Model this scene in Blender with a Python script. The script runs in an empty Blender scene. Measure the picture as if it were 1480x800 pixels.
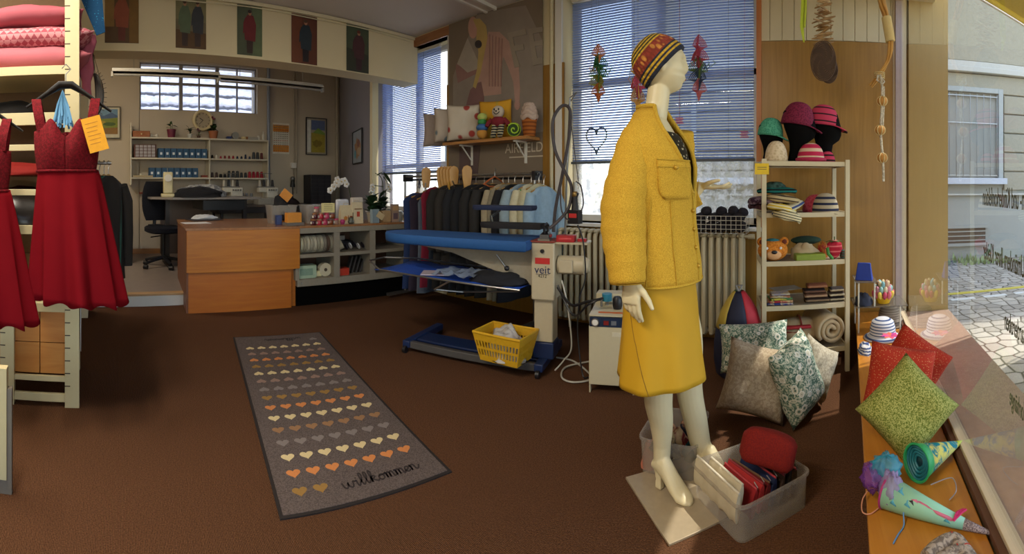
import bpy, math, random
from mathutils import Vector, Matrix, noise
V = Vector
PI = math.pi
rnd = random.Random(7)
sc = bpy.context.scene
COL = sc.collection

# ---- survey of the shop: metres, X along the window wall (to the right), Y towards it, Z up; the camera stands at the origin
EYE, FPX, HY, XC = 1.22, 650.0, 270.0, 1160.5
def az(x): return (x - XC) / FPX
def pr(x, y, r):
    a = az(x); return V((r*math.sin(a), r*math.cos(a), EYE + (HY-y)/FPX*r))
def pf(x, y, z=0.0): return pr(x, y, (z-EYE)*FPX/(HY-y))
def pY(x, y, Y): return pr(x, y, Y/math.cos(az(x)))
def pX(x, y, X): return pr(x, y, X/math.sin(az(x)))

def lin(c):
    if isinstance(c, str):
        c = [int(c[i:i+2], 16)/255 for i in (0, 2, 4)]
    return tuple(((v/12.92) if v <= .04045 else ((v+.055)/1.055)**2.4) for v in c[:3]) + (1,)

# ---- materials -------------------------------------------------------------
MATS = {}
def new_mat(name):
    m = bpy.data.materials.new(name); m.use_nodes = True
    nt = m.node_tree; b = nt.nodes['Principled BSDF']
    return m, nt, b
def nd(nt, t, **kw):
    n = nt.nodes.new(t)
    for k, v in kw.items():
        if k.startswith('i_'):
            n.inputs[k[2:].replace('_', ' ')].default_value = v
        else: setattr(n, k, v)
    return n
def coords(nt, scale=(1, 1, 1), rot=(0, 0, 0), kind='Object'):
    tc = nd(nt, 'ShaderNodeTexCoord'); mp = nd(nt, 'ShaderNodeMapping')
    mp.inputs['Scale'].default_value = scale; mp.inputs['Rotation'].default_value = rot
    nt.links.new(tc.outputs[kind], mp.inputs[0]); return mp.outputs[0]
def ramp(nt, fac, stops, interp='LINEAR'):
    r = nd(nt, 'ShaderNodeValToRGB'); r.color_ramp.interpolation = interp
    el = r.color_ramp.elements
    while len(el) < len(stops): el.new(.5)
    for e, (p, c) in zip(el, stops): e.position = p; e.color = lin(c)
    nt.links.new(fac, r.inputs[0]); return r.outputs[0]
def mixc(nt, fac, a, b, mode='MIX'):
    n = nd(nt, 'ShaderNodeMix', data_type='RGBA', blend_type=mode)
    if isinstance(fac, (int, float)): n.inputs[0].default_value = fac
    else: nt.links.new(fac, n.inputs[0])
    for s, v in ((6, a), (7, b)):
        if isinstance(v, str): n.inputs[s].default_value = lin(v)
        else: nt.links.new(v, n.inputs[s])
    return n.outputs[2]
def bump(nt, b, fac, dist=.002, st=.5):
    n = nd(nt, 'ShaderNodeBump'); n.inputs['Distance'].default_value = dist; n.inputs['Strength'].default_value = st
    nt.links.new(fac, n.inputs['Height']); nt.links.new(n.outputs[0], b.inputs['Normal'])
def M(name, col='888888', rough=.6, metal=0., var=.12, scale=40, bmp=0., sheen=0., alpha=None, trans=0., emit=None, es=1., spec=None):
    """plain material: base colour with a little mottling and optional bump"""
    if name in MATS: return MATS[name]
    m, nt, b = new_mat(name)
    b.inputs['Roughness'].default_value = rough; b.inputs['Metallic'].default_value = metal
    if spec is not None: b.inputs['Specular IOR Level'].default_value = spec
    co = coords(nt)
    ns = nd(nt, 'ShaderNodeTexNoise'); ns.inputs['Scale'].default_value = scale; ns.inputs['Detail'].default_value = 3
    nt.links.new(co, ns.inputs['Vector'])
    c = lin(col)
    hi = nd(nt, 'ShaderNodeMix', data_type='RGBA'); hi.inputs[6].default_value = tuple(v*(1-var) for v in c[:3])+(1,)
    hi.inputs[7].default_value = tuple(min(1, v*(1+var)) for v in c[:3])+(1,)
    nt.links.new(ns.outputs['Fac'], hi.inputs[0]); nt.links.new(hi.outputs[2], b.inputs['Base Color'])
    if bmp: bump(nt, b, ns.outputs['Fac'], bmp, .6)
    if sheen: b.inputs['Sheen Weight'].default_value = sheen
    if alpha is not None: b.inputs['Alpha'].default_value = alpha
    if trans: b.inputs['Transmission Weight'].default_value = trans
    if emit: b.inputs['Emission Color'].default_value = lin(emit); b.inputs['Emission Strength'].default_value = es
    MATS[name] = m; return m
def M_cloth(name, col, col2=None, scale=60, rough=.85, kind='knit', thr=.5, bmp=.002):
    """cloth: kind = tweed | print | dots | stripe | diamond | rib | loops"""
    if name in MATS: return MATS[name]
    m, nt, b = new_mat(name); b.inputs['Roughness'].default_value = rough; b.inputs['Specular IOR Level'].default_value = .2
    co = coords(nt); col2 = col2 or col
    fine = nd(nt, 'ShaderNodeTexNoise'); fine.inputs['Scale'].default_value = 220; nt.links.new(co, fine.inputs['Vector'])
    if kind in ('print', 'tweed'):
        t = nd(nt, 'ShaderNodeTexNoise'); t.inputs['Scale'].default_value = scale; t.inputs['Detail'].default_value = 4; t.inputs['Distortion'].default_value = .8 if kind == 'print' else 0
        nt.links.new(co, t.inputs['Vector']); out = t.outputs['Fac']
        c = ramp(nt, out, [(thr-.06, col), (thr+.06, col2)] if kind == 'print' else [(.3, col), (.7, col2)])
    elif kind == 'dots':
        t = nd(nt, 'ShaderNodeTexVoronoi'); t.inputs['Scale'].default_value = scale; nt.links.new(co, t.inputs['Vector']); out = t.outputs['Distance']
        c = ramp(nt, out, [(thr-.08, col2), (thr, col)])
    elif kind == 'stripe':
        t = nd(nt, 'ShaderNodeTexWave', bands_direction='Z'); t.inputs['Scale'].default_value = scale; nt.links.new(co, t.inputs['Vector']); out = t.outputs['Fac']
        c = ramp(nt, out, [(thr, col), (thr+.05, col2)])
    elif kind == 'diamond':
        t = nd(nt, 'ShaderNodeTexChecker'); t.inputs['Scale'].default_value = scale
        mp = coords(nt, rot=(0, PI/4, 0)); nt.links.new(mp, t.inputs['Vector']); out = t.outputs['Fac']
        c = mixc(nt, out, col, col2)
    else:
        t = nd(nt, 'ShaderNodeTexVoronoi'); t.inputs['Scale'].default_value = scale; nt.links.new(co, t.inputs['Vector']); out = t.outputs['Distance']
        c = ramp(nt, out, [(.1, col), (.7, col2)])
    nt.links.new(c, b.inputs['Base Color'])
    bump(nt, b, out if kind in ('tweed', 'loops', 'knit') else fine.outputs['Fac'], bmp, .7)
    MATS[name] = m; return m
def M_wood(name, a, b_, scale=(1, 14, 14), rough=.4, dist=3.):
    if name in MATS: return MATS[name]
    m, nt, b = new_mat(name); b.inputs['Roughness'].default_value = rough
    co = coords(nt, scale)
    t = nd(nt, 'ShaderNodeTexNoise'); t.inputs['Scale'].default_value = 2.2; t.inputs['Detail'].default_value = 6; t.inputs['Distortion'].default_value = dist*.2
    nt.links.new(co, t.inputs['Vector'])
    c = ramp(nt, t.outputs['Fac'], [(.3, a), (.7, b_)]); nt.links.new(c, b.inputs['Base Color'])
    MATS[name] = m; return m

# ---- geometry --------------------------------------------------------------
class MB:
    def __init__(s): s.v = []; s.f = []; s.mi = []; s.mats = []
    def _m(s, m):
        if m not in s.mats: s.mats.append(m)
        return s.mats.index(m)
    def add(s, vs, fs, m=None, T=None):
        n = len(s.v); i = s._m(m)
        s.v += [tuple(T @ V(p)) if T is not None else tuple(p) for p in vs]
        s.f += [tuple(n+k for k in f) for f in fs]; s.mi += [i]*len(fs); return s
    def box(s, c, d, m=None, rz=0, T=None, R=None):
        x, y, z = d[0]/2, d[1]/2, d[2]/2
        vs = [V((a*x, b*y, e*z)) for e in (-1, 1) for b in (-1, 1) for a in (-1, 1)]
        R = R or Matrix.Rotation(rz, 4, 'Z')
        vs = [R @ p + V(c) for p in vs]
        return s.add(vs, [(0, 2, 3, 1), (4, 5, 7, 6), (0, 1, 5, 4), (2, 6, 7, 3), (0, 4, 6, 2), (1, 3, 7, 5)], m, T)
    def bx(s, x0, x1, y0, y1, z0, z1, m=None, T=None):
        return s.box(((x0+x1)/2, (y0+y1)/2, (z0+z1)/2), (abs(x1-x0), abs(y1-y0), abs(z1-z0)), m, 0, T)
    def loft(s, rings, m=None, caps=True, close=True, T=None):
        n = len(rings[0]); vs = [p for r in rings for p in r]; fs = []
        for i in range(len(rings)-1):
            for j in range(n if close else n-1):
                k = (j+1) % n; fs.append((i*n+j, i*n+k, (i+1)*n+k, (i+1)*n+j))
        if caps and close:
            fs.append(tuple(range(n-1, -1, -1))); fs.append(tuple((len(rings)-1)*n+j for j in range(n)))
        return s.add(vs, fs, m, T)
    def tube(s, pts, r, m=None, n=8, caps=True, T=None, flat=1.):
        pts = [V(p) for p in pts]; rr = r if isinstance(r, (list, tuple)) else [r]*len(pts)
        rings = []; up = None
        for i, p in enumerate(pts):
            d = (pts[min(i+1, len(pts)-1)] - pts[max(i-1, 0)])
            if d.length < 1e-9: d = V((0, 0, 1))
            d.normalize()
            if up is None: up = d.orthogonal().normalized()
            up = (up - d*up.dot(d))
            up = up.normalized() if up.length > 1e-6 else d.orthogonal().normalized()
            q = d.cross(up)
            rings.append([p + (up*math.cos(2*PI*k/n) + q*math.sin(2*PI*k/n)*flat)*rr[i] for k in range(n)])
        return s.loft(rings, m, caps, True, T)
    def cyl(s, a, b, r, r2=None, m=None, n=16, T=None):
        return s.tube([a, b], [r, r if r2 is None else r2], m, n, True, T)
    def lathe(s, prof, c=(0, 0, 0), m=None, n=20, T=None, sx=1, sy=1):
        c = V(c); rings = [[c+V((r*math.cos(2*PI*k/n)*sx, r*math.sin(2*PI*k/n)*sy, z)) for k in range(n)] for r, z in prof]
        return s.loft(rings, m, True, True, T)
    def ball(s, c, d, m=None, n=14, k=9, T=None, R=None, z0=-1., z1=1.):
        if isinstance(d, (int, float)): d = (d, d, d)
        c = V(c); R = R or Matrix()
        rings = []
        t0, t1 = math.asin(z0), math.asin(z1)
        for i in range(k+1):
            t = t0+(t1-t0)*i/k; cr = max(math.cos(t), 1e-3)
            rings.append([c + R @ V((cr*math.cos(2*PI*j/n)*d[0], cr*math.sin(2*PI*j/n)*d[1], math.sin(t)*d[2])) for j in range(n)])
        return s.loft(rings, m, True, True, T)
    def prism(s, poly, h, m=None, T=None):
        """polygon in local XY, extruded from z=0 to z=h"""
        n = len(poly)
        vs = [(p[0], p[1], 0) for p in poly]+[(p[0], p[1], h) for p in poly]
        fs = [tuple(range(n-1, -1, -1)), tuple(range(n, 2*n))]+[(i, (i+1) % n, n+(i+1) % n, n+i) for i in range(n)]
        return s.add(vs, fs, m, T)
    def build(s, name, m=None, parent=None, bev=0., smooth=38, sub=0, solid=0., loc=None, T=None, local=True):
        me = bpy.data.meshes.new(name)
        me.from_pydata(s.v, [], s.f)
        for mm in s.mats: me.materials.append(mm if mm is not None else m)
        for p, i in zip(me.polygons, s.mi): p.material_index = i
        me.polygons.foreach_set('use_smooth', [True]*len(me.polygons))
        try: me.set_sharp_from_angle(angle=math.radians(smooth))
        except Exception: pass
        o = bpy.data.objects.new(name, me); COL.objects.link(o)
        if parent is not None: o.parent = parent
        if loc is not None: o.location = loc
        if T is not None: o.matrix_basis = T
        if solid:
            mo = o.modifiers.new('solid', 'SOLIDIFY'); mo.thickness = solid; mo.offset = 0
        if bev:
            mo = o.modifiers.new('bevel', 'BEVEL'); mo.width = bev; mo.segments = 2; mo.limit_method = 'ANGLE'; mo.angle_limit = .6
        if sub:
            mo = o.modifiers.new('sub', 'SUBSURF'); mo.levels = sub; mo.render_levels = sub
        return o
def tag(o, label=None, cat=None, group=None, kind=None):
    if label: o['label'] = label
    if cat: o['category'] = cat
    if group: o['group'] = group
    if kind: o['kind'] = kind
    return o
def thing(name, label, cat, loc=(0, 0, 0), rz=0., group=None, R=None):
    o = bpy.data.objects.new(name, None); COL.objects.link(o); o.empty_display_size = .05
    o.location = loc; o.rotation_euler = (0, 0, rz)
    if R is not None: o.rotation_euler = R.to_euler()
    return tag(o, label, cat, group)
def struct(name, mb, m=None, **kw):
    o = mb.build(name, m, **kw); o['kind'] = 'structure'; return o
def copy_tree(o, parent=None):
    c = o.copy(); COL.objects.link(c); c.parent = parent
    for ch in list(o.children): copy_tree(ch, c)
    return c
def dup(o, loc=None, rz=None, label=None, group=None, scale=None):
    c = copy_tree(o)
    if loc is not None: c.location = loc
    if rz is not None: c.rotation_euler = (0, 0, rz)
    if label: c['label'] = label
    if group: c['group'] = group
    if scale: c.scale = (scale,)*3 if isinstance(scale, (int, float)) else scale
    return c
def text(name, body, size, m, parent=None, T=None, ext=.0008, align='CENTER', xs=1.):
    cu = bpy.data.curves.new(name, 'FONT'); cu.body = body; cu.size = size; cu.extrude = ext; cu.align_x = align; cu.align_y = 'CENTER'
    cu.materials.append(m); tmp = bpy.data.objects.new(name+'_curve', cu); COL.objects.link(tmp); bpy.context.view_layer.update()
    me = bpy.data.meshes.new_from_object(tmp.evaluated_get(bpy.context.evaluated_depsgraph_get())); bpy.data.objects.remove(tmp); bpy.data.curves.remove(cu)
    o = bpy.data.objects.new(name, me); COL.objects.link(o)
    if parent is not None: o.parent = parent
    if T is not None: o.matrix_basis = T @ Matrix.Diagonal((xs, 1, 1, 1))
    return o
def frame(o, x, z=None):
    """matrix with origin o, local X = x, local Z = z (Y = Z x X)"""
    x = V(x).normalized(); z = V(z or (0, 0, 1)); z = (z - x*z.dot(x)).normalized(); y = z.cross(x)
    return Matrix(((x.x, y.x, z.x, o[0]), (x.y, y.y, z.y, o[1]), (x.z, y.z, z.z, o[2]), (0, 0, 0, 1)))
def rz_(a): return Matrix.Rotation(a, 4, 'Z')
def spline(pts, n=8):
    pts = [V(p) for p in pts]; out = []
    P_ = [pts[0]]+pts+[pts[-1]]
    for i in range(1, len(P_)-2):
        for k in range(n):
            t = k/n; a, b_, c, d = P_[i-1], P_[i], P_[i+1], P_[i+2]
            out.append(.5*((2*b_)+(-a+c)*t+(2*a-5*b_+4*c-d)*t*t+(-a+3*b_-3*c+d)*t**3))
    return out+[pts[-1]]
SKY, SUN = 1.35, 5
LAMP = 70
# ============ camera, light, room shell ============
cd = bpy.data.cameras.new('camera'); cam = bpy.data.objects.new('camera', cd); COL.objects.link(cam)
cam.location = (0, 0, EYE); cam.rotation_euler = (PI/2, 0, (XC-740)/FPX)
cd.type = 'PANO'; cd.panorama_type = 'CENTRAL_CYLINDRICAL'
cd.central_cylindrical_radius = 1.0
cd.central_cylindrical_range_u_min = -740/FPX; cd.central_cylindrical_range_u_max = 740/FPX
cd.central_cylindrical_range_v_min = -(800-HY)/FPX; cd.central_cylindrical_range_v_max = HY/FPX
cd.clip_start = .05; cd.clip_end = 200
sc.camera = cam
sc.view_settings.view_transform = 'Standard'; sc.view_settings.look = 'None'; sc.view_settings.gamma = 1; sc.view_settings.use_curve_mapping = False
sc.view_settings.exposure = 0.0
sc.cycles.use_denoising = True
sc.cycles.max_bounces = 10; sc.cycles.transparent_max_bounces = 24; sc.cycles.diffuse_bounces = 5
sc.cycles.sample_clamp_indirect = 6; sc.cycles.caustics_reflective = False; sc.cycles.caustics_refractive = False

DW, XS, ZC = 3.59, -4.19, 3.055          # window wall, soffit plane, ceiling height
def shopx(Y): return .775 - .092*(DW-Y)  # the shop window's line

# world
w = bpy.data.worlds.new('world'); sc.world = w; w.use_nodes = True
wt = w.node_tree; bg = wt.nodes['Background']
sky = wt.nodes.new('ShaderNodeTexSky'); sky.sky_type = 'NISHITA'; sky.sun_disc = False; sky.sun_elevation = math.radians(61); sky.sun_rotation = math.radians(60)
mxs = nd(wt, 'ShaderNodeMix', data_type='RGBA'); mxs.inputs[0].default_value = .55; wt.links.new(sky.outputs[0], mxs.inputs[6]); mxs.inputs[7].default_value = (1.0, .97, .9, 1); wt.links.new(mxs.outputs[2], bg.inputs[0]); bg.inputs[1].default_value = SKY
sd = V((.93*math.cos(math.radians(61)), .37*math.cos(math.radians(61)), math.sin(math.radians(61)))).normalized()
sl = bpy.data.lights.new('sun', 'SUN'); sl.energy = SUN; sl.angle = .009; sl.color = (1, .94, .84)
so = bpy.data.objects.new('sun', sl); COL.objects.link(so); so.rotation_euler = sd.to_track_quat('Z', 'Y').to_euler(); so.location = (6, 4, 9)
def portal(name, T, sx, sy):
    l = bpy.data.lights.new(name, 'AREA'); l.shape = 'RECTANGLE'; l.size = sx; l.size_y = sy; l.cycles.is_portal = True
    o = bpy.data.objects.new(name, l); COL.objects.link(o); o.matrix_basis = T; return o

# materials of the shell
def carpet():
    m, nt, b = new_mat('carpet'); b.inputs['Roughness'].default_value = .95; b.inputs['Specular IOR Level'].default_value = .1
    co = coords(nt, rot=(0, 0, .05))
    wv = nd(nt, 'ShaderNodeTexWave', bands_direction='Y'); wv.inputs['Scale'].default_value = 55; wv.inputs['Distortion'].default_value = .6; wv.inputs['Detail'].default_value = 2
    nt.links.new(co, wv.inputs['Vector'])
    ns = nd(nt, 'ShaderNodeTexNoise'); ns.inputs['Scale'].default_value = 180; nt.links.new(co, ns.inputs['Vector'])
    c1 = ramp(nt, wv.outputs['Fac'], [(.2, '3b2617'), (.8, '6c4730')]); c2 = ramp(nt, ns.outputs['Fac'], [(.3, '2e1d12'), (.75, '805a40')])
    nt.links.new(mixc(nt, .5, c1, c2), b.inputs['Base Color']); bump(nt, b, wv.outputs['Fac'], .004, .6); return m
CARPET = carpet()
CREAM = M('cream_wall', 'dccfab', .8, var=.04, scale=3)
GREYW = M('workshop_wall', 'c2b6a4', .85, var=.04, scale=3)
BLUEGREY = M('side_wall', '8d8a92', .85, var=.04, scale=3)
CEIL = M('ceiling_paint', 'd6cfc8', .9, var=.03, scale=2)
PAINT = M('cream_paint', 'd8cfae', .45, var=.04, scale=8)
OFFW = M('off_white_paint', 'd9d6cf', .5, var=.03, scale=8)
VENEER = M_wood('oak_veneer', '8c6524', 'a07632', (14, 14, .8), .35)
PANEL = M('upper_panel', 'c9bb98', .7, var=.05, scale=5)
PLAT = M('workshop_lino', '8d8078', .35, var=.15, scale=12)
METAL = M('steel', '9a9a98', .3, .9)
BLACK = M('black_plastic', '15151a', .45)
WHITE = M('white_paint', 'dedbd2', .5, var=.03)

b = MB(); b.bx(-4.58, 1.0, -3.4, DW+.02, -.1, 0); struct('floor', b, CARPET)
b = MB(); b.bx(-7.7, -4.6, -1.9, 4.8, -.1, .12); struct('floor_workshop', b, PLAT)
b = MB(); b.bx(-4.6, -4.57, -1.9, 3.59, 0, .108, WHITE); b.bx(-4.66, -4.56, -1.9, 3.59, .108, .128, M_wood('tread_wood', 'a98258', 'c29d70', (6, 1, 6))); struct('trim_1', b)
b = MB(); b.bx(-4.19, 1.1, -3.4, DW+.3, ZC, ZC+.1); struct('ceiling', b, CEIL)
b = MB(); b.bx(-7.7, -4.45, -1.9, 4.8, 3.5, 3.6); struct('ceiling_workshop', b, CEIL)
b = MB(); b.bx(XS-.27, XS, -3.4, DW+.04, 2.49, 3.62); struct('wall_soffit', b, CREAM)
b = MB(); b.bx(XS, XS+.025, -3.4, DW, ZC-.045, ZC-.01); b.tube([(XS+.02, y, ZC-.07+.006*math.sin(y*5)) for y in [i*.25-1 for i in range(19)]], .006); struct('trim_2', b, PAINT)
b = MB(); b.bx(XS-.27, XS, -3.4, -.08, 0, 2.49); struct('wall_left', b, CREAM)
b = MB(); b.bx(-7.7, -7.4, -1.9, .71, 0, 3.6); b.bx(-7.7, -7.4, 2.765, 4.8, 0, 3.6); b.bx(-7.7, -7.4, .7, 2.77, 0, 2.5); b.bx(-7.7, -7.4, .7, 2.77, 3.29, 3.6)
struct('wall_back', b, GREYW)
b = MB(); b.bx(-7.4, -4.4, -2.2, -1.9, 0, 3.6); struct('wall_workshop_left', b, GREYW)
b = MB(); b.bx(-7.4, -7.385, -1.9, 4.4, .12, .2); struct('baseboard_back', b, M_wood('base_wood', 'a56f3c', 'b98350', (6, 1, 6)))
# splayed wall from the workshop corner to the window wall
p0, p1 = V((-7.4, 4.44, 0)), V((-5.13, DW+.02, 0)); d = (p1-p0).normalized(); n = V((-d.y, d.x, 0))
b = MB(); b.loft([[p0, p1, p1+n*.3, p0+n*.3], [q+V((0, 0, 3.6)) for q in (p0, p1, p1+n*.3, p0+n*.3)]]); struct('wall_side', b, BLUEGREY)
# window wall with two openings
W1 = (-5.1, -3.62, .9, 2.93); W2 = (-2.12, -.36, .9, 3.0)
b = MB()
for x0, x1, z0, z1 in ((-5.16, W1[0], 0, 3.6), (W1[0], W1[1], 0, W1[2]), (W1[0], W1[1], W1[3], 3.6), (W1[1], W2[0], 0, 3.6), (W2[0], W2[1], 0, W2[2]), (W2[0], W2[1], W2[3], 3.6), (W2[1], .86, 0, 3.6)):
    b.bx(x0, x1, DW, DW+.34, z0, z1)
struct('wall_window', b, CREAM)
# veneer dado, grooved boards above
b = MB()
for x0, x1, z0, z1 in ((W1[1], W2[0]+.02, .0, 2.37), (W2[1], .76, .0, 2.38), (W2[0], W2[1], .0, .88)): b.bx(x0, x1, DW-.018, DW, z0, z1)
struct('wall_panelling', b, VENEER)
b = MB(); x = W2[1]
while x < .74: b.bx(x, min(x+.094, .75), DW-.014, DW, 2.385, ZC); x += .097
struct('wall_boards', b, PANEL, bev=.003)
b = MB(); b.bx(W2[1]-.01, W2[1]+.03, DW-.03, DW, .88, ZC, M_wood('edge_wood', 'a8622c', 'b8713a', (9, 9, 1))); struct('trim_3', b)
# windows: frame, mullion, glass
GLASS = None
def glass():
    m = bpy.data.materials.new('window_glass'); m.use_nodes = True; nt = m.node_tree; nt.nodes.clear()
    o = nd(nt, 'ShaderNodeOutputMaterial'); t = nd(nt, 'ShaderNodeBsdfTransparent'); g = nd(nt, 'ShaderNodeBsdfGlossy'); g.inputs['Roughness'].default_value = .005
    f = nd(nt, 'ShaderNodeFresnel'); f.inputs[0].default_value = 1.5; gm = nd(nt, 'ShaderNodeNewGeometry'); fb = nd(nt, 'ShaderNodeMath', operation='SUBTRACT'); fb.inputs[0].default_value = 1; fm = nd(nt, 'ShaderNodeMath', operation='MULTIPLY'); nt.links.new(gm.outputs['Backfacing'], fb.inputs[1]); nt.links.new(f.outputs[0], fm.inputs[0]); nt.links.new(fb.outputs[0], fm.inputs[1]); mx = nd(nt, 'ShaderNodeMixShader')
    t.inputs[0].default_value = (.96, .97, .97, 1)
    nt.links.new(fm.outputs[0], mx.inputs[0]); nt.links.new(t.outputs[0], mx.inputs[1]); nt.links.new(g.outputs[0], mx.inputs[2]); nt.links.new(mx.outputs[0], o.inputs[0]); return m
GLASS = glass()
def window(name, W, mull, yy=DW+.2, trans=None, extra=None):
    x0, x1, z0, z1 = W; t = .06; b = MB()
    for q in ((x0, x0+t, z0, z1), (x1-t, x1, z0, z1), (x0, x1, z0, z0+t), (x0, x1, z1-t, z1)): b.bx(q[0], q[1], yy, yy+.06, q[2], q[3])
    for mx in mull: b.bx(mx-.035, mx+.035, yy-.01, yy+.06, z0, z1)
    if trans: b.bx(x0, x1, yy, yy+.06, trans-.03, trans+.03)
    o = struct(name, b, OFFW, bev=.004)
    g = MB(); g.bx(x0+t, x1-t, yy+.028, yy+.032, z0+t, z1-t); go = g.build('glass', GLASS, o)
    b = MB(); b.bx(x0-.06, x1+.06, DW-.08, yy, z0-.03, z0); b.build('sill', OFFW, o, bev=.006)
    return o
window('window_1', W1, [-4.36], trans=1.5)
window('window_2', W2, [-1.24], trans=2.2)
b = MB()
for x0, x1 in ((W2[0]-.06, W2[0]+.0), (W2[1]-.0, W2[1]+.05)): pass
b.bx(W2[0]-.07, W2[0], DW-.03, DW+.005, .88, ZC); b.bx(W1[1], W1[1]+.03, DW-.01, DW+.1, W1[2], W1[3]); struct('trim_4', b, OFFW, bev=.003)
b = MB(); b.bx(XS, W1[1]+.05, DW-.02, DW+.1, W1[3], ZC-.02); struct('trim_5', b, M_wood('header_wood', '8a5a35', 'a8744a', (1, 9, 9)))
# reveal left of window 1
# back wall window (workshop) with bars
b = MB(); y0, y1, z0, z1 = .71, 2.765, 2.5, 3.29
for i in range(5): 
    yy = y0+(y1-y0)*i/4 if i in (0, 4) else y0+(y1-y0)*(.345, .655)[i-1] if i < 3 else None
    if yy is not None: b.bx(-7.52, -7.46, yy-.03, yy+.03, z0, z1)
for f in (.17, .5, .83): b.bx(-7.505, -7.47, y0+(y1-y0)*f-.012, y0+(y1-y0)*f+.012, z0, z1)
for f in (0, .58, .78, 1): b.bx(-7.51, -7.465, y0, y1, z0+(z1-z0)*f-.02, z0+(z1-z0)*f+.02)
o = struct('window_3', b, M('grey_frame', '8f8c8c', .5)); g = MB(); g.bx(-7.5, -7.495, y0, y1, z0, z1); g.build('glass', GLASS, o)

# shop front: low wall, frame, glass
dS = V((.092, 1, 0)).normalized(); nS = V((1, -.092, 0)).normalized()      # along and outwards
SF = frame((shopx(DW), DW, 0), -dS)      # local x runs from the window wall towards the street door, local y: outward side?
def sp(u, n, z): return V((shopx(DW), DW, 0)) - dS*u + nS*n + V((0, 0, z))
def sbox(b, u0, u1, n0, n1, z0, z1, m=None):
    c = sp((u0+u1)/2, (n0+n1)/2, (z0+z1)/2)
    b.box(c, (n1-n0, u1-u0, z1-z0), m, R=Matrix.Rotation(-math.atan(.092), 4, 'Z'))
LEDGE = .22
b = MB(); sbox(b, -.02, 7, -.02, .2, 0, LEDGE-.03); struct('wall_shopfront', b, M('plinth', '8f7a5a', .7))
b = MB(); sbox(b, -.02, 7, -.02, .3, 2.75, 3.3); struct('wall_header', b, CREAM)
STONE = M('sill_stone', 'a58b77', .75, var=.2, scale=25, bmp=.002)
FR = M('frame_mauve', 'c9b79a', .4, var=.05)
b = MB(); sbox(b, -.02, .03, -.05, .03, .0, 2.8, FR); sbox(b, .03, .05, -.03, .02, LEDGE, 2.8, M('frame_shadow', 'b0a0a0', .4)); sbox(b, 3.4, 3.46, -.03, .03, LEDGE, 2.8, FR)  # thin second strip beside the post in a greyer mauve
sbox(b, 0, 6.9, -.035, -.012, LEDGE, LEDGE+.022, M('seal', '5a3a2a', .6)); sbox(b, 0, 6.9, -.012, .03, LEDGE-.01, LEDGE+.035, FR); sbox(b, 0, 6.9, -.03, .03, 2.72, 2.78, FR)
o = struct('window_4', b, FR, bev=.002)
g = MB(); sbox(g, .02, 6.9, .004, .010, LEDGE+.03, 2.74); g.build('glass', GLASS, o)
# back of the shop: wall and street door side (behind the camera)
b = MB(); b.bx(-4.5, 1.2, -3.6, -3.4, 0, 3.3); struct('wall_rear', b, CREAM)
# display ledge
b = MB(); e0, e1 = V((.417, DW-.02, 0)), V((.05, 0, 0)) ; de = V((.1, 1, 0)).normalized()
a0 = V((.417, DW-.02, LEDGE)); a1 = a0 - de*5.5; q0 = sp(.02, -.04, LEDGE); q1 = sp(5.5, -.04, LEDGE)
b.loft([[a0-V((0, 0, .03)), q0-V((0, 0, .03)), q1-V((0, 0, .03)), a1-V((0, 0, .03))], [a0, q0, q1, a1]], M_wood('ledge_wood', 'a8691f', 'bf8030', (12, 1, 12), .3))
a0b, a1b = a0+V((.03, 0, 0)), a1+V((.03, 0, 0))
b.loft([[V((p.x, p.y, 0)) for p in (a0b, q0, q1, a1b)], [V((p.x, p.y, LEDGE-.03)) for p in (a0b, q0, q1, a1b)]], M('ledge_front', '4a3527', .7))
struct('trim_6', b, bev=.003)

# outside: sill stone, pier, pavement, building across
b = MB(); sbox(b, .0, 7, .03, .42, -.1, .2); struct('exterior_sill', b, STONE)
b = MB(); b.bx(.84, 1.2, DW, DW+.34, -.2, 3.6); struct('exterior_pier', b, M('pier_paint', 'b59a62', .7, var=.05, scale=4))
def cobbles():
    m, nt, bb = new_mat('cobbles'); bb.inputs['Roughness'].default_value = .85
    co = coords(nt); t = nd(nt, 'ShaderNodeTexVoronoi', feature='DISTANCE_TO_EDGE'); t.inputs['Scale'].default_value = 6.5; t.inputs['Randomness'].default_value = .55
    nt.links.new(co, t.inputs['Vector']); t2 = nd(nt, 'ShaderNodeTexVoronoi'); t2.inputs['Scale'].default_value = 6.5; t2.inputs['Randomness'].default_value = .55; nt.links.new(co, t2.inputs['Vector'])
    c = ramp(nt, t.outputs['Distance'], [(.02, '5c5648'), (.09, 'b9b2a4')]); bw_ = nd(nt, 'ShaderNodeRGBToBW'); nt.links.new(t2.outputs['Color'], bw_.inputs[0]); c = mixc(nt, .45, c, ramp(nt, bw_.outputs[0], [(.2, '8f8a80'), (.8, 'ffffff')]), 'MULTIPLY')
    nt.links.new(c, bb.inputs['Base Color']); bump(nt, bb, t.outputs['Distance'], .02, .5); return m
b = MB(); b.bx(-20, 30, -12, 25, -.3, -.12); struct('ground', b, cobbles())
b = MB(); b.bx(-5, 12, 5.28, 5.36, -.12, -.112, M('road_yellow', 'c9b84a', .7)); 
for i in range(40): b.bx(-5+i*.42, -5+i*.42+.3, 5.0, 5.07, -.12, -.112, M('road_white', 'd6d6d0', .7))
struct('pavement_marking', b)

b = MB(); b.bx(-3.02, -2.90, .2, 3.56, ZC-.02, ZC); b.bx(-3.035, -3.005, .2, 3.56, ZC-.035, ZC, WHITE); b.bx(-2.915, -2.885, .2, 3.56, ZC-.035, ZC, WHITE); struct('trim_7', b, CEIL)
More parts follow.
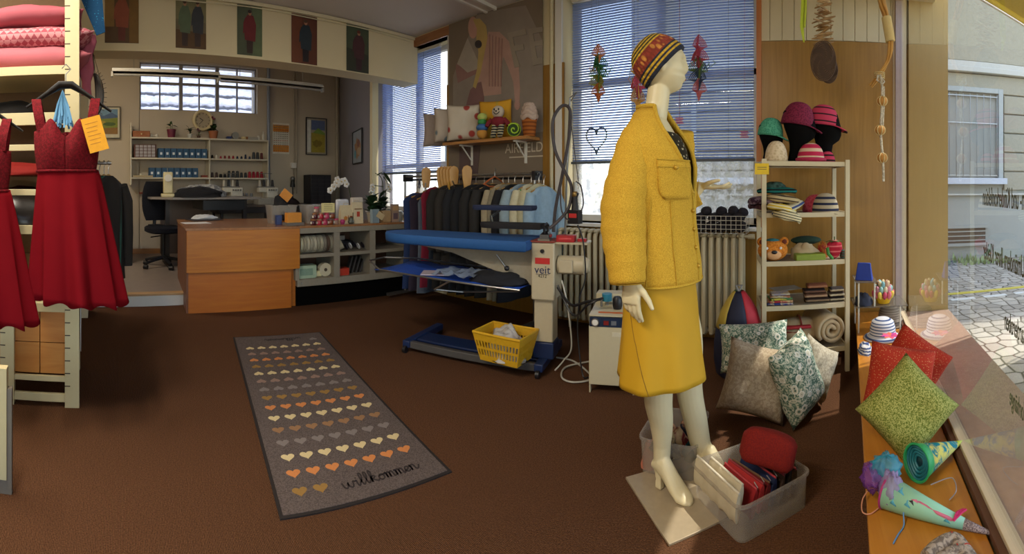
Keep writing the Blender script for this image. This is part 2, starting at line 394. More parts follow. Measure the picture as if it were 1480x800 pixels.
# ============ outside: the building across the lane, tiled roof behind, awning, lettering on the glass ============
RENDER_ = M('facade_render', 'a39c88', .95, var=.1, scale=18, bmp=.02)
FP = M('facade_smooth', 'a3a298', .9, var=.05, scale=6)
fo = thing('street_building', 'pale rendered building with grooved bands and a barred window across the lane', 'building', (0, 7.75, -.12), -.06)
b = MB(); z = 1.28
b.bx(-3.2, 12, .05, .5, 0, 15, FP)
while z < 3.3:
    for x0, x1 in ((-3.2, 2.35), (3.62, 12)) if z > 1.2 and z < 3.02 else ((-3.2, 12),): b.bx(x0, x1, 0, .2, z, z+.335, RENDER_)
    z += .355
b.bx(-3.2, 12, .01, .3, 3.62, 15, RENDER_)
b.build('wall', RENDER_, fo, bev=.015)
b = MB(); b.bx(-3.2, 12, -.1, .2, 3.4, 3.5); b.bx(-3.2, 12, -.06, .2, 3.5, 3.6); b.build('cornice', M('cornice_stone', 'c2beb2', .8), fo, bev=.01)
def facade_window(x0, x1, z0, z1, bars=True):
    b = MB(); t = .09
    for q in ((x0-t, x0, z0, z1+t), (x1, x1+t, z0, z1+t), (x0, x1, z1, z1+t)): b.bx(q[0], q[1], -.04, .2, q[2], q[3], M('surround_stone', 'a9aca6', .8))
    w_ = b.build('window_surround', None, fo, bev=.008)
    b = MB(); b.bx(x0-.12, x1+.14, -.12, .15, z0-.11, z0, M('sill_grey', 'c3c6cc', .7)); b.build('window_sill', None, fo, bev=.006)
    b = MB(); f = M('upvc', 'dfe3e8', .35)
    for q in ((x0, x0+.07, z0, z1), (x1-.07, x1, z0, z1), (x0, x1, z0, z0+.07), (x0, x1, z1-.05, z1), (x0, x1, z1-.62, z1-.54), ((x0+x1)/2-.05, (x0+x1)/2+.05, z0, z1-.56)): b.bx(q[0], q[1], .1, .16, q[2], q[3], f)
    b.bx(x0, x1, .155, .16, z0, z1, M('dark_pane', '2e3336', .3, spec=.25)); wf = b.build('window', None, fo)
    if bars:
        b = MB()
        for i in range(9): b.cyl((x0+.02+(x1-x0-.04)*i/8, 0, z0+.02), (x0+.02+(x1-x0-.04)*i/8, 0, z1-.02), .008, m=METAL, n=6)
        for zz in (z0+.05, z0+1.0, z1-.06): b.bx(x0, x1, -.004, .012, zz-.008, zz+.008, METAL)
        b.build('window_grille', None, fo)
facade_window(2.42, 3.5, 1.5, 3.05); facade_window(-1.9, -.8, 1.5, 3.05, False)
b = MB(); b.bx(2.3, 3.25, -.01, .06, .33, .6, M('vent_dark', '5b4c3e', .8)); 
for i in range(3): b.bx(2.3, 3.25, -.02, .03, .37+i*.08, .39+i*.08, METAL)
b.bx(2.24, 3.3, -.03, .05, .6, .65, FP); b.bx(2.24, 3.3, -.03, .05, .28, .33, FP); b.build('cellar_vent', None, fo)
b = MB(); b.bx(-3.2, 12, -.02, .1, 1.19, 1.22, M('cornice_stone')); b.build('plinth_edge', None, fo)
wh = thing('white_house', 'bright white house seen through the blinds beside the orchids', 'house', (-9.4, 4.7, -.12))
b = MB(); b.bx(-.6, 0, 0, 14, 0, 7.5); b.build('wall', M('white_render', 'e6e6e2', .9), wh)
for y_ in (1.6, 4.4):
    b = MB(); b.bx(-.02, .03, y_, y_+1, 1.3, 3.0, M('upvc', 'dfe3e8', .35)); b.bx(.03, .035, y_+.08, y_+.92, 1.4, 2.9, M('dark_pane', '2e3336', .3, spec=.25)); b.build('window', None, wh)
# weeds along the foot of the building
b = MB(); g = M('weeds_green', '8a9a6a', .8)
for i in range(260):
    x = rnd.uniform(1.2, 6); h = rnd.uniform(.03, .18)*(.5+.5*math.sin(x*3)); y = 7.7-.06*x+rnd.uniform(-.35, -.02)
    h = abs(h)+.04; a = rnd.uniform(0, 6.3); q = V((x, y, -.12)); t = q+V((.1*math.cos(a)*h*5*.5, .1*math.sin(a)*h*3, h)); s_ = V((math.sin(a), -math.cos(a), 0))*.02
    b.loft([[q-s_, q+s_, q+V((0, .006, 0))], [(q+t)/2-s_*1.4, (q+t)/2+s_*1.4, (q+t)/2+V((0, .006, .0))], [t, t+V((.002, 0, 0)), t+V((0, .002, 0))]])
o = b.build('weeds', g); tag(o, 'low green weeds along the foot of the building across the lane', 'weeds', kind='stuff')
# tiled roof outside the high workshop window
def tiles():
    m, nt, bb = new_mat('roof_tiles'); bb.inputs['Roughness'].default_value = .7
    co = coords(nt, (1, 1, 1)); wv = nd(nt, 'ShaderNodeTexWave', bands_direction='Z', wave_profile='SAW'); wv.inputs['Scale'].default_value = .95; wv.inputs['Distortion'].default_value = 1.2; wv.inputs['Detail Scale'].default_value = 6
    nt.links.new(co, wv.inputs['Vector']); ns = nd(nt, 'ShaderNodeTexNoise'); ns.inputs['Scale'].default_value = 9; nt.links.new(co, ns.inputs['Vector'])
    c = ramp(nt, wv.outputs['Fac'], [(.16, '262c3c'), (.3, 'a4a6b4')]); c = mixc(nt, .4, c, ramp(nt, ns.outputs['Fac'], [(.35, '5f6780'), (.6, 'd8d8e0')]), 'MULTIPLY')
    nt.links.new(c, bb.inputs['Base Color']); return m
b = MB(); R = []
for i in range(9):
    z0 = 2.0+i*.27; x0 = -8.6-i*.32
    ring = []
    for k in range(49): ring.append((x0, -1.5+k*.15, z0+.045*abs(math.sin(k*1.57/1.0+.4))))
    R.append([V(p) for p in ring]); R.append([V(p)+V((-.3, 0, .2)) for p in ring])
b.loft(R, tiles(), caps=False, close=False); o = b.build('tiled_roof', None); tag(o, 'pale sunlit tiled roof seen through the high workshop window', 'roof')
# awning over the shop window
aw = thing('awning', 'yellow awning edge showing at the top of the shop window', 'awning', (0, 0, 0))
A0, A1, A2, A3 = V((.96, 2.665, 2.52)), V((3.3, 3.77, 2.30)), V((3.0, -3.2, 2.30)), V((.75, -3.4, 2.52))
b = MB(); b.loft([[A0, A1, A2, A3], [p+V((0, 0, .02)) for p in (A0, A1, A2, A3)]], M('awning_cloth', 'cdb24a', .8)); b.build('canvas', None, aw)
b = MB(); b.cyl(A0, A1, .022, m=M('awning_yellow', 'e8cc3c', .5)); b.cyl(A0+V((-.02, .05, .0)), A1+V((-.02, .05, 0)), .008, m=WHITE); b.build('side_rail', None, aw)
# lettering stuck to the outside of the shop window (reads from the street, mirrored from within)
LET = M('lettering_vinyl', '4a4a38', .6)
def letter_line(body, u_left, z, size, xs, tilt=0):
    c = sp(u_left, .013, z)
    X = dS; Z = nS; T = frame(c, X, Z)         # read from outside, X runs to the far end
    o = text('window_lettering', body, size, LET, None, T, .0006, 'RIGHT', xs)
    return o
for body, px, py, s, q in (('Damen- und Kinderkonfektion', 1415, 285, .085, 'topmost line of dark lettering on the shop window'), ('Umändern Ihrer Kleider', 1416, 362, .085, 'second line of dark lettering on the shop window'),
                     ('Garderoben', 1446, 463, .08, 'third line of dark lettering on the shop window, above the lit cobbles'), ('Vorhänge', 1453, 573, .075, 'lowest line of dark lettering on the shop window')):
    a = az(px); t = math.tan(a); Y = (.775-.092*DW)/(t-.092); r = Y/math.cos(a); z = EYE+(HY-py)/FPX*r
    o = letter_line(body, (DW-Y)*math.sqrt(1+.092**2), z, s, .42); tag(o, q, 'lettering')
# blinds
def slat_mat():
    if 'blind_slat' in MATS: return MATS['blind_slat']
    m, nt, b_ = new_mat('blind_slat'); b_.inputs['Base Color'].default_value = lin('c6d2e8'); b_.inputs['Roughness'].default_value = .4
    t_ = nd(nt, 'ShaderNodeBsdfTranslucent'); t_.inputs[0].default_value = lin('bccdf0'); mx = nd(nt, 'ShaderNodeMixShader'); mx.inputs[0].default_value = .6; o_ = nt.nodes['Material Output']
    nt.links.new(b_.outputs[0], mx.inputs[1]); nt.links.new(t_.outputs[0], mx.inputs[2]); nt.links.new(mx.outputs[0], o_.inputs[0]); MATS['blind_slat'] = m; return m
def blind(x0, x1, ztop, zbot, y, label, tilt=.5, cords=4, pitch=.0235, zsw=0, tilt2=.9):
    t = thing('venetian_blind', label, 'blind', ((x0+x1)/2, y, 0))
    w_ = (x1-x0)/2; SL = slat_mat()
    b = MB(); b.bx(-w_, w_, -.02, .02, ztop-.035, ztop); b.build('headrail', WHITE, t, bev=.003)
    b = MB(); z = zbot+.02
    while z < ztop-.04:
        tt_ = tilt2 if (zsw and z > zsw) else tilt; c, s_ = math.cos(tt_)*.0125, math.sin(tt_)*.0125
        b.add([(-w_, -c, z-s_), (w_, -c, z-s_), (w_, 0, z+.002), (-w_, 0, z+.002), (w_, c, z+s_), (-w_, c, z+s_), (-w_, -c, z-s_-.0008), (w_, -c, z-s_-.0008), (w_, c, z+s_-.0008), (-w_, c, z+s_-.0008), (w_, 0, z+.0012), (-w_, 0, z+.0012)],
              [(0, 1, 2, 3), (3, 2, 4, 5), (6, 11, 10, 7), (11, 9, 8, 10), (0, 6, 7, 1), (5, 4, 8, 9)]); z += pitch
    b.build('slats', SL, t)
    b = MB(); b.bx(-w_-.01, w_+.01, -.015, .015, zbot-.012, zbot+.012); b.build('bottom_rail', M('blind_rail', '4f565e', .5), t, bev=.003)
    b = MB()
    for i in range(cords): 
        x = -w_+2*w_*(i+.5)/cords
        b.cyl((x, -.016, zbot), (x, -.016, ztop), .0015, m=M('blind_cord', '55606e', .7), n=5)
    b.build('cord', None, t)
    return t
blind(-2.075, -.405, 2.98, 1.445, DW+.10, 'wide grey venetian blind behind the mannequin', -.44)
blind(-5.0, -3.84, 2.92, 1.40, DW+.10, 'grey venetian blind over the window beside the orchids', -.42, 2)
# lace half curtain behind window 2
def lace():
    m = bpy.data.materials.new('lace_curtain'); m.use_nodes = True; nt = m.node_tree; nt.nodes.clear(); o = nd(nt, 'ShaderNodeOutputMaterial')
    co = coords(nt); v = nd(nt, 'ShaderNodeTexNoise'); v.inputs['Scale'].default_value = 22; v.inputs['Detail'].default_value = 5; nt.links.new(co, v.inputs['Vector'])
    t = nd(nt, 'ShaderNodeBsdfTransparent'); d = nd(nt, 'ShaderNodeBsdfTranslucent'); d.inputs[0].default_value = (.85, .88, .95, 1); df = nd(nt, 'ShaderNodeBsdfDiffuse'); df.inputs[0].default_value = (.8, .82, .88, 1)
    a = nd(nt, 'ShaderNodeMixShader'); nt.links.new(d.outputs[0], a.inputs[1]); nt.links.new(df.outputs[0], a.inputs[2]); a.inputs[0].default_value = .4
    mx = nd(nt, 'ShaderNodeMixShader'); r = nd(nt, 'ShaderNodeValToRGB'); r.color_ramp.elements[0].position = .4; r.color_ramp.elements[0].color = (.15,)*3+(1,); r.color_ramp.elements[1].position = .6; r.color_ramp.elements[1].color = (.8,)*3+(1,)
    nt.links.new(v.outputs['Fac'], r.inputs[0]); nt.links.new(r.outputs[0], mx.inputs[0]); nt.links.new(t.outputs[0], mx.inputs[1]); nt.links.new(a.outputs[0], mx.inputs[2]); nt.links.new(mx.outputs[0], o.inputs[0]); return m
b = MB(); b.loft([[(W2[0]+.06+i*.02, DW+.15+.012*math.sin(i*1.1), z) for i in range(83)] for z in (.98, 1.2, 1.5)], lace(), caps=False, close=False)
o = b.build('lace_curtain', None); tag(o, 'white lace half curtain below the wide blind', 'curtain')
# ============ workshop behind the soffit ============
SHELF = M('shelf_paint', 'd2cbb8', .5, var=.03)
YB = -7.4
su = thing('wall_shelving', 'long cream wall shelving with three boards in the workshop', 'shelving', (YB, 0, 0))
y0, y1, yd = .56, 2.86, 1.84; ZS = (2.02, 1.69, 1.375)
for z in ZS:
    b = MB(); b.bx(.0, .25, y0, y1, z-.025, z); b.build('shelf', SHELF, su, bev=.002)
for q in ((y0-.02, y0, 1.25, 2.25), (y1, y1+.02, .98, 2.02), (yd-.01, yd+.01, .98, 2.0)): b = MB(); b.bx(0, .24, *q); b.build('side_panel', SHELF, su)
def on(z, y, x=-7.26): return V((x, y, ZS[z]))
# blue boxes
bx_ = thing('blue_box', 'x', 'box'); bm_ = M('blue_box', '174b72', .45); lb = M('paper_label', 'dde6ee', .6)
b = MB(); b.bx(-.06, .06, -.047, .047, 0, .155, bm_); b.bx(.0605, .062, -.047, -.035, 0, .155, M('blue_box_edge', '123f66', .5)); b.build('carton', None, bx_, bev=.003)
b = MB(); b.bx(.0605, .0625, -.018, .018, .05, .09, lb); b.build('paper_label', None, bx_)
first = True
for row, (zi, ys, n) in enumerate(((1, 1.03, 8), (2, .88, 8))):
    for i in range(n):
        lab = f"blue carton with white label, {['first','second','third','fourth','fifth','sixth','seventh','eighth'][i]} from the left on the {['middle','lowest'][row]} workshop shelf"
        p = on(zi, ys+i*.102+.01, -7.24)
        if first: bx_.location = p; o = bx_; first = False
        else: o = dup(bx_, p)
        o['label'] = lab; o['group'] = 'blue cartons on the workshop shelves'
# thread cones
def cone_mat(c): return M('thread_'+c, c, .8, bmp=.0008, scale=300)
protos = {}
def thread_cone(p, c, h=.12, r=.03, label='', group='thread cones on the workshop shelves'):
    k = (c, h, r)
    if k not in protos:
        t = thing('thread_cone', '', 'thread'); b = MB()
        b.lathe([(r*.95, 0), (r, .006), (r*.72, h*.82), (r*.5, h*.88)], (0, 0, 0), cone_mat(c)); b.build('thread', None, t)
        b = MB(); b.lathe([(r*.35, h*.86), (r*.3, h)], (0, 0, 0), M('cone_core', 'b5ab98', .6)); b.build('core', None, t); protos[k] = t; o = t; o.location = p
    else: o = dup(protos[k], p)
    o['label'] = label; o['group'] = group; return o
ordn = ['first', 'second', 'third', 'fourth', 'fifth', 'sixth', 'seventh', 'eighth', 'ninth', 'tenth', 'eleventh', 'twelfth', 'thirteenth']
names = {'3b3f44': 'dark grey', '7a1d27': 'dark red', '23304f': 'navy', '8f8f92': 'grey', '1d1d20': 'black', 'd0cbbd': 'white', 'a5273a': 'crimson', '5b2a2a': 'maroon', '4a3a3a': 'brown'}
row1 = [('1d1d20', .07, .022), ('d0cbbd', .07, .022), ('a5273a', .05, .02), ('7a1d27', .06, .02), ('7a1d27', .06, .02), ('a5273a', .06, .02), ('23304f', .055, .02), ('23304f', .055, .02), ('23304f', .09, .02), ('23304f', .055, .02), ('3b3f44', .14, .032), ('3b3f44', .14, .032), ('5b2a2a', .13, .03)]
row2 = [('4a3a3a', .1, .026), ('4a3a3a', .1, .026), ('1d1d20', .07, .03), ('1d1d20', .07, .03), ('3b3f44', .13, .033), ('3b3f44', .13, .033), ('3b3f44', .13, .033), ('3b3f44', .1, .028), ('3b3f44', .1, .028), ('a5273a', .12, .03), ('a5273a', .12, .03), ('a5273a', .12, .03), ('a5273a', .12, .03)]
for zi, row, nm in ((1, row1, 'middle'), (2, row2, 'lowest')):
    for i, (c, h, r) in enumerate(row):
        thread_cone(on(zi, 1.90+i*.073, -7.22), c, h, r, f"{names[c]} thread cone, {ordn[i]} from the left on the {nm} board right of the divider")
for i in range(5):
    thread_cone(V((-7.2, [1.80, 1.87, 2.42, 2.50, 2.58][i], 1.0)), '8f8f92', .13, .034, f"{['tall grey thread cone at the left behind the sewing machine','tall grey thread cone beside the divider above the work table','pale thread cone between the two overlockers, leftmost','pale thread cone between the two overlockers, middle one','pale thread cone between the two overlockers, rightmost'][i]}")
# organizer, wooden box etc.
t = thing('drawer_organizer', 'small brown organizer with rows of tiny clear drawers on the workshop shelf', 'organizer', on(1, .78))
b = MB(); b.bx(-.08, .08, -.18, .18, 0, .215); b.build('case', M('organizer_brown', '5b3126', .5), t, bev=.004)
for i in range(5):
    for j in range(4):
        b = MB(); b.bx(.08, .09, -.155+i*.065, -.102+i*.065, .015+j*.049, .055+j*.049); b.build('drawer', M('clear_drawer', 'a39a9c', .3), t)
t = thing('wooden_box', 'small orange wooden box with round knob on the top workshop shelf', 'box', on(0, .72)); b = MB(); b.bx(-.08, .08, -.14, .14, 0, .1); b.build('case', M_wood('box_wood', '8a4a1c', 'a8622a'), t, bev=.005)
b = MB(); b.ball((.09, 0, .05), .012); b.build('knob', M('knob_cream', 'e0cf9a', .4), t)
o = MB(); o.ball((0, -.04, .035), .028); o.ball((0, .05, .035), .028); o.cyl((0, -.04, .035), (0, .05, .035), .012); tag(o.build('white_spool', WHITE, loc=on(0, .93)), 'small white twin-knob spool beside the wooden box', 'spool')
o = MB(); o.bx(-.03, .03, -.04, .04, 0, .035, M('cream_card', 'd9cfa0')); o.cyl((0, 0, .035), (0, 0, .06), .02, m=WHITE); tag(o.build('small_jar', WHITE, loc=on(2, .72)), 'small cream jar on the lowest workshop shelf end', 'jar')
o = MB(); o.bx(-.05, .05, -.16, .16, 0, .03); tag(o.build('cardboard_tray', M('tray_card', 'b7a684'), bev=.002, loc=on(2, .74)-V((0, 0, -.0))+V((.07, 0, 0))), 'long flat beige tray on the lowest workshop shelf', 'tray')
tag(MB().bx(-.04, .04, -.05, .05, 0, .04).build('red_box', M('dullred', '8a4636'), bev=.002, loc=on(2, 1.77)), 'small red box beside the divider on the lowest workshop shelf', 'box')
tag(MB().bx(-.04, .04, -.04, .04, 0, .05).build('blue_tin', M('blue_tin', '27366e', .4), bev=.004, loc=on(0, 2.2)), 'small blue tin beside the alarm clock', 'tin')
t = thing('alarm_clock', 'round silver alarm clock on the top workshop shelf', 'clock', on(0, 2.31)); b = MB(); b.cyl((-.03, 0, .07), (.03, 0, .07), .06, m=METAL); b.cyl((-.01, -.04, .0), (-.01, -.03, .03), .008, m=METAL); b.cyl((-.01, .04, .0), (-.01, .03, .03), .008, m=METAL); b.build('case', None, t)
b = MB(); b.cyl((.03, 0, .07), (.034, 0, .07), .05); b.build('dial', M('dial_grey', '8f8f88'), t)
o = MB(); o.ball((0, 0, .03), (.05, .05, .03)); o.ball((0, .06, .03), (.03, .04, .03), M('brownish', '8a5a30')); tag(o.build('sea_shell', M('shell_cream', 'd9c79a')), 'small cream shell ornament on the top workshop shelf', 'ornament'); bpy.data.objects['sea_shell'].location = on(0, 2.46)
o = MB(); o.bx(-.05, .05, -.09, .09, 0, .03); o.bx(-.05, .05, -.085, .085, .032, .055); tag(o.build('paper_stack', M('greyish', 'a9a49c'), loc=on(0, 2.62)), 'flat grey stack of papers on the top workshop shelf', 'papers')
o = MB(); o.lathe([(.025, 0), (.03, .05), (.02, .07), (.01, .085)]); tag(o.build('white_pot', WHITE, loc=on(0, 2.73)), 'little white pot near the shelf end', 'pot')
o = MB(); o.lathe([(.018, 0), (.02, .1), (.008, .12), (.008, .16)]); tag(o.build('spray_bottle', WHITE, loc=on(0, 2.82)), 'slim white bottle at the right end of the top shelf', 'bottle')
# plants
LEAF = M('leaf_green', '3f5a2c', .5); LEAFD = M('leaf_dark', '2b4526', .45)
def leaf(b, p, d, L, w_, m, droop=.4):
    p = V(p); d = V(d).normalized(); s_ = d.cross(V((0, 0, 1))); s_ = s_.normalized() if s_.length > .01 else V((1, 0, 0)); u = s_.cross(d)
    L_ = []
    for i in range(6):
        t = i/5; c = p + d*L*t - V((0, 0, 1))*droop*L*t*t; ww = w_*math.sin(PI*min(.97, t*.93+.04))
        L_.append([c-s_*ww, c+u*.002, c+s_*ww, c-u*.002])
    b.loft(L_, m)
def pot_plant(p, label, potc, rp, hp, nl, L, w_, flower=None, fh=.1, seed=1, leafm=None, cat='plant', name='potted_plant'):
    R_ = random.Random(seed); t = thing(name, label, cat, p)
    b = MB(); b.lathe([(rp*.75, 0), (rp, hp*.9), (rp*1.05, hp*.9), (rp*1.05, hp), (rp*.9, hp), (rp*.88, hp*.9), (.001, hp*.88)], (0, 0, 0), M('pot_'+potc, potc, .5)); b.build('pot', None, t)
    b = MB()
    for i in range(nl):
        a = R_.uniform(0, 6.28); e = R_.uniform(.3, 1.1); q = V((R_.uniform(-.3, .3)*rp, R_.uniform(-.3, .3)*rp, hp*.9)); st = q+V((0, 0, R_.uniform(.0, L*.8)))
        b.cyl(q, st, .002, n=4, m=leafm or LEAF); leaf(b, st, (math.cos(a)*math.cos(e), math.sin(a)*math.cos(e), math.sin(e)), L*R_.uniform(.7, 1.1), w_, leafm or LEAF)
    b.build('foliage', None, t)
    if flower:
        b = MB(); 
        for i in range(5):
            a = i*1.3; q = V((math.cos(a)*.02, math.sin(a)*.02, hp+fh+.01*i)); b.cyl((0, 0, hp*.9), q, .002, n=4, m=LEAF); b.ball(q, (.018, .018, .014), M('petal_'+flower, flower, .6), n=8, k=5)
        b.build('blossom', None, t)
    return t
pot_plant(on(0, 1.22), 'spindly plant in a dark red ribbed pot on the top workshop shelf', '6e1f38', .075, .14, 9, .12, .02, seed=3)
pot_plant(on(0, 1.53), 'low green plant in a small white pot below the wall clock', 'cfcfc8', .04, .07, 14, .12, .022, seed=4, leafm=LEAFD)
pot_plant(on(0, 1.68), 'tiny dark plant in a small brown pot between the clock and the terracotta pot', '5a4030', .03, .05, 8, .09, .018, '7a4a55', .07, seed=5)
pot_plant(on(0, 1.93), 'red flowering plant in a terracotta pot on the top workshop shelf', 'a9663f', .08, .13, 16, .13, .035, '8f2a44', .2, seed=6, leafm=LEAFD)
# wall clock
ck = thing('wall_clock', 'round cream wall clock above the workshop shelf', 'clock', pX(293, 174, -7.37))
b = MB(); b.tube([(0.02, .155*math.cos(2*PI*i/36), .155*math.sin(2*PI*i/36)) for i in range(37)], .03, M('clock_rim', 'd8c79c', .35), n=10); b.build('rim', None, ck)
b = MB(); b.cyl((0, 0, 0), (.02, 0, 0), .15, n=36); b.build('dial', M('clock_dial', 'b0a28a', .5), ck)
b = MB()
for i in range(12): a = i*PI/6; b.box((.022, .115*math.sin(a), .115*math.cos(a)), (.004, .008, .03), R=Matrix.Rotation(-a, 4, 'X'))
b.build('numerals', M('ink', '3a332c'), ck)
for L, a, w_ in ((.07, -1.05, .012), (.1, -.95+3.14*1.55, .008)):
    b = MB(); b.box((.026, L/2*math.sin(a), L/2*math.cos(a)), (.003, w_, L), R=Matrix.Rotation(-a, 4, 'X')); b.build('hand', M('ink'), ck)
# pictures --------------------------------------------------------------
def picture(name, label, cat, T, w_, h, shapes, framec=None, depth=.02, group=None):
    """flat print; shapes = (colour, [(x, y) in 0..1])"""
    t = thing(name, label, cat); t.matrix_basis = T
    if group: t['group'] = group
    b = MB()
    if shapes and shapes[0][1] is None: base = shapes[0][0]; shapes = shapes[1:]
    else: base = 'b0a890'
    b.bx(-w_/2, w_/2, -h/2, h/2, 0, .003, M('print_'+base, base, .6, var=.25, scale=9))
    for i, (c, poly) in enumerate(shapes):
        Tz = Matrix.Translation((-w_/2, -h/2, .003)); b.prism([(x*w_, y*h) for x, y in poly], .0004*(i+1), M('print_'+c, c, .6, var=.22, scale=14), Tz)
    b.build('print', None, t)
    if framec:
        f = MB(); s_ = .012
        for q in ((-w_/2-s_, -w_/2, -h/2-s_, h/2+s_), (w_/2, w_/2+s_, -h/2-s_, h/2+s_), (-w_/2, w_/2, -h/2-s_, -h/2), (-w_/2, w_/2, h/2, h/2+s_)): f.bx(q[0], q[1], q[2], q[3], -.005, depth)
        f.build('frame', M('frame_'+framec, framec, .4), t)
    return t
def wallT(p, X, N):
    X = V(X).normalized(); N = V(N).normalized(); return frame(p, X, N)
def blob(cx, cy, rx, ry, n=14, ph=0, k=0): return [(cx+rx*math.cos(2*PI*i/n+ph)*(1+k*math.sin(i*2.4)), cy+ry*math.sin(2*PI*i/n+ph)*(1+k*math.cos(i*3.1))) for i in range(n)]
land = [('cfc8b0', None), ('6f93ad', [(.06, .7), (.94, .7), (.94, .94), (.06, .94)]), ('50688a', [(.06, .7), (.3, .8), (.5, .72), (.75, .83), (.94, .72), (.94, .62), (.06, .62)]), ('7f8a34', [(.06, .3), (.94, .3), (.94, .66), (.5, .62), (.06, .68)]), ('b09a3a', blob(.35, .5, .22, .07)), ('49602c', blob(.68, .45, .2, .06)), ('8f6a35', [(.06, .12), (.94, .12), (.94, .34), (.06, .3)]), ('3f5526', blob(.3, .33, .16, .07, k=.2))]
picture('framed_picture', 'framed green landscape picture on the workshop wall behind the red dress', 'picture', wallT(pX(150, 177, -7.37), (0, 1, 0), (1, 0, 0)), .52, .5, land, '3a342c')
land2 = [('a8a090', None), ('5f6f9a', [(.25, .68), (.95, .68), (.95, .95), (.25, .95)]), ('7fa04c', [(.25, .55), (.6, .74), (.95, .6), (.95, .5), (.25, .5)]), ('a8983c', [(.25, .05), (.95, .05), (.95, .55), (.25, .6)]), ('8a7a34', blob(.55, .3, .25, .1, k=.2)), ('d8d8d4', [(.04, .05), (.22, .05), (.22, .95), (.04, .95)])]
picture('framed_picture', 'tall framed landscape calendar picture right of the orange calendar', 'picture', wallT(pX(457, 197, -7.37), (0, 1, 0), (1, 0, 0)), .41, .66, land2, '2e2e38')
cal = [('d9d4c8', None)]
for k, c in ((.72, 'd0882a'), (.06, 'd0882a')): cal.append((c, [(.03, k), (.97, k), (.97, k+.22), (.03, k+.22)]))
for r in range(13):
    for c_ in range(7): cal.append(('8a7f70' if r % 5 else 'b04a2a', [(.08+c_*.125, .08+r*.068), (.13+c_*.125, .08+r*.068), (.13+c_*.125, .1+r*.068), (.08+c_*.125, .1+r*.068)]))
picture('wall_calendar', 'orange and white three-part wall calendar on the workshop wall', 'calendar', wallT(pX(406, 200, -7.385), (0, 1, 0), (1, 0, 0)), .33, .55, cal)
Xw = (p1-p0).normalized(); Nw = V((Xw.y, -Xw.x, 0))
pic = p0 + Xw*1.15; 
def splay(x, y):
    t_ = math.tan(az(x)); u = (t_*p0.y-p0.x)/(Xw.x-t_*Xw.y); q = p0+Xw*u; r = math.hypot(q.x, q.y); return V((q.x, q.y, EYE+(HY-y)/FPX*r))
picture('framed_picture', 'small framed town picture on the grey side wall beside the window', 'picture', wallT(splay(518, 212)+Nw*.012, Xw, Nw), .62, .5, [('9aa3ad', None), ('a87f55', blob(.5, .45, .33, .3, k=.2)), ('5f9fae', blob(.25, .28, .12, .14)), ('8a5a4a', blob(.6, .6, .15, .12, k=.3)), ('b8a080', blob(.65, .35, .2, .12))], '2a2a30')
# pipes and boxes
PIPE = M('wall_pipe', 'a79c8a', .5)
def pipe(name, label, pts, r, m): b = MB(); b.tube(pts, r, m, n=10); o = b.build(name, None); return tag(o, label, 'pipe')
q = pX(388, 200, -7.35); pipe('wall_pipe', 'blue-grey vertical pipe between the shelving and the calendar', [(q.x, q.y, .9), (q.x, q.y, 3.4)], .03, M('pipe_bluegrey', '8b93a3', .5))
q = pX(425, 200, -7.37); pipe('wall_pipe', 'thin conduit running up the wall right of the calendar', [(q.x, q.y, 1.1), (q.x, q.y, 3.4)], .012, PIPE)
q = pX(429, 200, -7.37); pipe('wall_pipe', 'second thin conduit running up beside the first', [(q.x, q.y, 1.1), (q.x, q.y, 3.4)], .012, PIPE)
q = V((-7.34, 4.35, 0)); pipe('wall_pipe', 'pale pipe in the far corner of the workshop', [(q.x, q.y, .2), (q.x, q.y, 3.4)], .03, PIPE)
tag(MB().bx(-.03, .03, -.05, .05, -.05, .05).build('switch_box', OFFW, bev=.006, loc=pX(424, 239, -7.36)), 'small white switch box on the conduit', 'switch')
o = MB(); q = pX(423, 262, -7.3); o.cyl((0, 0, -.1), (0, 0, .03), .045, .03, m=BLACK); o.cyl((0, 0, -.35), (0, 0, -.1), .01, m=BLACK); o.ball((0, 0, .05), .045, METAL); o.bx(-.06, .0, -.01, .01, .03, .05, METAL); tag(o.build('wall_lamp', None, loc=q), 'small dark wall lamp hanging below the switch box', 'lamp')
# fluorescent fixtures (off)
def tube_lamp(ya, yb, z, label):
    t = thing('fluorescent_lamp', label, 'lamp', (-5.8, (ya+yb)/2, z)); L = (yb-ya)/2
    b = MB(); b.bx(-.05, .05, -L, L, -.0, .035); b.loft([[V((-.07, -L, 0)), V((.07, -L, 0)), V((.07, L, 0)), V((-.07, L, 0))], [V((-.03, -L, .05)), V((.03, -L, .05)), V((.03, L, .05)), V((-.03, L, .05))]]); b.build('housing', WHITE, t, bev=.003)
    b = MB(); b.cyl((0.03, -L+.03, -.04), (0.03, L-.03, -.04), .014); b.build('fluorescent_tube', M('tube_off', 'b8b6b0', .3), t)
    for s_ in (-1, 1): b = MB(); b.bx(-.02, .045, s_*L-.012, s_*L+.012, -.06, 0); b.build('tube_holder', M('holder', 'c9c6bc'), t)
    b = MB()
    for s_ in (-.6, .6): b = MB(); b.cyl((0, s_*L, .04), (0, s_*L, 3.5-z), .004, n=5); b.build('suspension', METAL, t)
tube_lamp(.2, 1.62, 2.70, 'long unlit fluorescent lamp hanging in front of the high window, left one')
tube_lamp(1.60, 3.18, 2.67, 'long unlit fluorescent lamp hanging right of the high window')
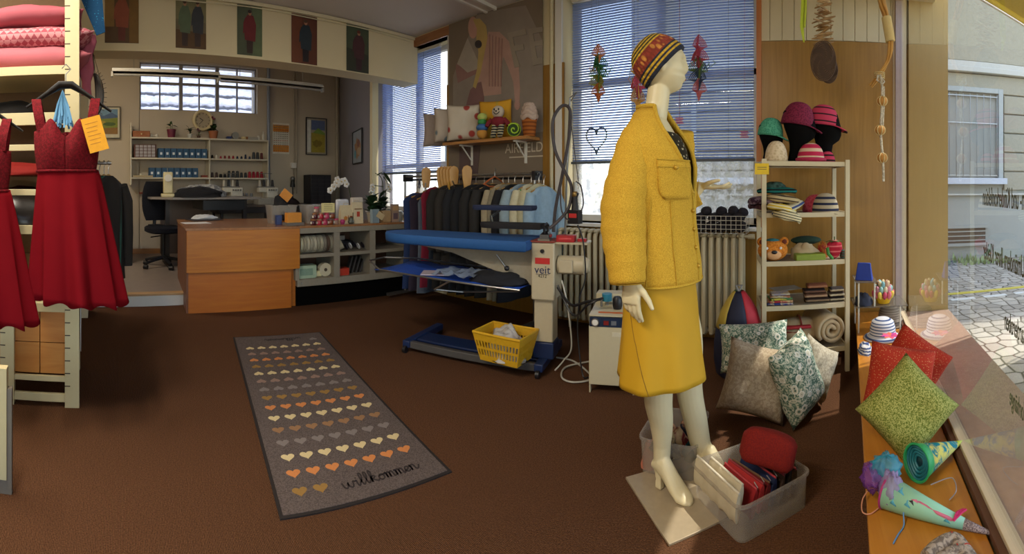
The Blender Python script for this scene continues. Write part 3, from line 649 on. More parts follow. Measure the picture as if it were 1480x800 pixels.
# work tables
TB = M('table_top', '8d8580', .35); DK = M('table_frame', '3a3230', .5)
wb = thing('work_table', 'long narrow dark work table along the workshop back wall', 'table', (-7.1, 0, .12))
b = MB(); b.bx(-.28, .35, 1.9, 3.75, .78, .81); b.build('tabletop', M('dark_top', '5c4f48', .4), wb, bev=.003); b = MB(); b.bx(-.25, .3, 1.9, 3.6, .68, .78, DK); b.build('apron', None, wb)
for x_, y_ in ((-.22, 1.95), (.28, 1.95), (-.22, 3.6), (.28, 3.6), (.28, 2.7)): b = MB(); b.bx(x_-.02, x_+.02, y_-.02, y_+.02, 0, .7); b.build('leg', DK, wb)
tq = pX(255, 306, -6.3)
wt2 = thing('sewing_table', 'grey sewing table with rounded front edge behind the counter', 'table', (-6.3, 1.35, .12))
b = MB(); b.loft([[V(p) for p in ((-.5, -.62, .93), (.2, -.62, .93), (.45, -.35, .93), (.45, .9, .93), (-.5, .9, .93))], [V(p) for p in ((-.5, -.62, .96), (.2, -.62, .96), (.45, -.35, .96), (.45, .9, .96), (-.5, .9, .96))]]); b.build('tabletop', TB, wt2, bev=.004)
b = MB(); b.bx(-.35, .3, .1, .7, .78, .92, BLACK); b.build('motor_box', None, wt2)
for y_ in (-.35, .8): b = MB(); b.bx(-.3, .3, y_-.03, y_+.03, 0, .04); b.bx(-.03, .03, y_-.03, y_+.03, 0, .94); b.build('leg', DK, wt2)
# sewing machine on that table
def sewing_machine(p, rz, label, c, s=1.):
    t = thing('sewing_machine', label, 'sewing machine', p, rz); m = M('machine_'+c, c, .35); t.scale = (s,)*3
    b = MB(); b.bx(-.09, .09, -.21, .21, 0, .05); b.build('bed', m, t, bev=.012)
    b = MB(); b.bx(-.065, .065, -.21, -.09, .05, .34); b.build('pillar', m, t, bev=.015)
    b = MB(); b.bx(-.055, .055, -.1, .2, .24, .34); b.bx(-.055, .055, .12, .2, .15, .25); b.build('arm', m, t, bev=.015)
    b = MB(); b.cyl((0, -.21, .26), (0, -.245, .26), .05, m=WHITE); b.build('handwheel', None, t)
    b = MB(); b.cyl((0, .17, .05), (0, .17, .16), .004, m=METAL); b.bx(-.01, .01, .155, .185, .05, .055, METAL); b.build('needle_bar', None, t)
    for y_ in (0, .05): b = MB(); b.cyl((0, y_, .34), (0, y_, .42), .003, m=METAL); b.build('spool_pin', None, t)
    return t
mp_ = pr(248, 306, 6.25); sewing_machine(V((-6.15, .98, 1.08)), 1.45, 'cream sewing machine seen end-on beside the office chair', 'cfc396', 1.0)
# fabric heap beside it
def heap(name, label, cat, c, rx, ry, rz, m, seed=1, amp=.25, n=26, fs=6.):
    b = MB(); rings = []; k = 12
    for i in range(k+1):
        t_ = -.35+(PI/2+.35)*i/k
        ring = []
        for j in range(n):
            a = 2*PI*j/n; d = V((math.cos(a)*math.cos(t_), math.sin(a)*math.cos(t_), math.sin(t_)))
            q = 1+amp*noise.noise(d*fs*.35+V((seed*3.1, 0, 0)))+amp*.4*noise.noise(d*fs+V((seed, 5, 0))); p = V((d.x*rx*q, d.y*ry*q, max(0, d.z*rz*q+.002)))
            ring.append(p)
        rings.append(ring)
    b.loft(rings, m); o = b.build(name, None, smooth=80); o.location = c; return tag(o, label, cat)
heap('folded_fabric', 'crumpled white and grey fabric heaped behind the cream sewing machine', 'fabric', (-6.15, 1.45, 1.08), .22, .36, .17, M_cloth('fabric_whitegrey', 'b8b8b4', '77787c', 14, kind='print'), 2)
heap('folded_fabric', 'black fabric lying on the sewing table right of the machine', 'fabric', (-5.98, 1.35, 1.08), .16, .35, .14, M('fabric_black', '14141a', .9), 5)
def overlocker(p, label):
    t = thing('overlock_machine', label, 'sewing machine', p); m = M('machine_white', 'c9c6ba', .35); m2 = M('machine_grey', '6d6a66', .4)
    b = MB(); b.bx(-.12, .12, -.2, .17, 0, .11); b.build('bed', M('machine_greige', '99958c', .4), t, bev=.012)
    b = MB(); b.bx(-.09, .09, -.03, .17, .11, .28); b.bx(-.07, .06, -.16, .0, .2, .28); b.build('head', m, t, bev=.015)
    b = MB(); 
    for i in range(4): b.cyl((.1, .0+i*.04, .24), (.115, .0+i*.04, .24), .014, m=m2)
    b.build('tension_dials', None, t)
    b = MB(); b.bx(-.09, -.02, -.15, .15, .28, .3); b.cyl((-.07, 0, .28), (-.07, 0, .52), .005, m=METAL); b.bx(-.075, -.065, -.12, .12, .51, .52); b.build('thread_stand', m2, t)
    for i in range(4): b = MB(); b.lathe([(.028, .3), (.02, .4), (.01, .41)], (-.05, -.11+i*.075, 0), M('thread_%d' % (i % 2), ['b8b2a6', '2a2a2e'][i % 2])); b.build('thread', None, t)
    return t
overlocker(V((-6.98, 2.16, .93)), 'white overlock machine with thread spools on the work table, left one')
overlocker(V((-6.98, 2.78, .93)), 'white overlock machine with thread spools on the work table, right one')
heap('dark_bag', 'dark crumpled bag on the work table right of the overlockers', 'bag', (-7.0, 3.15, .93), .14, .22, .15, M('bag_dark', '2a1c20', .8), 8)
# little clutter below the shelves
tag(MB().bx(0, .03, -.16, .16, 0, .03).build('red_rail', M('dullred'), loc=pX(215, 280, -7.38)), 'thin red strip with hanging tools on the wall behind the chair', 'rail')
o = MB(); o.tube([(0, 0, .1), (.02, .02, 0), (.02, .08, -.1), (.04, .02, -.2)], .01, BLACK); o.ball((0, 0, .12), (.03, .03, .06), BLACK); tag(o.build('hair_dryer', None, loc=pX(221, 279, -7.36)), 'black hand-held tool with a curled cord on the wall behind the chair', 'tool')
o = MB(); o.bx(0, .06, -.05, .05, 0, .06, BLACK); o.tube([(.03, 0, 0), (.05, -.1, -.15), (.05, -.15, -.2)], .006, BLACK); tag(o.build('wall_socket', None, loc=pX(230, 282, -7.39)), 'black plug adapter beside the hanging tool', 'plug')
for i, (px, py, c, lab) in enumerate(((271, 285, 'cfae8a', 'small jar with brushes on the table by the wall'), (278, 288, 'a5634a', 'small reddish jar on the table by the wall'), (291, 290, 'c2b9a0', 'small cream bottle on the table by the wall'), (297, 290, 'b8b09a', 'second small cream bottle by the wall'))):
    b = MB(); b.lathe([(.03, 0), (.032, .1), (.015, .12), (.015, .15)], m=M('jar_'+c, c, .4)); q = pX(px, py, -7.2); tag(b.build('storage_jar', None, loc=(q.x, q.y, 1.08)), lab, 'jar')
b = MB(); b.bx(-.1, .12, -.5, .3, 1.04, 1.08); b.bx(-.1, -.05, -.5, .3, .12, 1.04); tag(b.build('wall_ledge', M('dark_top'), loc=(-7.28, 1.55, 0)), 'low ledge against the wall holding the small jars', 'ledge')
# storage tower
t = thing('drawer_tower', 'black tower of small drawers on the counter end in the workshop', 'drawer tower', V((-6.95, 3.72, .93)))
b = MB(); b.bx(-.15, .13, -.2, .2, 0, .5); b.build('case', BLACK, t, bev=.005)
for r in range(7):
    for c_ in range(3): b = MB(); b.bx(.13, .145, -.19+c_*.13, -.07+c_*.13, .01+r*.068, .07+r*.068); b.build('drawer', M('smoke_drawer', '33343a', .25), t)
# office chair
oc = thing('office_chair', 'black swivel office chair with high backrest beside the sewing table', 'chair', pf(238, 385, .12)+V((0, -.02, 0)), 0.2)
FAB = M_cloth('chair_fabric', '15161d', '20222c', 90, kind='tweed')
b = MB(); b.loft([[V((math.copysign(abs(math.cos(a))**.6, math.cos(a))*.24*s, math.copysign(abs(math.sin(a))**.6, math.sin(a))*.25*s, z)) for a in [i*PI/12 for i in range(24)]] for z, s in ((.47, .85), (.49, 1), (.54, 1), (.56, .9))], FAB); b.build('seat', None, oc)
b = MB(); rings = []
for i in range(9):
    z = .62+.56*i/8; w_ = .2*(1-.25*(abs(i-4)/4)**2.5); y_ = -.3-.03*math.sin(i/8*PI)+.0*i
    rings.append([V((w_*math.cos(a), y_+.04*math.sin(a)*(1 if i not in (0, 8) else .4), z)) for a in [k*PI/8 for k in range(16)]])
b.loft(rings, FAB); b.build('backrest', None, oc)
b = MB(); b.tube([(0, -.1, .46), (0, -.32, .47), (0, -.36, .55), (0, -.34, .75)], .025, BLACK); b.bx(-.09, .09, -.38, -.3, .46, .56, BLACK); b.build('back_bracket', None, oc)
b = MB(); b.cyl((0, 0, .1), (0, 0, .47), .03, m=BLACK); b.cyl((.02, 0, .43), (.2, .05, .42), .008, m=BLACK); b.build('gas_lift', None, oc)
for i in range(5):
    a = i*2*PI/5+.3; e = V((.3*math.cos(a), .3*math.sin(a), .075)); b = MB(); b.tube([(0, 0, .13), e*.5+V((0, 0, .07)), e], [.028, .022, .018], BLACK); lg = b.build('base_arm', None, oc)
    b = MB(); b.cyl(e+V((-.02, .02, -.045)), e+V((.02, -.02, -.045)), .03, m=BLACK); b.build('caster', None, lg)
oc.rotation_euler = (0, 0, -1.35)
# white cube shelf at the left
wc = thing('cube_shelf', 'white open cube shelf at the left of the workshop', 'shelf', pf(180, 376, .12)+V((.1, -.3, 0)))
b = MB(); 
for z in (0, .34, .72): b.bx(-.16, .16, -.4, .4, z, z+.03)
for y_ in (-.385, 0, .385): b.bx(-.16, .16, y_-.015, y_+.015, 0, .75)
b.build('carcass', WHITE, wc, bev=.002); b = MB(); b.bx(-.165, -.155, -.4, .4, 0, .75); b.build('back_panel', WHITE, wc)
heap('dark_bag', 'small black bag in the upper cube of the white shelf', 'bag', wc.location+V((0, .2, .37)), .1, .14, .2, M('bag_black', '1c1614', .8), 3)
heap('crumpled_paper', 'pile of white and pink paper in the lower cube of the white shelf', 'paper', wc.location+V((0, .2, .03)), .12, .16, .14, M_cloth('paperpile', 'b5a8a4', '6f5550', 20, kind='print'), 4)
for i, c in enumerate(('26263a', '2c2c34', '1f2030', 'b0602a')): 
    b = MB(); b.bx(-.13, .13, -.19+.02*i, .19, .75+i*.05, .795+i*.05, M('cloth_'+c, c, .9)); tag(b.build('folded_cloth', None, bev=.018, loc=wc.location+V((0, .18, 0))), ['folded dark navy cloth, lowest in the pile on the white shelf', 'folded charcoal cloth, second from the bottom on the white shelf', 'folded dark blue cloth under the orange one on the white shelf', 'orange cloth on top of the pile on the white shelf'][i], 'cloth', 'folded cloths on the white cube shelf')
# ============ counter: desk, cubby unit, the things on it ============
OAK = M_wood('counter_oak', 'b0661a', 'c27a22', (1.2, 1.2, 14), .35)
TOP = M_wood('counter_top', '8f5f38', 'a8744a', (10, 1.5, 10), .25)
DD = V((.12, 1.11, 0)).normalized(); DN = V((DD.y, -DD.x, 0))       # along the counter front, and out of it
dk = thing('counter_desk', 'wide oak-fronted sales desk with an overhanging front panel', 'desk', (-4.25, .86, 0)); dk.matrix_basis = frame((-4.25, .86, 0), DD)
# local: x along front, y = behind (Z cross X)
L = 1.12
b = MB(); b.bx(.0, L, .05, .07, 0, .42); b.bx(.02, L-.06, .0, .05, .0, .40); b.build('kick_panel', M_wood('counter_oak_low', 'aa5c12', 'b86a1a', (1.2, 1.2, 14), .4), dk)
b = MB(); b.bx(0, L+.02, -.035, .0, .395, .80); b.build('front_panel', OAK, dk, bev=.003)
b = MB(); b.bx(-.012, L+.02, -.035, 1.2, .80, .822); b.build('desktop', TOP, dk, bev=.002)
b = MB(); b.bx(0, .02, 0, 1.15, 0, .80); b.build('side_panel', M_wood('counter_side', '6a3f28', '7a4c32', (8, 8, 1), .5), dk)
b = MB(); b.bx(L-.02, L, .1, 1.15, 0, .80); b.build('side_panel', M_wood('counter_side', '6a3f28', '7a4c32', (8, 8, 1), .5), dk)
# cubby unit
cu = thing('cubby_counter', 'low counter unit with six grey-edged open compartments on a black plinth', 'counter', (0, 0, 0)); CT = frame(V((-4.25, .86, 0))+DD*(L+.0), DD); cu.matrix_basis = CT
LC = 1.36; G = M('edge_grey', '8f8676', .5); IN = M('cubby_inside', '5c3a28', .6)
b = MB(); b.bx(0, LC, .03, .5, 0, .21); b.build('plinth', M('plinth_black', '080706', .9, spec=.05), cu)
b = MB(); b.bx(-.0, LC+.02, -.015, .55, .80, .822, TOP); b.bx(0, LC+.02, -.018, .0, .745, .80, G); b.build('worktop', None, cu, bev=.002)
b = MB()
xs = [0, .44, .87, LC]
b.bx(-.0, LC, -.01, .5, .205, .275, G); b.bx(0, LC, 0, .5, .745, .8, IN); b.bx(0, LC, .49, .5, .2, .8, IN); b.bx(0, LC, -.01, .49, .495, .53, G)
for i, x in enumerate(xs): w_ = .035 if i in (1, 2) else .02; b.bx(x-w_, x+w_, -.012, .49, .27, .75, G)
b.build('carcass', None, cu)
b = MB(); b.cyl((.045, -.012, .24), (.045, -.02, .24), .008, m=METAL); b.build('lock', None, cu)
def cl(x, y, z): return CT @ V((x, y, z))
def cobj(b, name, label, cat, x, y, z, m=None, rz=0, group=None, **kw):
    o = b.build(name, m, **kw); o.matrix_basis = CT @ Matrix.Translation((x, y, z)) @ rz_(rz); return tag(o, label, cat, group)
# reels of trim in the top left compartment
rc = ['c9c2a8', 'b8b09a', 'd2ccb8', 'bdb7a4', 'cfc9b5', 'b4ad98', 'c6c0ac', '9a9284', '6a5446', 'a79f8c']
for i in range(10):
    b = MB(); r = .09; c = M('reel_'+rc[i], rc[i], .7)
    b.lathe([(.02, -.012), (r, -.012), (r, -.008), (r*.8, -.007), (r*.8, .007), (r, .008), (r, .012), (.02, .012)], (0, 0, 0), c, n=28, T=Matrix.Rotation(PI/2, 4, 'Y'))
    cobj(b, 'ribbon_reel', f"upright ribbon reel in the top left counter compartment, {['first','second','third','fourth','fifth','sixth','seventh','eighth','ninth','tenth'][i]} from the left", 'reel', .055+i*.037, .08, .625, group='ribbon reels standing in the counter')
b = MB(); b.lathe([(.015, -.035), (.07, -.035), (.07, .035), (.015, .035)], (0, 0, 0), M('tape_cream', 'c9bfa2', .8), n=26, T=Matrix.Rotation(PI/2, 4, 'X')); b.cyl((0, -.037, 0), (0, -.034, 0), .018, m=M('dark_core', '4a3a2a')); cobj(b, 'tape_roll', 'thick cream roll of tape in the lower left compartment', 'roll', .345, .1, .345)
b = MB(); b.bx(-.1, .1, -.06, .06, 0, .13, M('mint_box', 'a3b79c', .6)); b.bx(-.08, .06, -.0615, -.06, .03, .1, M('mint_print', '7f9a86', .6)); cobj(b, 'carton', 'pale mint green carton in the lower left compartment', 'box', .13, .1, .275, bev=.003)
b = MB(); b.ball((0, 0, .05), (.05, .05, .05)); b.ball((.06, .02, .04), (.03, .04, .04)); cobj(b, 'yarn_ball', 'dark plum ball of yarn behind the mint carton', 'yarn', .24, .24, .275, M('plum', '4a2a3a', .9), )
b = MB(); b.bx(-.04, .04, -.03, .03, 0, .06); cobj(b, 'cream_spool', 'cream spool between mint carton and tape roll', 'spool', .265, .1, .275, M('cream_card', 'd9cfa0'), bev=.01)
b = MB(); b.bx(-.06, .06, -.05, .05, 0, .075); cobj(b, 'red_carton', 'small bright red box in the lower middle compartment', 'box', .545, .08, .275, M('bright_red', 'b8361f', .5), bev=.002)
b = MB()
for i in range(5): b.lathe([(.02, -.004), (.035, -.004), (.035, .004), (.02, .004)], (.0, 0, 0), [M('bobbin_dark', '25222a', .4), M('bobbin_white', 'cfcfcf', .4)][i % 2], T=Matrix.Translation((i*.05, 0, .035+.01*(i % 3)))@Matrix.Rotation(1.2, 4, 'Y'))
cobj(b, 'trim_bundle', 'string of small black and white bobbins in the upper middle compartment', 'trim', .6, .1, .535)
b = MB(); b.lathe([(.02, -.03), (.06, -.03), (.06, .03), (.02, .03)], (0, 0, 0), M('tape_cream', 'c9bfa2'), T=Matrix.Rotation(1.1, 4, 'Y')@Matrix.Rotation(.3, 4, 'X')); cobj(b, 'tape_roll', 'tilted cream roll of tape in the upper middle compartment', 'roll', .53, .12, .6)
b = MB(); b.bx(-.06, .06, -.05, .05, 0, .05); cobj(b, 'grey_carton', 'small grey box at the back of the upper middle compartment', 'box', .62, .35, .62, M('greyish', 'a9a49c'), bev=.003)
b = MB(); b.bx(-.12, .14, -.1, .1, 0, .08); cobj(b, 'black_carton', 'black tray at the back of the upper middle compartment', 'box', .62, .35, .532, BLACK, bev=.003)
b = MB()
for i in range(4): b.loft([[V((-.1+i*.05+dx, -.01, .0)), V((-.1+i*.05+dx+.02, -.01, .0)), V((-.1+i*.05+dx+.02, .06, .0)), V((-.1+i*.05+dx, .06, .0))] if k == 0 else [V((-.02+i*.05+dx, .04, .17)), V((.0+i*.05+dx, .04, .17)), V((.0+i*.05+dx, .1, .17)), V((-.02+i*.05+dx, .1, .17))] for k in (0, 1) for dx in (0,)])
cobj(b, 'zipper_bundle', 'leaning bundle of dark zips in the lower middle compartment', 'zips', .72, .12, .275, M('zip_dark', '37332f', .5))
# on the desk
def on_top(px, py, z=.822): return pf(px, py, z)
def tobj(b, name, label, cat, px, py, m=None, rz=0, z=.822, group=None, **kw):
    q = on_top(px, py, z); o = b.build(name, m, **kw); o.location = q; o.rotation_euler = (0, 0, rz); return tag(o, label, cat, group)
b = MB(); b.bx(-.1, .1, -.15, .15, 0, .002); tobj(b, 'paper_sheet', 'flat white sheet on the left of the oak desk', 'paper', 283, 322, M('paper_white', 'd8dadc', .7), .1)
heap('crumpled_wrapping', 'crumpled white wrapping on a dark folder on the oak desk', 'wrapping', on_top(295, 317)+V((0, 0, .012)), .1, .16, .05, M('wrap_white', 'cfd0d4', .6), 7)
b = MB(); b.bx(-.14, .14, -.2, .18, 0, .012); tobj(b, 'dark_folder', 'dark folder beneath the crumpled wrapping', 'folder', 296, 318, M('folder_dark', '2b2220', .5), .2, bev=.002)
b = MB(); b.bx(-.1, .1, -.13, .13, 0, .035); tobj(b, 'orange_packet', 'flat orange packet on the right of the oak desk', 'packet', 414, 322, M('orange_packet', 'd9831e', .5), .1, bev=.004)
b = MB(); b.tube([(.0, -.06, .015), (.03, 0, .03), (0, .06, .015), (-.03, 0, .02), (0, -.06, .015)], .013); tobj(b, 'hand_stapler', 'small dark gadget beside the orange packet', 'gadget', 396, 316, BLACK, 1)
t = thing('tape_dispenser', 'black and orange desk tape dispenser left of the orange card box', 'dispenser', on_top(425, 322), 0)
b = MB(); b.bx(-.05, .05, -.08, .08, 0, .04, BLACK); b.bx(-.03, .03, .02, .06, .04, .12, BLACK); b.build('base', None, t, bev=.005); b = MB(); b.lathe([(.02, -.02), (.045, -.02), (.045, .02), (.02, .02)], m=M('orange_tape', 'd07a2a', .4), T=Matrix.Translation((0, -.02, .085))@Matrix.Rotation(PI/2, 4, 'Y')); b.build('tape', None, t)
b = MB(); b.bx(-.03, .03, -.03, .03, 0, .1, M('bluebox', '2a3f73', .5)); cobj(b, 'blue_carton', 'small dark blue box behind the tape dispenser', 'box', -.13, .22, .822, bev=.003)
b = MB(); b.bx(-.04, .04, -.08, .08, 0, .13, M('orange_card', 'd98f35', .6)); b.bx(-.06, .06, -.1, .1, -.0, .03, M('box_grey', '6a6560', .6)); q = cl(.0, .12, .822); o = b.build('card_box', None, bev=.003); o.location = q; tag(o, 'orange card standing in a low grey tray on the counter', 'card box'); 
# jam jars pyramid
jar = None
jc = ['4a1420', '7a3a1a', 'b0283a', '8f6a5a', 'b53a5a']; lidc = ['8f5a30', 'b07a5a', 'a52a44', '7a5a5a', 'c0406a']
jars = [(r, i) for r, n in ((0, 5), (1, 4), (2, 1)) for i in range(n)]
for k, (r, i) in enumerate(jars):
    t = thing('jam_jar', f"small dark jam jar, {['first','second','third','fourth','fifth'][i]} from the left in the {['bottom','middle'][r] if r<2 else 'top'} row of the pyramid" if r < 2 else 'single jam jar on top of the jar pyramid', 'jar', cl(.20+i*.066+r*.02, .06, .822+r*.064), group='jam jars stacked on the counter')
    b = MB(); b.lathe([(.026, 0), (.029, .006), (.029, .04), (.024, .047)], m=M('jam_'+jc[(k*2) % 5], jc[(k*2) % 5], .15)); b.build('glass', None, t)
    b = MB(); b.lathe([(.027, .047), (.027, .0615), (.002, .062)], m=M('lid_'+lidc[k % 5], lidc[k % 5], .5)); b.build('lid', None, t)
    b = MB(); a0_ = -PI/2; b.loft([[(.0295*math.cos(a), .0295*math.sin(a), z) for a in [a0_-.55+j*.11+.08 for j in range(11)]] for z in (.012, .036)], M('jar_label', 'd8cfc2', .7), caps=False, close=False); b.build('label', None, t)
b = MB(); b.bx(-.075, .075, -.004, .004, 0, .1, M('card_cream', 'dccf92', .7)); 
for i in range(4): b.bx(-.05, .05, -.0046, -.004, .025+i*.018, .029+i*.018, M('ink_brown', '6a5a3a'))
cobj(b, 'price_card', 'cream handwritten card standing on the jam jars', 'card', .37, .06, .95, rz=0)
def plastic(name, c, a): return M(name, c, .25, alpha=a)
def tub(name, label, cat, w_, d, h, m, T, lid=False, taper=.85, th=.004, rim=.006):
    t = thing(name, label, cat); t.matrix_basis = T; b = MB()
    def rr(s, z, o=0): 
        pts = []; x, y, r = w_/2*s+o, d/2*s+o, .02
        for cx, cy, a0 in ((x-r, y-r, 0), (-x+r, y-r, PI/2), (-x+r, -y+r, PI), (x-r, -y+r, 1.5*PI)):
            pts += [V((cx+r*math.cos(a0+k*PI/8), cy+r*math.sin(a0+k*PI/8), z)) for k in range(5)]
        return pts
    b.loft([rr(taper, 0), rr(1, h), rr(1, h, rim), rr(1, h-.008, rim), rr(1, h-.008, rim-.002), rr(1, h-.002, rim-.003), rr(1, h-.002, -th), rr(taper, th, -th)], m, caps=True); b.build('shell', None, t)
    return t
CLEAR = M('clear_plastic', 'b9b3aa', .2, alpha=.42)
tub('plastic_tub', 'clear plastic tub behind the jam jars', 'tub', .3, .25, .2, CLEAR, CT@Matrix.Translation((.34, .36, .822)))
tub('plastic_tub', 'clear plastic tub with dark cloth behind the orange card', 'tub', .3, .26, .2, CLEAR, CT@Matrix.Translation((-.04, .42, .822)))
heap('dark_cloth', 'black cloth bulging out of the tub behind the orange card', 'cloth', cl(-.04, .42, .85), .12, .1, .3, M('fabric_black', '14141a', .9), 6)
b = MB(); b.bx(-.06, .06, -.003, .003, -.05, .05); o = b.build('orange_card', M('orange_card')); o.matrix_basis = CT@Matrix.Translation((-.02, .3, 1.13))@Matrix.Rotation(.7, 4, 'Y'); tag(o, 'tilted orange card on top of the black cloth', 'card')
# paper bags with print
def paper_bag(x, y, w_, h, label, c, shapes, rz=0):
    t = thing('paper_bag', label, 'bag'); t.matrix_basis = CT@Matrix.Translation((x, y, .822))@rz_(rz)
    m = M('bag_'+c, c, .8); b = MB(); d = .035
    b.loft([[V((-w_/2, -d, 0)), V((w_/2, -d, 0)), V((w_/2, d, 0)), V((-w_/2, d, 0))], [V((-w_/2, -d*.8, h*.6)), V((w_/2, -d*.8, h*.6)), V((w_/2, d*.8, h*.6)), V((-w_/2, d*.8, h*.6))], [V((-w_/2, -.004, h)), V((w_/2, -.004, h)), V((w_/2, .004, h)), V((-w_/2, .004, h))]], m); b.build('body', None, t)
    b = MB()
    for c2, poly in shapes: b.prism([(p[0]*w_, p[1]*h) for p in poly], .0015, M('print_'+c2, c2, .6, var=.22, scale=14), frame((-w_/2, -d-.001, 0), (1, 0, 0), (0, -1, 0)) if False else Matrix(((1, 0, 0, -w_/2), (0, 0, -1, -d-.0005), (0, 1, 0, 0), (0, 0, 0, 1))))
    b.build('print', None, t)
    b = MB(); b.tube([(-w_*.2, 0, h-.02), (-w_*.2, 0, h+.02), (w_*.2, 0, h+.02), (w_*.2, 0, h-.02)], .003, m=m, n=5); b.build('handle', None, t)
paper_bag(.60, .1, .15, .2, 'cream paper bag with orange flower print, left of the pair', 'c9b793', [('c07a30', blob(.35, .3, .15, .12, k=.3)), ('a85a2a', [(.55, .2), (.6, .2), (.6, .45), (.55, .45)]), ('8a4a2a', [(.7, .25), (.9, .25), (.9, .42), (.7, .42)]), ('4a3a2a', [(.92, .2), (.97, .2), (.97, .6), (.92, .6)])])
paper_bag(.73, .1, .13, .23, 'cream paper bag with a red square print, right of the pair', 'cdbb98', [('b8442a', [(.38, .32), (.66, .32), (.66, .56), (.38, .56)]), ('8a6a4a', [(.15, .66), (.85, .66), (.85, .71), (.15, .71)])])
b = MB(); b.bx(-.08, .08, -.02, .02, 0, .26, M('milk_white', 'cfcfd4', .4)); cobj(b, 'white_jug', 'pale plastic box behind the left paper bag', 'box', .66, .33, .822, CLEAR, bev=.02)
b = MB(); b.bx(-.07, .07, -.03, .03, 0, .28); cobj(b, 'large_bag', 'plain pale bag behind the bag with the red print', 'bag', .80, .24, .822, M('bag_pale', 'cabfb2', .8), bev=.01)
b = MB(); b.lathe([(.02, 0), (.035, .02), (.025, .05), (.03, .07)], m=M('glass_grey', '55584f', .2)); cobj(b, 'tea_light_glass', 'small smoky glass in front of the paper bags', 'glass', .625, .03, .822)
# plants on the counter
def cplant(x, y, *a, **k): return pot_plant(cl(x, y, .822), *a, **k)
cplant(.96, .17, 'leafy green plant with white blooms beside the paper bags', 'a89a86', .06, .11, 40, .19, .04, 'd8d8d0', .2, seed=11, leafm=LEAFD)
cplant(1.10, .22, 'broad-leaved dark plant in a beige square pot on the counter', 'b5946a', .06, .12, 18, .2, .045, seed=12, leafm=LEAFD)
b = MB(); b.bx(-.055, .055, -.045, .045, 0, .13, M('beige_pot', 'b5946a', .7)); cobj(b, 'beige_box', 'beige square box in front of the broad-leaved plant', 'box', 1.09, .1, .822, bev=.004)
b = MB(); b.bx(-.045, .045, -.02, .02, 0, .2, M('photo_pack', 'a98f7c', .6)); b.bx(-.03, .03, -.022, -.02, .03, .1, M('photo_print', '6a5560', .6)); b.bx(-.035, .035, -.022, -.02, .13, .18, M('photo_print2', 'c8a070', .6)); cobj(b, 'picture_box', 'tall narrow box with a picture on it, right of the beige box', 'box', 1.21, .08, .822)
b = MB(); b.bx(-.05, .05, -.02, .02, 0, .15, M('blue_grey_card', '8a9aa0', .6)); cobj(b, 'greeting_card', 'blue-grey card leaning below the leafy plant', 'card', .93, .05, .822, rz=.2)
b = MB(); b.bx(-.045, .045, -.002, .002, -.035, .035, M('tag_cream', 'cbb48a', .6)); o = cobj(b, 'gift_tag', 'tilted cream tag in front of the leafy plant', 'tag', .99, .025, .90); o.matrix_basis = o.matrix_basis@Matrix.Rotation(.6, 4, 'Y')
b = MB(); b.lathe([(.03, 0), (.035, .1), (.03, .12)], m=M('glass_pot', '8f8f88', .15)); cobj(b, 'glass_vase', 'small clear vase at the right end of the counter', 'vase', 1.29, .1, .822)
# orchids
def orchid(p, label, stems, seed):
    t = thing('orchid', label, 'orchid', p); R_ = random.Random(seed)
    b = MB(); b.lathe([(.05, 0), (.065, .12), (.06, .12), (.001, .11)], m=M('pot_grey', '9a948a', .5)); b.build('pot', None, t)
    b = MB()
    for i in range(5): a = i*1.3; leaf(b, (0, 0, .11), (math.cos(a), math.sin(a), .5), .17, .03, LEAFD, .6)
    b.build('foliage', None, t)
    for pts, fl in stems:
        b = MB(); b.tube(spline(pts, 4), .005, M('stem', '3a4428', .6), n=5); b.build('stem', None, t)
        if fl:
            b = MB()
            for q in fl:
                for k in range(5):
                    a = k*2*PI/5; c = V(q)+V((0, math.cos(a)*.022, math.sin(a)*.022)); b.ball(c, (.008, .02, .02), M('orchid_white', 'dcd8d2', .7), n=8, k=5)
                b.ball(V(q)+V((.01, 0, 0)), .008, M('orchid_core', 'c9a84a', .6), n=6, k=4)
            b.build('blossom', None, t)
orchid(cl(.82, .4, .822), 'tall orchid with a cluster of white blooms arching before the grey wall', [([(0, 0, .1), (.0, -.02, .3), (.02, -.08, .44), (.03, -.2, .46), (.03, -.3, .38)], [(.03, -.12, .47), (.04, -.17, .46), (.02, -.2, .43), (.05, -.24, .44), (.04, -.27, .4), (.03, -.31, .36), (.04, -.1, .43), (.04, -.22, .48)])], 1)
orchid(cl(1.19, .3, .822), 'tall sparse orchid with two white buds in front of the window', [([(0, 0, .1), (0, .0, .3), (0, -.03, .5), (.0, -.12, .56)], [(0, -.16, .4), (0, -.165, .36)]), ([(0, .02, .1), (0, .03, .32), (0, .06, .44), (0, .0, .52)], [(0, .07, .4), (0, .09, .37)]), ([(0, 0, .4), (0, -.16, .42)], None)], 2)
b = MB(); q = cl(1.19, .3, 1.28); leaf(b, (0, 0, .12), (0, .5, -.5), .16, .035, LEAFD, .2); leaf(b, (0, 0, .12), (0, -.5, -.1), .1, .03, LEAFD, .3); tag(b.build('dark_butterfly', None, loc=q), 'dark leaf-shaped clip near the top of the sparse orchid', 'clip')
# small bowls etc. pink
b = MB(); b.lathe([(.02, 0), (.03, .03), (.02, .05)], m=M('pinkjar', 'a8386a', .5)); cobj(b, 'pink_pot', 'little pink pot at the right end of the jam jars', 'pot', .535, .05, .822)
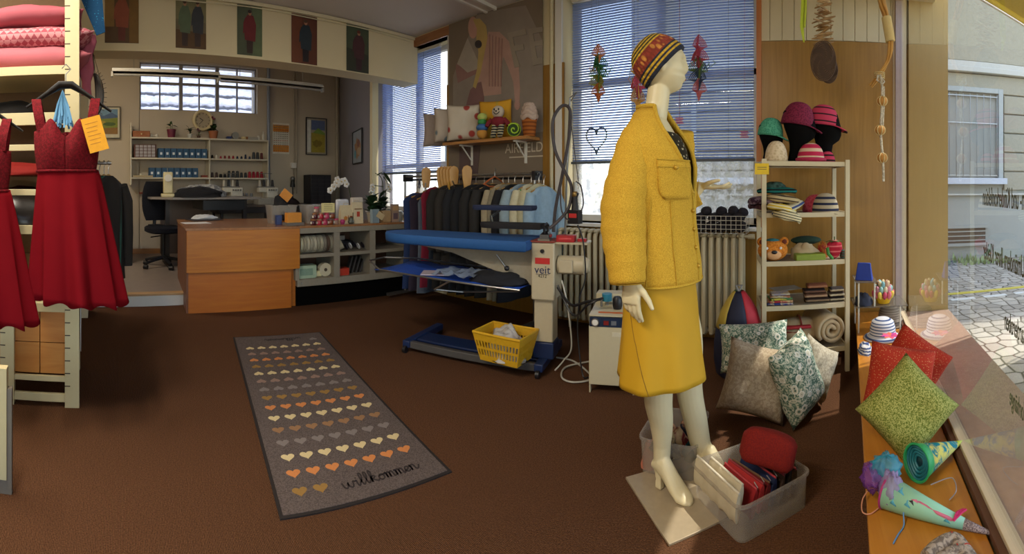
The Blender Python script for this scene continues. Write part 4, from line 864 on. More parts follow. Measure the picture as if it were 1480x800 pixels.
# posters along the soffit ----------------------------------------------
def figure(cx, s, coat, skin='a8775a', hair='4a3426', legs='3a2a26', y0=.04):
    return [(legs, [(cx-.1*s, y0), (cx+.1*s, y0), (cx+.12*s, .45), (cx-.12*s, .45)]), (coat, [(cx-.17*s, .3), (cx+.19*s, .28), (cx+.22*s, .62), (cx+.12*s, .8), (cx-.1*s, .8), (cx-.22*s, .64)]), (coat, [(cx-.22*s, .64), (cx-.15*s, .76), (cx-.12*s, .5), (cx-.24*s, .42)]), (skin, blob(cx, .845, .055*s, .05)), (hair, blob(cx-.01, .875, .065*s, .035))]
pp = [(176, 0, 62, 200-152+1, 'woman in a rust coat on ochre ground', [('5c4428', None), ('8a6a34', [(.0, .3), (.28, .3), (.28, 1), (.0, 1)]), ('7a5a24', [(.72, 0), (1, 0), (1, 1), (.72, 1)])]+figure(.5, 1, '8f4a30', legs='6a3026')),
      (276, 0, 70, 44, 'two people standing in a yard', [('6a6048', None), ('77714f', [(0, .55), (1, .5), (1, 1), (0, 1)]), ('5a4024', [(0, 0), (1, 0), (1, .3), (0, .35)])]+figure(.3, .9, '55654c')+figure(.72, .9, '33363c')),
      (361, 8, 80, 36, 'person in a dark red coat before a green wall', [('4c5440', None), ('5c6a4c', [(.6, 0), (1, 0), (1, 1), (.6, 1)])]+figure(.5, 1.15, '6a2026', hair='2c1c1a')),
      (440, 22, 92, 37, 'bending person in a dark jacket before a red wall', [('5c3020', None), ('6a3a24', [(0, 0), (.4, 0), (.4, 1), (0, 1)])]+figure(.55, 1.1, '22303a', legs='201a20')),
      (517, 38, 104, 32, 'seated person in a plum coat before dark green', [('33382c', None), ('44503c', [(.0, .5), (1, .4), (1, 1), (0, 1)])]+figure(.55, 1.2, '4a2a30', legs='3a2028', hair='6a2c20'))]
for (px, y1_, y2_, w_, lab, sh) in pp:
    top = pX(px, max(y1_, 0), XS+.004); bot = pX(px, y2_, XS+.004)
    ht = {176: .62}.get(px, top.z-bot.z); 
    if px == 176: ht = .50
    if px == 276: ht = .50
    c = V((XS+.003, bot.y, bot.z+ht/2)); r = math.hypot(c.x, c.y)
    wd = w_/FPX*r/abs(math.sin(az(px)))
    picture('fashion_poster', f"framed-less fashion poster on the soffit, {lab}".replace('framed-less ', ''), 'poster', wallT(c, (0, 1, 0), (1, 0, 0)), wd, ht, sh)
# ============ clothes rack, ironing station, steam unit, radiator, window ornaments, wall shelf ============
# cushion -----------------------------------------------------------------
def cushion_mb(w_, h, th, m, seed=0, n=18, pinch=.07, wr=.012):
    b = MB(); F_, B_ = [], []
    def pt(i, j, s):
        u, v = -1+2*i/n, -1+2*j/n
        px = u*w_/2*(1-pinch*(1-v*v)); pz = v*h/2*(1-pinch*(1-u*u))
        t = ((1-u**4)*(1-v**4))**.6 if abs(u) < 1 and abs(v) < 1 else 0
        q = noise.noise(V((u*2.1, v*2.1, seed*7.3+s)))*wr + noise.noise(V((u*6, v*6, seed*3.1)))*wr*.35
        return V((px, s*(th/2*t+q*min(1, t*3)), pz))
    idx = {}; vs = []; fs = []
    for s in (1, -1):
        for i in range(n+1):
            for j in range(n+1):
                if (i in (0, n) or j in (0, n)) and s == -1: idx[(i, j, s)] = idx[(i, j, 1)]
                else: idx[(i, j, s)] = len(vs); vs.append(pt(i, j, s))
        for i in range(n):
            for j in range(n):
                f = (idx[(i, j, s)], idx[(i+1, j, s)], idx[(i+1, j+1, s)], idx[(i, j+1, s)]); fs.append(f if s == -1 else f[::-1])
    return b.add(vs, fs, m)
def cushion(name, label, p, w_, h, th, m, yaw=0, pitch=0, roll=0, seed=0, group=None, bottom=True, cat='cushion', **k):
    b = cushion_mb(w_, h, th, m, seed, **k); o = b.build(name, None, smooth=180)
    R = rz_(yaw) @ Matrix.Rotation(pitch, 4, 'X') @ Matrix.Rotation(roll, 4, 'Y')
    lo = min((R @ V(v.co)).z for v in o.data.vertices) if bottom else 0
    o.matrix_basis = Matrix.Translation(V(p) - V((0, 0, lo))) @ R
    return tag(o, label, cat, group)
# garment rack ------------------------------------------------------------
GY = 3.22
rk = thing('clothes_rack', 'chrome clothes rail on posts crowded with garments behind the ironing board', 'clothes rack', (0, GY, 0))
b = MB(); b.cyl((-3.95, 0, 1.335), (-2.17, 0, 1.335), .011, m=METAL); b.build('rail', None, rk); b = MB(); b.cyl((-3.95, .08, 1.30), (-2.17, .08, 1.30), .011, m=BLACK); b.build('lower_rail', None, rk)
for x in (-3.93, -2.19):
    b = MB(); b.cyl((x, 0, .06), (x, 0, 1.36), .013, m=METAL); b.bx(x-.015, x+.02, -.02, .1, 1.28, 1.36, BLACK); b.build('post', None, rk)
    b = MB(); b.bx(x-.02, x+.02, -.25, .25, .03, .06, METAL); b.build('foot', None, rk)
def garment(x, c, label, z0=1.335, w_=.22, L=.85, rz=.35, y=GY, sleeves=True, th=.035, hanger='b08a4a', straps=None):
    t = thing('hanging_garment', label, 'garment', (x, y, z0), rz, 'garments hanging on the rail'); m = M('garment_'+c, c, .9, var=.2, scale=30); R_ = random.Random(int(x*1000))
    b = MB(); rings = []; prof = [(-.085, .055, .5), (-.1, .1, .7), (-.135, w_*.8, .8), (-.17, w_*.95, 1.), (-.3, w_*.9, 1.25), (-.5, w_*.86, 1.2), (-.085-L, w_*1.02, 1.3)]
    ph = R_.uniform(0, 6)
    for z, wy, k in prof: rings.append([V((th*k*math.sin(a)*(1+.3*math.sin(a*5+ph+z*3)), wy*math.cos(a), z)) for a in [i*PI/14 for i in range(28)]])
    b.loft(rings, m); b.build('body', None, t)
    if sleeves:
        for s in (-1, 1): b = MB(); b.tube([(0, s*w_*.85, -.15), (.01, s*w_*1.04, -.26), (.015, s*w_*1.08, -.48), (.02, s*w_*1.05, -.72)], [.045, .055, .05, .042], m, n=10); b.build('sleeve', None, t)
    b = MB(); b.tube([(0, .0, -.09), (0, 0, -.03), (0, .02, .0), (0, .0, .018), (0, -.018, .0)], .003, METAL, n=5); b.tube([(0, -.16, -.13), (0, 0, -.08), (0, .16, -.13)], .008, M('hanger_'+hanger, hanger, .5), n=6); b.build('hanger', None, t)
    return t
gs = [(603, '1b2f5a', 'navy blue garment at the far left end of the rail', 1.24, .2), (612, '2c2233', 'dark plum garment second from the left end of the rail', 1.24, .2), (620, '56606f', 'slim grey-blue garment between plum and crimson ones', 1.22, .16), (629, '7d1630', 'crimson garment on the left part of the rail', 1.30, .2), (640, '1b2534', 'dark blue-black garment right of the crimson one', 1.30, .2),
      (652, '23211f', 'charcoal jacket left of centre with sloping shoulders', 1.33, .24), (664, '2a2622', 'dark brown jacket in the middle of the rail', 1.33, .24), (676, '181a20', 'blue-black jacket in the middle of the rail', 1.33, .24), (688, '14161b', 'black jacket right behind the upper sleeve board', 1.33, .24), (700, '1f1d1c', 'black-brown jacket beside the orange hanger', 1.33, .24),
      (712, '262422', 'dark grey jacket left of the beige one', 1.33, .22), (727, 'a3987f', 'beige cardigan between the dark jackets', 1.33, .2), (735, '857f6c', 'taupe cardigan behind the beige one', 1.33, .2), (744, '15151b', 'black jacket right of the beige cardigans', 1.33, .22), (756, '8ea2ae', 'pale blue shirt beside the black jacket', 1.33, .22), (768, 'cbc5a8', 'cream blouse with a green tape, near the post', 1.33, .2), (779, 'b9b494', 'cream top just behind the right post', 1.33, .2), (786, '8fa9bc', 'light blue top at the far right end of the rail', 1.31, .2)]
for i, (px, c, lab, z, w_) in enumerate(gs):
    a = az(px); garment(GY*math.tan(a), c, lab, z, w_, 1.02 if i < 14 else .62, -.12 if i > 4 else -.05, sleeves=i > 4)
b = MB(); b.bx(-.004, .004, -.006, .006, -.35, 0); o = b.build('green_tape', M('green_tape', '2f8a3f', .6)); o.location = (GY*math.tan(az(764))+.03, GY-.16, 1.2); tag(o, 'narrow green tape hanging down the cream blouse', 'tape')
HW = M_wood('hanger_wood', 'b98742', 'cf9f58', (6, 6, 1))
for i, px in enumerate((618, 640, 644.5, 649, 653.5, 658, 677)):
    x = (GY-.03)*math.tan(az(px)); b = MB()
    b.loft([[V((x0, yy*k, zz)) for yy, zz in ((-.03, -.12), (-.045, -.03), (-.05, .05), (-.035, .085), (0, .1), (.035, .085), (.05, .05), (.045, -.03), (.03, -.12))] for x0, k in ((-.009, 1), (.009, 1))], HW)
    o = b.build('wooden_hanger', None, bev=.004); o.location = (x, GY-.05, 1.33); o.rotation_euler = (0, 0, -.55)
    tag(o, ['single pale wooden hanger end at the left before the window', 'pale wooden hanger end, leftmost of the row of five', 'pale wooden hanger end, second of the row of five', 'pale wooden hanger end, middle of the row of five', 'pale wooden hanger end, fourth of the row of five', 'pale wooden hanger end, rightmost of the row of five', 'single pale wooden hanger end right of the row of five'][i], 'hanger', 'wooden hangers on the rail')
for i, (px, c, z, rz, lab) in enumerate(((607, '23252c', 1.30, .9, 'black plastic hanger sticking out at the far left of the rail'), (616, 'b7b7ae', 1.26, .8, 'white plastic hanger below the single wooden one'), (650, 'c9a12c', 1.27, .8, 'yellow hanger under the row of wooden hangers'), (645, '9fae3a', 1.20, .8, 'lime green hanger below the yellow one'), (655, '17171b', 1.28, .9, 'slim black hanger crossing the yellow one'), (716, 'c86a3a', 1.315, .2, 'orange hanger on the dark jackets'))):
    b = MB(); b.tube([(0, -.2, -.07), (0, -.1, -.03), (0, 0, .0), (0, .1, -.03), (0, .2, -.07), (0, .1, -.09), (0, -.1, -.09), (0, -.2, -.07)], .007, M('plastic_'+c, c, .4), n=6); b.tube([(0, 0, 0), (0, 0, .04), (0, .025, .06), (0, 0, .08)], .003, METAL, n=5)
    o = b.build('clothes_hanger', None); o.location = ((GY-.05)*math.tan(az(px)), GY-.06, z); o.rotation_euler = (0, 0, rz); tag(o, lab, 'hanger')
# ironing station -----------------------------------------------------------
C0 = V((-1.634, 2.516, 0)); IU = V((-.96, -.28, 0)).normalized(); IT = frame(C0, IU)
st = thing('ironing_station', 'professional ironing table with long blue board, cream column and blue base', 'ironing table'); st.matrix_basis = IT
NAVY = M('station_navy', '16284e', .45); SCREAM = M('station_cream', 'bdb093', .45, var=.05); BLUE = M('board_blue', '1d5391', .75, bmp=.001, scale=60); GREYB = M('station_grey', '4d4a48', .5)
b = MB(); b.bx(-.03, .03, -.38, .13, .035, .085, NAVY); b.bx(.98, 1.04, -.38, .13, .035, .085, NAVY); b.bx(0, 1.0, .075, .115, .03, .08, GREYB); b.bx(.0, 1.0, -.16, .02, .055, .075, NAVY); b.build('base', None, st, bev=.006)
for x, y in ((-.0, .14), (0, -.38), (1.01, .14), (1.01, -.38)): b = MB(); b.cyl((x-.012, y, .025), (x+.012, y, .025), .025, m=BLACK); b.build('caster', None, st)
b = MB(); b.bx(-.07, .07, -.12, .02, .08, .19, NAVY); b.bx(-.065, .065, -.115, .015, .19, .5, SCREAM); b.build('column', None, st, bev=.008)
b = MB(); b.bx(-.085, .075, -.15, .05, .475, .855, SCREAM); b.build('control_box', None, st, bev=.01)
b = MB(); b.cyl((-.005, .05, .8), (-.005, .064, .8), .013, m=BLACK); b.build('knob', None, st)
b = MB(); b.bx(-.055, .045, .05, .053, .715, .755, M('label_red', 'c02a2a', .5)); b.build('red_label', None, st)
FT = Matrix(((-1, 0, 0, 0), (0, 0, 1, 0), (0, 1, 0, 0), (0, 0, 0, 1)))      # text plane facing +y of the station
text('logo', 'veit', .075, M('logo_navy', '14244f', .5), st, Matrix.Translation((-.005, .0512, .675))@FT)
text('model_plate', '4212', .03, M('logo_dark', '33302c', .5), st, Matrix.Translation((-.005, .0512, .635))@FT)
b = MB(); b.bx(-.05, .04, .0505, .0515, .645, .648, M('logo_dark')); b.build('logo_line', None, st)
def plank(b, x0, x1, w_, z0, z1, m, tip=.5, yc=0, n=10):
    out = [(x0, -w_/2), (x1-tip*(x1-x0)*.5, -w_/2)] + [(x1-tip*(x1-x0)*.5+math.sin(t)*tip*(x1-x0)*.5, -w_/2*math.cos(t)) for t in [PI*k/n for k in range(1, n)]] + [(x1-tip*(x1-x0)*.5, w_/2), (x0, w_/2)]
    c = V(((x0+x1)/2, 0, 0)); rings = []
    for z, s in ((z0, .93), (z0+.012, .99), (z1-.012, 1), (z1, .96)): rings.append([V((c.x+(p[0]-c.x)*(1-(1-s)*.4), yc+p[1]*s, z)) for p in out])
    b.loft(rings, m)
b = MB(); plank(b, .07, 1.3, .42, .80, .87, BLUE, .5, -.05); b.build('ironing_board', None, st, smooth=50)
b = MB(); b.loft([[V((.07, -.12, .55)), V((.07, .0, .55)), V((.07, .0, .80)), V((.07, -.12, .80))], [V((.7, -.1, .74)), V((.7, -.02, .74)), V((.7, -.02, .80)), V((.7, -.1, .80))], [V((1.1, -.08, .785)), V((1.1, -.04, .785)), V((1.1, -.04, .80)), V((1.1, -.08, .80))]], M('bracket_cream', '9a917e', .5)); b.build('support_bracket', None, st, bev=.004)
b = MB(); b.cyl((.26, .04, .68), (.32, .05, .76), .006, m=METAL); b.ball((.25, .04, .67), .018, BLACK); b.build('height_lever', None, st)
# cloth tray in a wire loop
tz = lambda x: .565+.03*x
b = MB(); b.tube([(.1, .2, tz(.1)), (1.2, .2, tz(1.2)), (1.42, .05, tz(1.4)+.02), (1.42, -.15, tz(1.4)+.02), (1.2, -.3, tz(1.2)+.02), (.1, -.3, tz(.1)+.02)], .007, METAL); b.tube([(.6, .2, tz(.6)), (.75, .15, .5), (.6, -.0, .47), (.2, -.05, .5)], .007, METAL); b.build('tray_frame', None, st)
b = MB(); R = []
for i in range(15):
    x = .12+1.13*i/14; R.append([V((x, .2-.5*k/6, tz(x)-.022*math.sin(PI*k/6)+.008*math.sin(i*1.7+k))) for k in range(7)])
b.loft(R, M('tray_blue', '1a4cae', .7), caps=False, close=False); b.build('cloth_tray', None, st, solid=.004)
# sleeve boards
b = MB(); plank(b, .13, .62, .13, 1.05, 1.085, M('sleeve_navy', '1a2748', .8), .4, -.2); b.build('sleeve_board', None, st)
b = MB(); plank(b, .03, .5, .12, .93, .97, M('sleeve_black', '1c1a1d', .85), .4, -.08); b.build('sleeve_board', None, st)
b = MB(); b.tube([(.0, -.14, .85), (.02, -.14, .95), (.08, -.08, .95)], .012, BLACK); b.build('swivel_arm', None, st); b = MB(); b.tube([(.42, -.1, .95), (.47, -.2, 1.0), (.4, -.2, 1.05)], .012, METAL); b.build('swivel_arm', None, st)
# side shelf, motor, pole
b = MB(); b.bx(-.3, -.08, -.13, .03, .845, .858, SCREAM); b.bx(-.09, .08, -.15, .06, .856, .866, M('pad_red', '8a3a2c', .7)); b.build('side_shelf', None, st, bev=.002)
b = MB(); b.cyl((-.09, -.05, .7), (-.27, -.05, .7), .062, m=SCREAM, n=20); b.cyl((-.27, -.05, .7), (-.3, -.05, .7), .055, .04, m=SCREAM, n=20); b.bx(-.2, -.11, .0, .03, .66, .74, SCREAM); b.build('motor', None, st, bev=.004)
b = MB(); b.tube([(-.12, -.1, .85), (-.13, -.11, 1.3), (-.15, -.12, 1.83)], .007, METAL); b.tube([(-.15, -.12, 1.8), (-.2, -.1, 1.86), (-.15, -.12, 1.83)], .004, METAL); b.build('hose_pole', None, st)
HO = M('hose_dark', '3b3538', .6)
b = MB(); 
def hose(pts, r, m, parent=None, name='hose', n=7): b = MB(); b.tube(spline(pts), r, m, n=n); return b.build(name, None, parent)
hp = [pr(x, y, r) for x, y, r in ((800, 335, 2.98), (803, 300, 3.0), (812, 255, 3.0), (822, 200, 3.02), (824, 160, 3.02), (812, 153, 3.02), (799, 175, 3.0), (802, 215, 2.98), (815, 245, 2.96), (826, 270, 2.95), (822, 300, 2.94), (806, 320, 2.93), (794, 330, 2.92))]
inv = IT.inverted(); hose([inv@p for p in hp], .011, HO, st)
hose([inv@pr(x, y, r) for x, y, r in ((822, 150, 3.02), (830, 215, 2.96), (836, 262, 2.94))], .003, HO, st, 'support_cord')
hose([inv@pr(x, y, r) for x, y, r in ((810, 270, 2.95), (812, 305, 2.93), (825, 318, 2.92), (842, 300, 2.92), (840, 270, 2.93), (832, 262, 2.93))], .005, HO, st, 'cord')
hose([inv@pr(x, y, r) for x, y, r in ((835, 325, 2.92), (843, 350, 2.9), (846, 400, 2.9), (838, 430, 2.9), (835, 480, 2.9), (842, 540, 2.85), (850, 545, 2.8))], .005, BLACK, st, 'cord')
hose([inv@pr(x, y, r) for x, y, r in ((812, 405, 2.95), (820, 440, 2.9), (826, 500, 2.9), (815, 520, 2.95), (802, 535, 2.95))], .005, M('cord_white', 'b8b4a8', .5), st, 'cord')
cw = M('cord_white'); 
b = MB(); b.tube(spline([pf(804, 516, .01), pf(830, 522, .01), pf(855, 545, .01), pf(830, 552, .01), pf(812, 545, .01), pf(818, 530, .01), pf(852, 522, .01)]), .006, cw, n=6); tag(b.build('power_cord', None), 'white cable looping on the carpet between column and steam unit', 'cable')
b = MB(); b.tube(spline([pr(806, 415, 2.95), pr(825, 440, 2.85), pr(848, 436, 2.75), pr(868, 432, 2.7)]), .009, BLACK, n=7); b.tube(spline([pr(806, 412, 2.95), pr(828, 455, 2.85), pr(850, 440, 2.72), pr(872, 430, 2.72)]), .007, BLACK, n=7); tag(b.build('steam_hose', None), 'black steam hoses running from the column to the steam unit', 'hose')
# irons
def iron(p, rz, label, s=1):
    t = thing('steam_iron', label, 'iron', p, rz); t.scale = (s,)*3; b = MB()
    b.loft([[V((-.1, -.05, z)), V((.02, -.05, z)), V((.11, 0, z)), V((.02, .05, z)), V((-.1, .05, z))] for z in (0, .015)], METAL); b.build('sole_plate', None, t)
    b = MB(); b.loft([[V((-.09*k, -.04*k, z)), V((.02, -.04*k, z)), V((.09*k, 0, z)), V((.02, .04*k, z)), V((-.09*k, .04*k, z))] for z, k in ((.015, 1), (.05, .9), (.07, .5))], BLACK); b.bx(-.05, .03, -.041, .041, .025, .045, M('label_red')); b.build('body', None, t)
    b = MB(); b.tube([(-.07, 0, .06), (-.08, 0, .12), (.0, 0, .135), (.05, 0, .12), (.05, 0, .06)], .012, BLACK); b.build('handle', None, t)
iron(IT@V((-.01, -.03, .866)), 1.9, 'steam iron with red stripe standing on the control box', .8)
b = MB(); b.bx(-.06, .06, -.04, .04, 0, .045, M('iron_red', 'a81f26', .4)); b.bx(-.045, .045, -.041, .041, .015, .03, M('iron_red2', 'c8464a', .4)); o = b.build('red_box', None, bev=.004); o.matrix_basis = IT@Matrix.Translation((-.15, -.02, .858)); tag(o, 'small red box on the side shelf beside the iron', 'box')
b = MB(); b.bx(-.03, .03, -.02, .02, 0, .02, M('iron_red')); o = b.build('red_clip', None, bev=.003); o.matrix_basis = IT@Matrix.Translation((-.25, -.05, .858)); tag(o, 'little red and white clip at the end of the side shelf', 'clip')
t = thing('hanging_iron', 'black iron with a red label hanging upright from a cord before the radiator', 'iron', pr(831, 312, 2.93))
b = MB(); b.bx(-.04, .04, -.03, .03, -.05, .04, BLACK); b.bx(-.028, .028, -.032, -.029, -.01, .018, M('label_red')); b.build('body', None, t, bev=.012); b = MB(); b.tube([(0, 0, .04), (0, 0, .12), (.02, 0, .15)], [.025, .018, .01], BLACK); b.build('handle', None, t); b = MB(); b.tube([(.0, 0, .15), (.0, 0, .22)], .012, METAL); b.ball((0, 0, .14), (.022, .02, .025), M('brass', '8a7040', .4, .7)); b.build('valve', None, t)
# things in the tray
def irel(b, name, label, cat, x, y, z, m=None, rz=0, **kw): o = b.build(name, m, **kw); o.matrix_basis = IT@Matrix.Translation((x, y, z))@rz_(rz); return tag(o, label, cat)
b = MB(); R = [[V((.34*i/9-.17, .14-.28*k/6, .02+.02*noise.noise(V((i*.8, k*.8, 1)))+.012*math.sin(i*2+k))) for k in range(7)] for i in range(10)]
b.loft(R, M('clear_wrap', '9fb0c8', .15, alpha=.75), caps=False, close=False); irel(b, 'plastic_bag', 'crinkled clear plastic bag lying in the blue cloth tray', 'bag', .62, .0, .59)
b = MB(); b.bx(-.1, .1, -.08, .08, 0, .008); irel(b, 'letter', 'pale pink sheet under the plastic bag in the tray', 'paper', .8, .05, .59, M('paper_pinkish', 'b3a6ae', .7), .4)
o = heap('black_cloth', 'black cloth lying in the right half of the blue tray', 'cloth', (0, 0, 0), .2, .12, .07, M('fabric_black', '14141a', .9), 9); o.matrix_basis = IT@Matrix.Translation((.32, .02, .57))
# laundry basket
bk = thing('laundry_basket', 'yellow plastic basket with slotted sides standing on the ironing station base', 'basket', (0, 0, 0)); pb = pr(731, 515, 2.96); bk.matrix_basis = Matrix.Translation((pb.x, pb.y, .088))@rz_(.12); YEL = M('basket_yellow', 'd3a324', .4)
def rect(w_, d, z, n=1): return [V((-w_, -d, z)), V((w_, -d, z)), V((w_, d, z)), V((-w_, d, z))]
b = MB(); W0, D0, W1_, D1, HB = .135, .09, .175, .125, .185
b.loft([rect(W0, D0, 0), rect(W0, D0, .006)], YEL)
for side in range(4):
    for i in range(15):
        f = -1+2*i/14
        if side % 2 == 0: s = 1 if side else -1; a, c = V((f*W0, s*D0, 0)), V((f*W1_, s*D1, HB)); wv = V((.0045, 0, 0))
        else:
            s = 1 if side == 1 else -1; a, c = V((s*W0, f*D0, 0)), V((s*W1_, f*D1, HB)); wv = V((0, .0045, 0))
        nn = V((0, .003, 0)) if side % 2 == 0 else V((.003, 0, 0))
        b.loft([[a-wv-nn, a+wv-nn, a+wv+nn, a-wv+nn], [c-wv-nn, c+wv-nn, c+wv+nn, c-wv+nn]], YEL)
for f, g in ((0, .2), (.42, .5), (.72, 1.)):
    z0, z1 = f*HB, g*HB
    for k in range(4):
        q0 = rect(W0+(W1_-W0)*f, D0+(D1-D0)*f, z0); q1 = rect(W0+(W1_-W0)*g, D0+(D1-D0)*g, z1); a, c, d, e = q0[k], q0[(k+1) % 4], q1[(k+1) % 4], q1[k]; nn = (c-a).cross(e-a).normalized()*.003
        b.loft([[a-nn, c-nn, d-nn, e-nn], [a+nn, c+nn, d+nn, e+nn]], YEL)
b.build('body', None, bk); b = MB(); b.tube(rect(W1_, D1, HB)+[V((-W1_, -D1, HB))], .009, YEL); b.build('rim', None, bk)
o = heap('laundry', 'white crumpled laundry heaped in the yellow basket', 'laundry', (pb.x, pb.y, .1), .15, .1, .2, M_cloth('laundry_white', 'b9b4ae', '8d8880', 20, kind='print', thr=.6), 12)
# steam generator -----------------------------------------------------------
G0 = pf(851, 567); G1 = pf(912, 571); SG = frame((G0.x, G0.y, 0), (V((G1.x-G0.x, G1.y-G0.y, 0))))
sg = thing('steam_generator', 'white steam generator cabinet with navy control strip beside the mannequin', 'steam generator'); sg.matrix_basis = SG
SW = M('unit_white', 'c3b898', .4, var=.04); Wd = .27
b = MB(); b.bx(0, Wd, 0, .36, .05, .40, SW); b.bx(0, Wd, .012, .36, .40, .46, SW); b.build('cabinet', None, sg, bev=.004)
b = MB(); b.loft([[V((0, 0, .455)), V((Wd, 0, .455)), V((Wd, .26, .47)), V((0, .26, .47))], [V((0, 0, .462)), V((Wd, 0, .462)), V((Wd, .26, .477)), V((0, .26, .477))]], SW); b.bx(0, Wd, .26, .36, .46, .53, SW); b.build('lid', None, sg, bev=.002)
b = MB(); b.bx(.005, Wd-.005, -.003, .013, .395, .45, M('strip_navy', '182a45', .4)); b.build('control_strip', None, sg)
b = MB(); b.cyl((.04, -.014, .422), (.04, 0, .422), .024, m=METAL); b.cyl((.04, -.0145, .422), (.04, -.0142, .422), .018, m=WHITE); b.build('gauge', None, sg)
b = MB(); b.bx(.09, .12, -.008, 0, .408, .432, M('rocker_red', '7a1c1c', .4)); b.build('switch', None, sg); b = MB(); b.bx(.135, .165, -.008, 0, .408, .432, M('rocker_grey', '6a7078', .4)); b.build('switch', None, sg)
b = MB(); b.bx(.14, .21, -.002, 0, .34, .365, M('plate_pale', 'cfc7ae', .4)); b.build('type_plate', None, sg)
for x in (.005, Wd-.005):
    for y in (.02, .33): b = MB(); b.bx(x-.004, x+.004, y-.015, y+.015, 0, .05, SW); b.build('foot', None, sg)
b = MB(); b.cyl((.08, .2, .47), (.08, .2, .5), .012, m=METAL); b.cyl((.08, .2, .5), (.08, .2, .545), .032, m=M('valve_blue', '2f7f9a', .4)); b.cyl((.05, .16, .47), (.05, .16, .53), .007, m=METAL); b.build('valve', None, sg)
b = MB(); b.lathe([(.025, .47), (.03, .49), (.03, .53), (.02, .545), (.001, .55)], (.155, .13, 0), BLACK); b.build('filler_cap', None, sg)
b = MB(); b.bx(.05, .2, .04, .06, .466, .468, M('mark_orange', 'c8642a', .6)); b.build('warning_strip', None, sg)
# radiator -------------------------------------------------------------------
RC = M('radiator_cream', 'b5a888', .45, var=.04)
rd = thing('radiator', 'long cream column radiator under the wide window', 'radiator', (0, 3.42, 0)); x = -2.02; k = 0
while x < -.42:
    b = MB()
    for y in (-.05, .05): b.tube([(0, y, .11), (0, y*1.15, .16), (0, y*1.15, .80), (0, y*.8, .84)], [.017, .02, .02, .017], RC, n=8)
    b.ball((0, 0, .845), (.024, .075, .022), RC, n=10, k=6); b.ball((0, 0, .10), (.024, .07, .022), RC, n=10, k=6); o = b.build('column', None, rd); o.location = (x, 0, 0); x += .0575; k += 1
b = MB(); b.cyl((-2.05, 0, .11), (-.42, 0, .11), .014, m=RC); b.cyl((-2.05, 0, .84), (-.39, 0, .84), .014, m=RC); b.build('header_pipe', None, rd); b = MB(); b.cyl((-.42, 0, .84), (-.37, 0, .84), .02, m=RC); b.build('valve', None, rd)
b = MB(); b.cyl((-1.95, 0, 0), (-1.95, 0, .1), .012, m=RC); b.build('foot', None, rd); b = MB(); b.cyl((-.5, 0, 0), (-.5, 0, .1), .012, m=RC); b.build('foot', None, rd)
# wire basket with dark wool balls
wb_ = thing('wire_basket', 'white wire grid basket filled with dark pompoms on the radiator', 'basket', (-.62, 3.40, .872))
b = MB(); wm = M('wire_white', 'b5b0a4', .4); X0, X1, y0_, y1_ = -.22, .2, -.09, .09
for i in range(12):
    x = X0+(X1-X0)*i/11
    for y in (y0_, y1_): b.cyl((x, y, 0), (x, y, .13), .0022, m=wm, n=5)
    b.cyl((x, y0_, 0), (x, y1_, 0), .0022, m=wm, n=5)
for j in range(5):
    z = .13*j/4; b.tube([(X0, y0_, z), (X1, y0_, z), (X1, y1_, z), (X0, y1_, z), (X0, y0_, z)], .0025, wm, n=5)
b.build('grid', None, wb_)
DB = M('pompom_dark', '1c1820', .95, bmp=.006, scale=120)
k = 0; lay = [(x_, y_, .035) for x_ in (-.16, -.08, 0, .08, .15) for y_ in (-.035, .04)]+[(x_, y_, .1) for x_ in (-.17, -.06, .04, .13) for y_ in (-.03, .04)]+[(-.12, 0, .15), (0.0, -.01, .15), (.09, .0, .155), (.16, .01, .14)]
for i, (x_, y_, z_) in enumerate(lay):
    b = MB(); rr = .045; b.ball((0, 0, 0), (rr, rr, rr*.9), DB, n=12, k=8)
    for v_i, v in enumerate(b.v): q = 1+.12*noise.noise(V(v)*40+V((i, 0, 0))); b.v[v_i] = (v[0]*q, v[1]*q, v[2]*q)
    o = b.build('dark_pompom', None, smooth=80); o.location = wb_.location+V((x_, y_, z_+.01)); tag(o, 'fuzzy dark ball among others in the white wire basket', 'pompom', 'dark pompoms in the wire basket')
# pipes on the window wall
b = MB(); q = pY(797, 200, DW-.05); b.cyl((q.x, q.y, .0), (q.x, q.y, ZC), .018, m=M('pipe_cream', 'c3b793', .45)); tag(b.build('heating_pipe', None), 'cream heating pipe running full height beside the wall poster', 'pipe')
b = MB(); b.bx(-.02, .02, -.012, 0, -.1, .1, OFFW); tag(b.build('wall_trunking', None, loc=pY(806, 380, DW-.005)), 'small cream cable cover low on the wall behind the pole', 'cover')
# window ornaments --------------------------------------------------------------
def ornament(px, py, r, cols, label, seed=0, wide=.10, tall=.2):
    t = thing('paper_ornament', label, 'ornament', pY(px, py, r)); R_ = random.Random(seed)
    b = MB(); b.cyl((0, 0, tall), (0, 0, 2.95-t.location.z), .0012, m=M('thread_line', '6a6a6a'), n=4); b.build('thread', None, t)
    n = len(cols)
    for k, c in enumerate(cols):
        b = MB(); zc = tall*(1-2*(k+.5)/n); hh = tall/n*2.1
        for j in range(5):
            s = 1-.18*j; wv = wide*(1-.4*abs(zc)/tall)*s
            for a in (0, 2.1, 4.2): 
                d = V((math.cos(a+k*.5+j*.08), math.sin(a+k*.5+j*.08), 0)); b.tube([V((0, 0, zc+hh*s)), d*wv*.75+V((0, 0, zc+hh*.35*s)), d*wv+V((0, 0, zc-hh*.1)), d*wv*.35+V((0, 0, zc-hh*.3*s)), V((0, 0, zc-hh*s))], .0045, M('strip_'+c, c, .6), n=4)
            if j % 2 == 0: d = V((math.cos(a+k), math.sin(a+k), 0)); b.tube([d*wv, d*wv*1.4+V((0, 0, .03)), d*wv*1.2+V((0, 0, .05))], .003, M('strip_'+c), n=4)
        b.build('paper_strips', None, t)
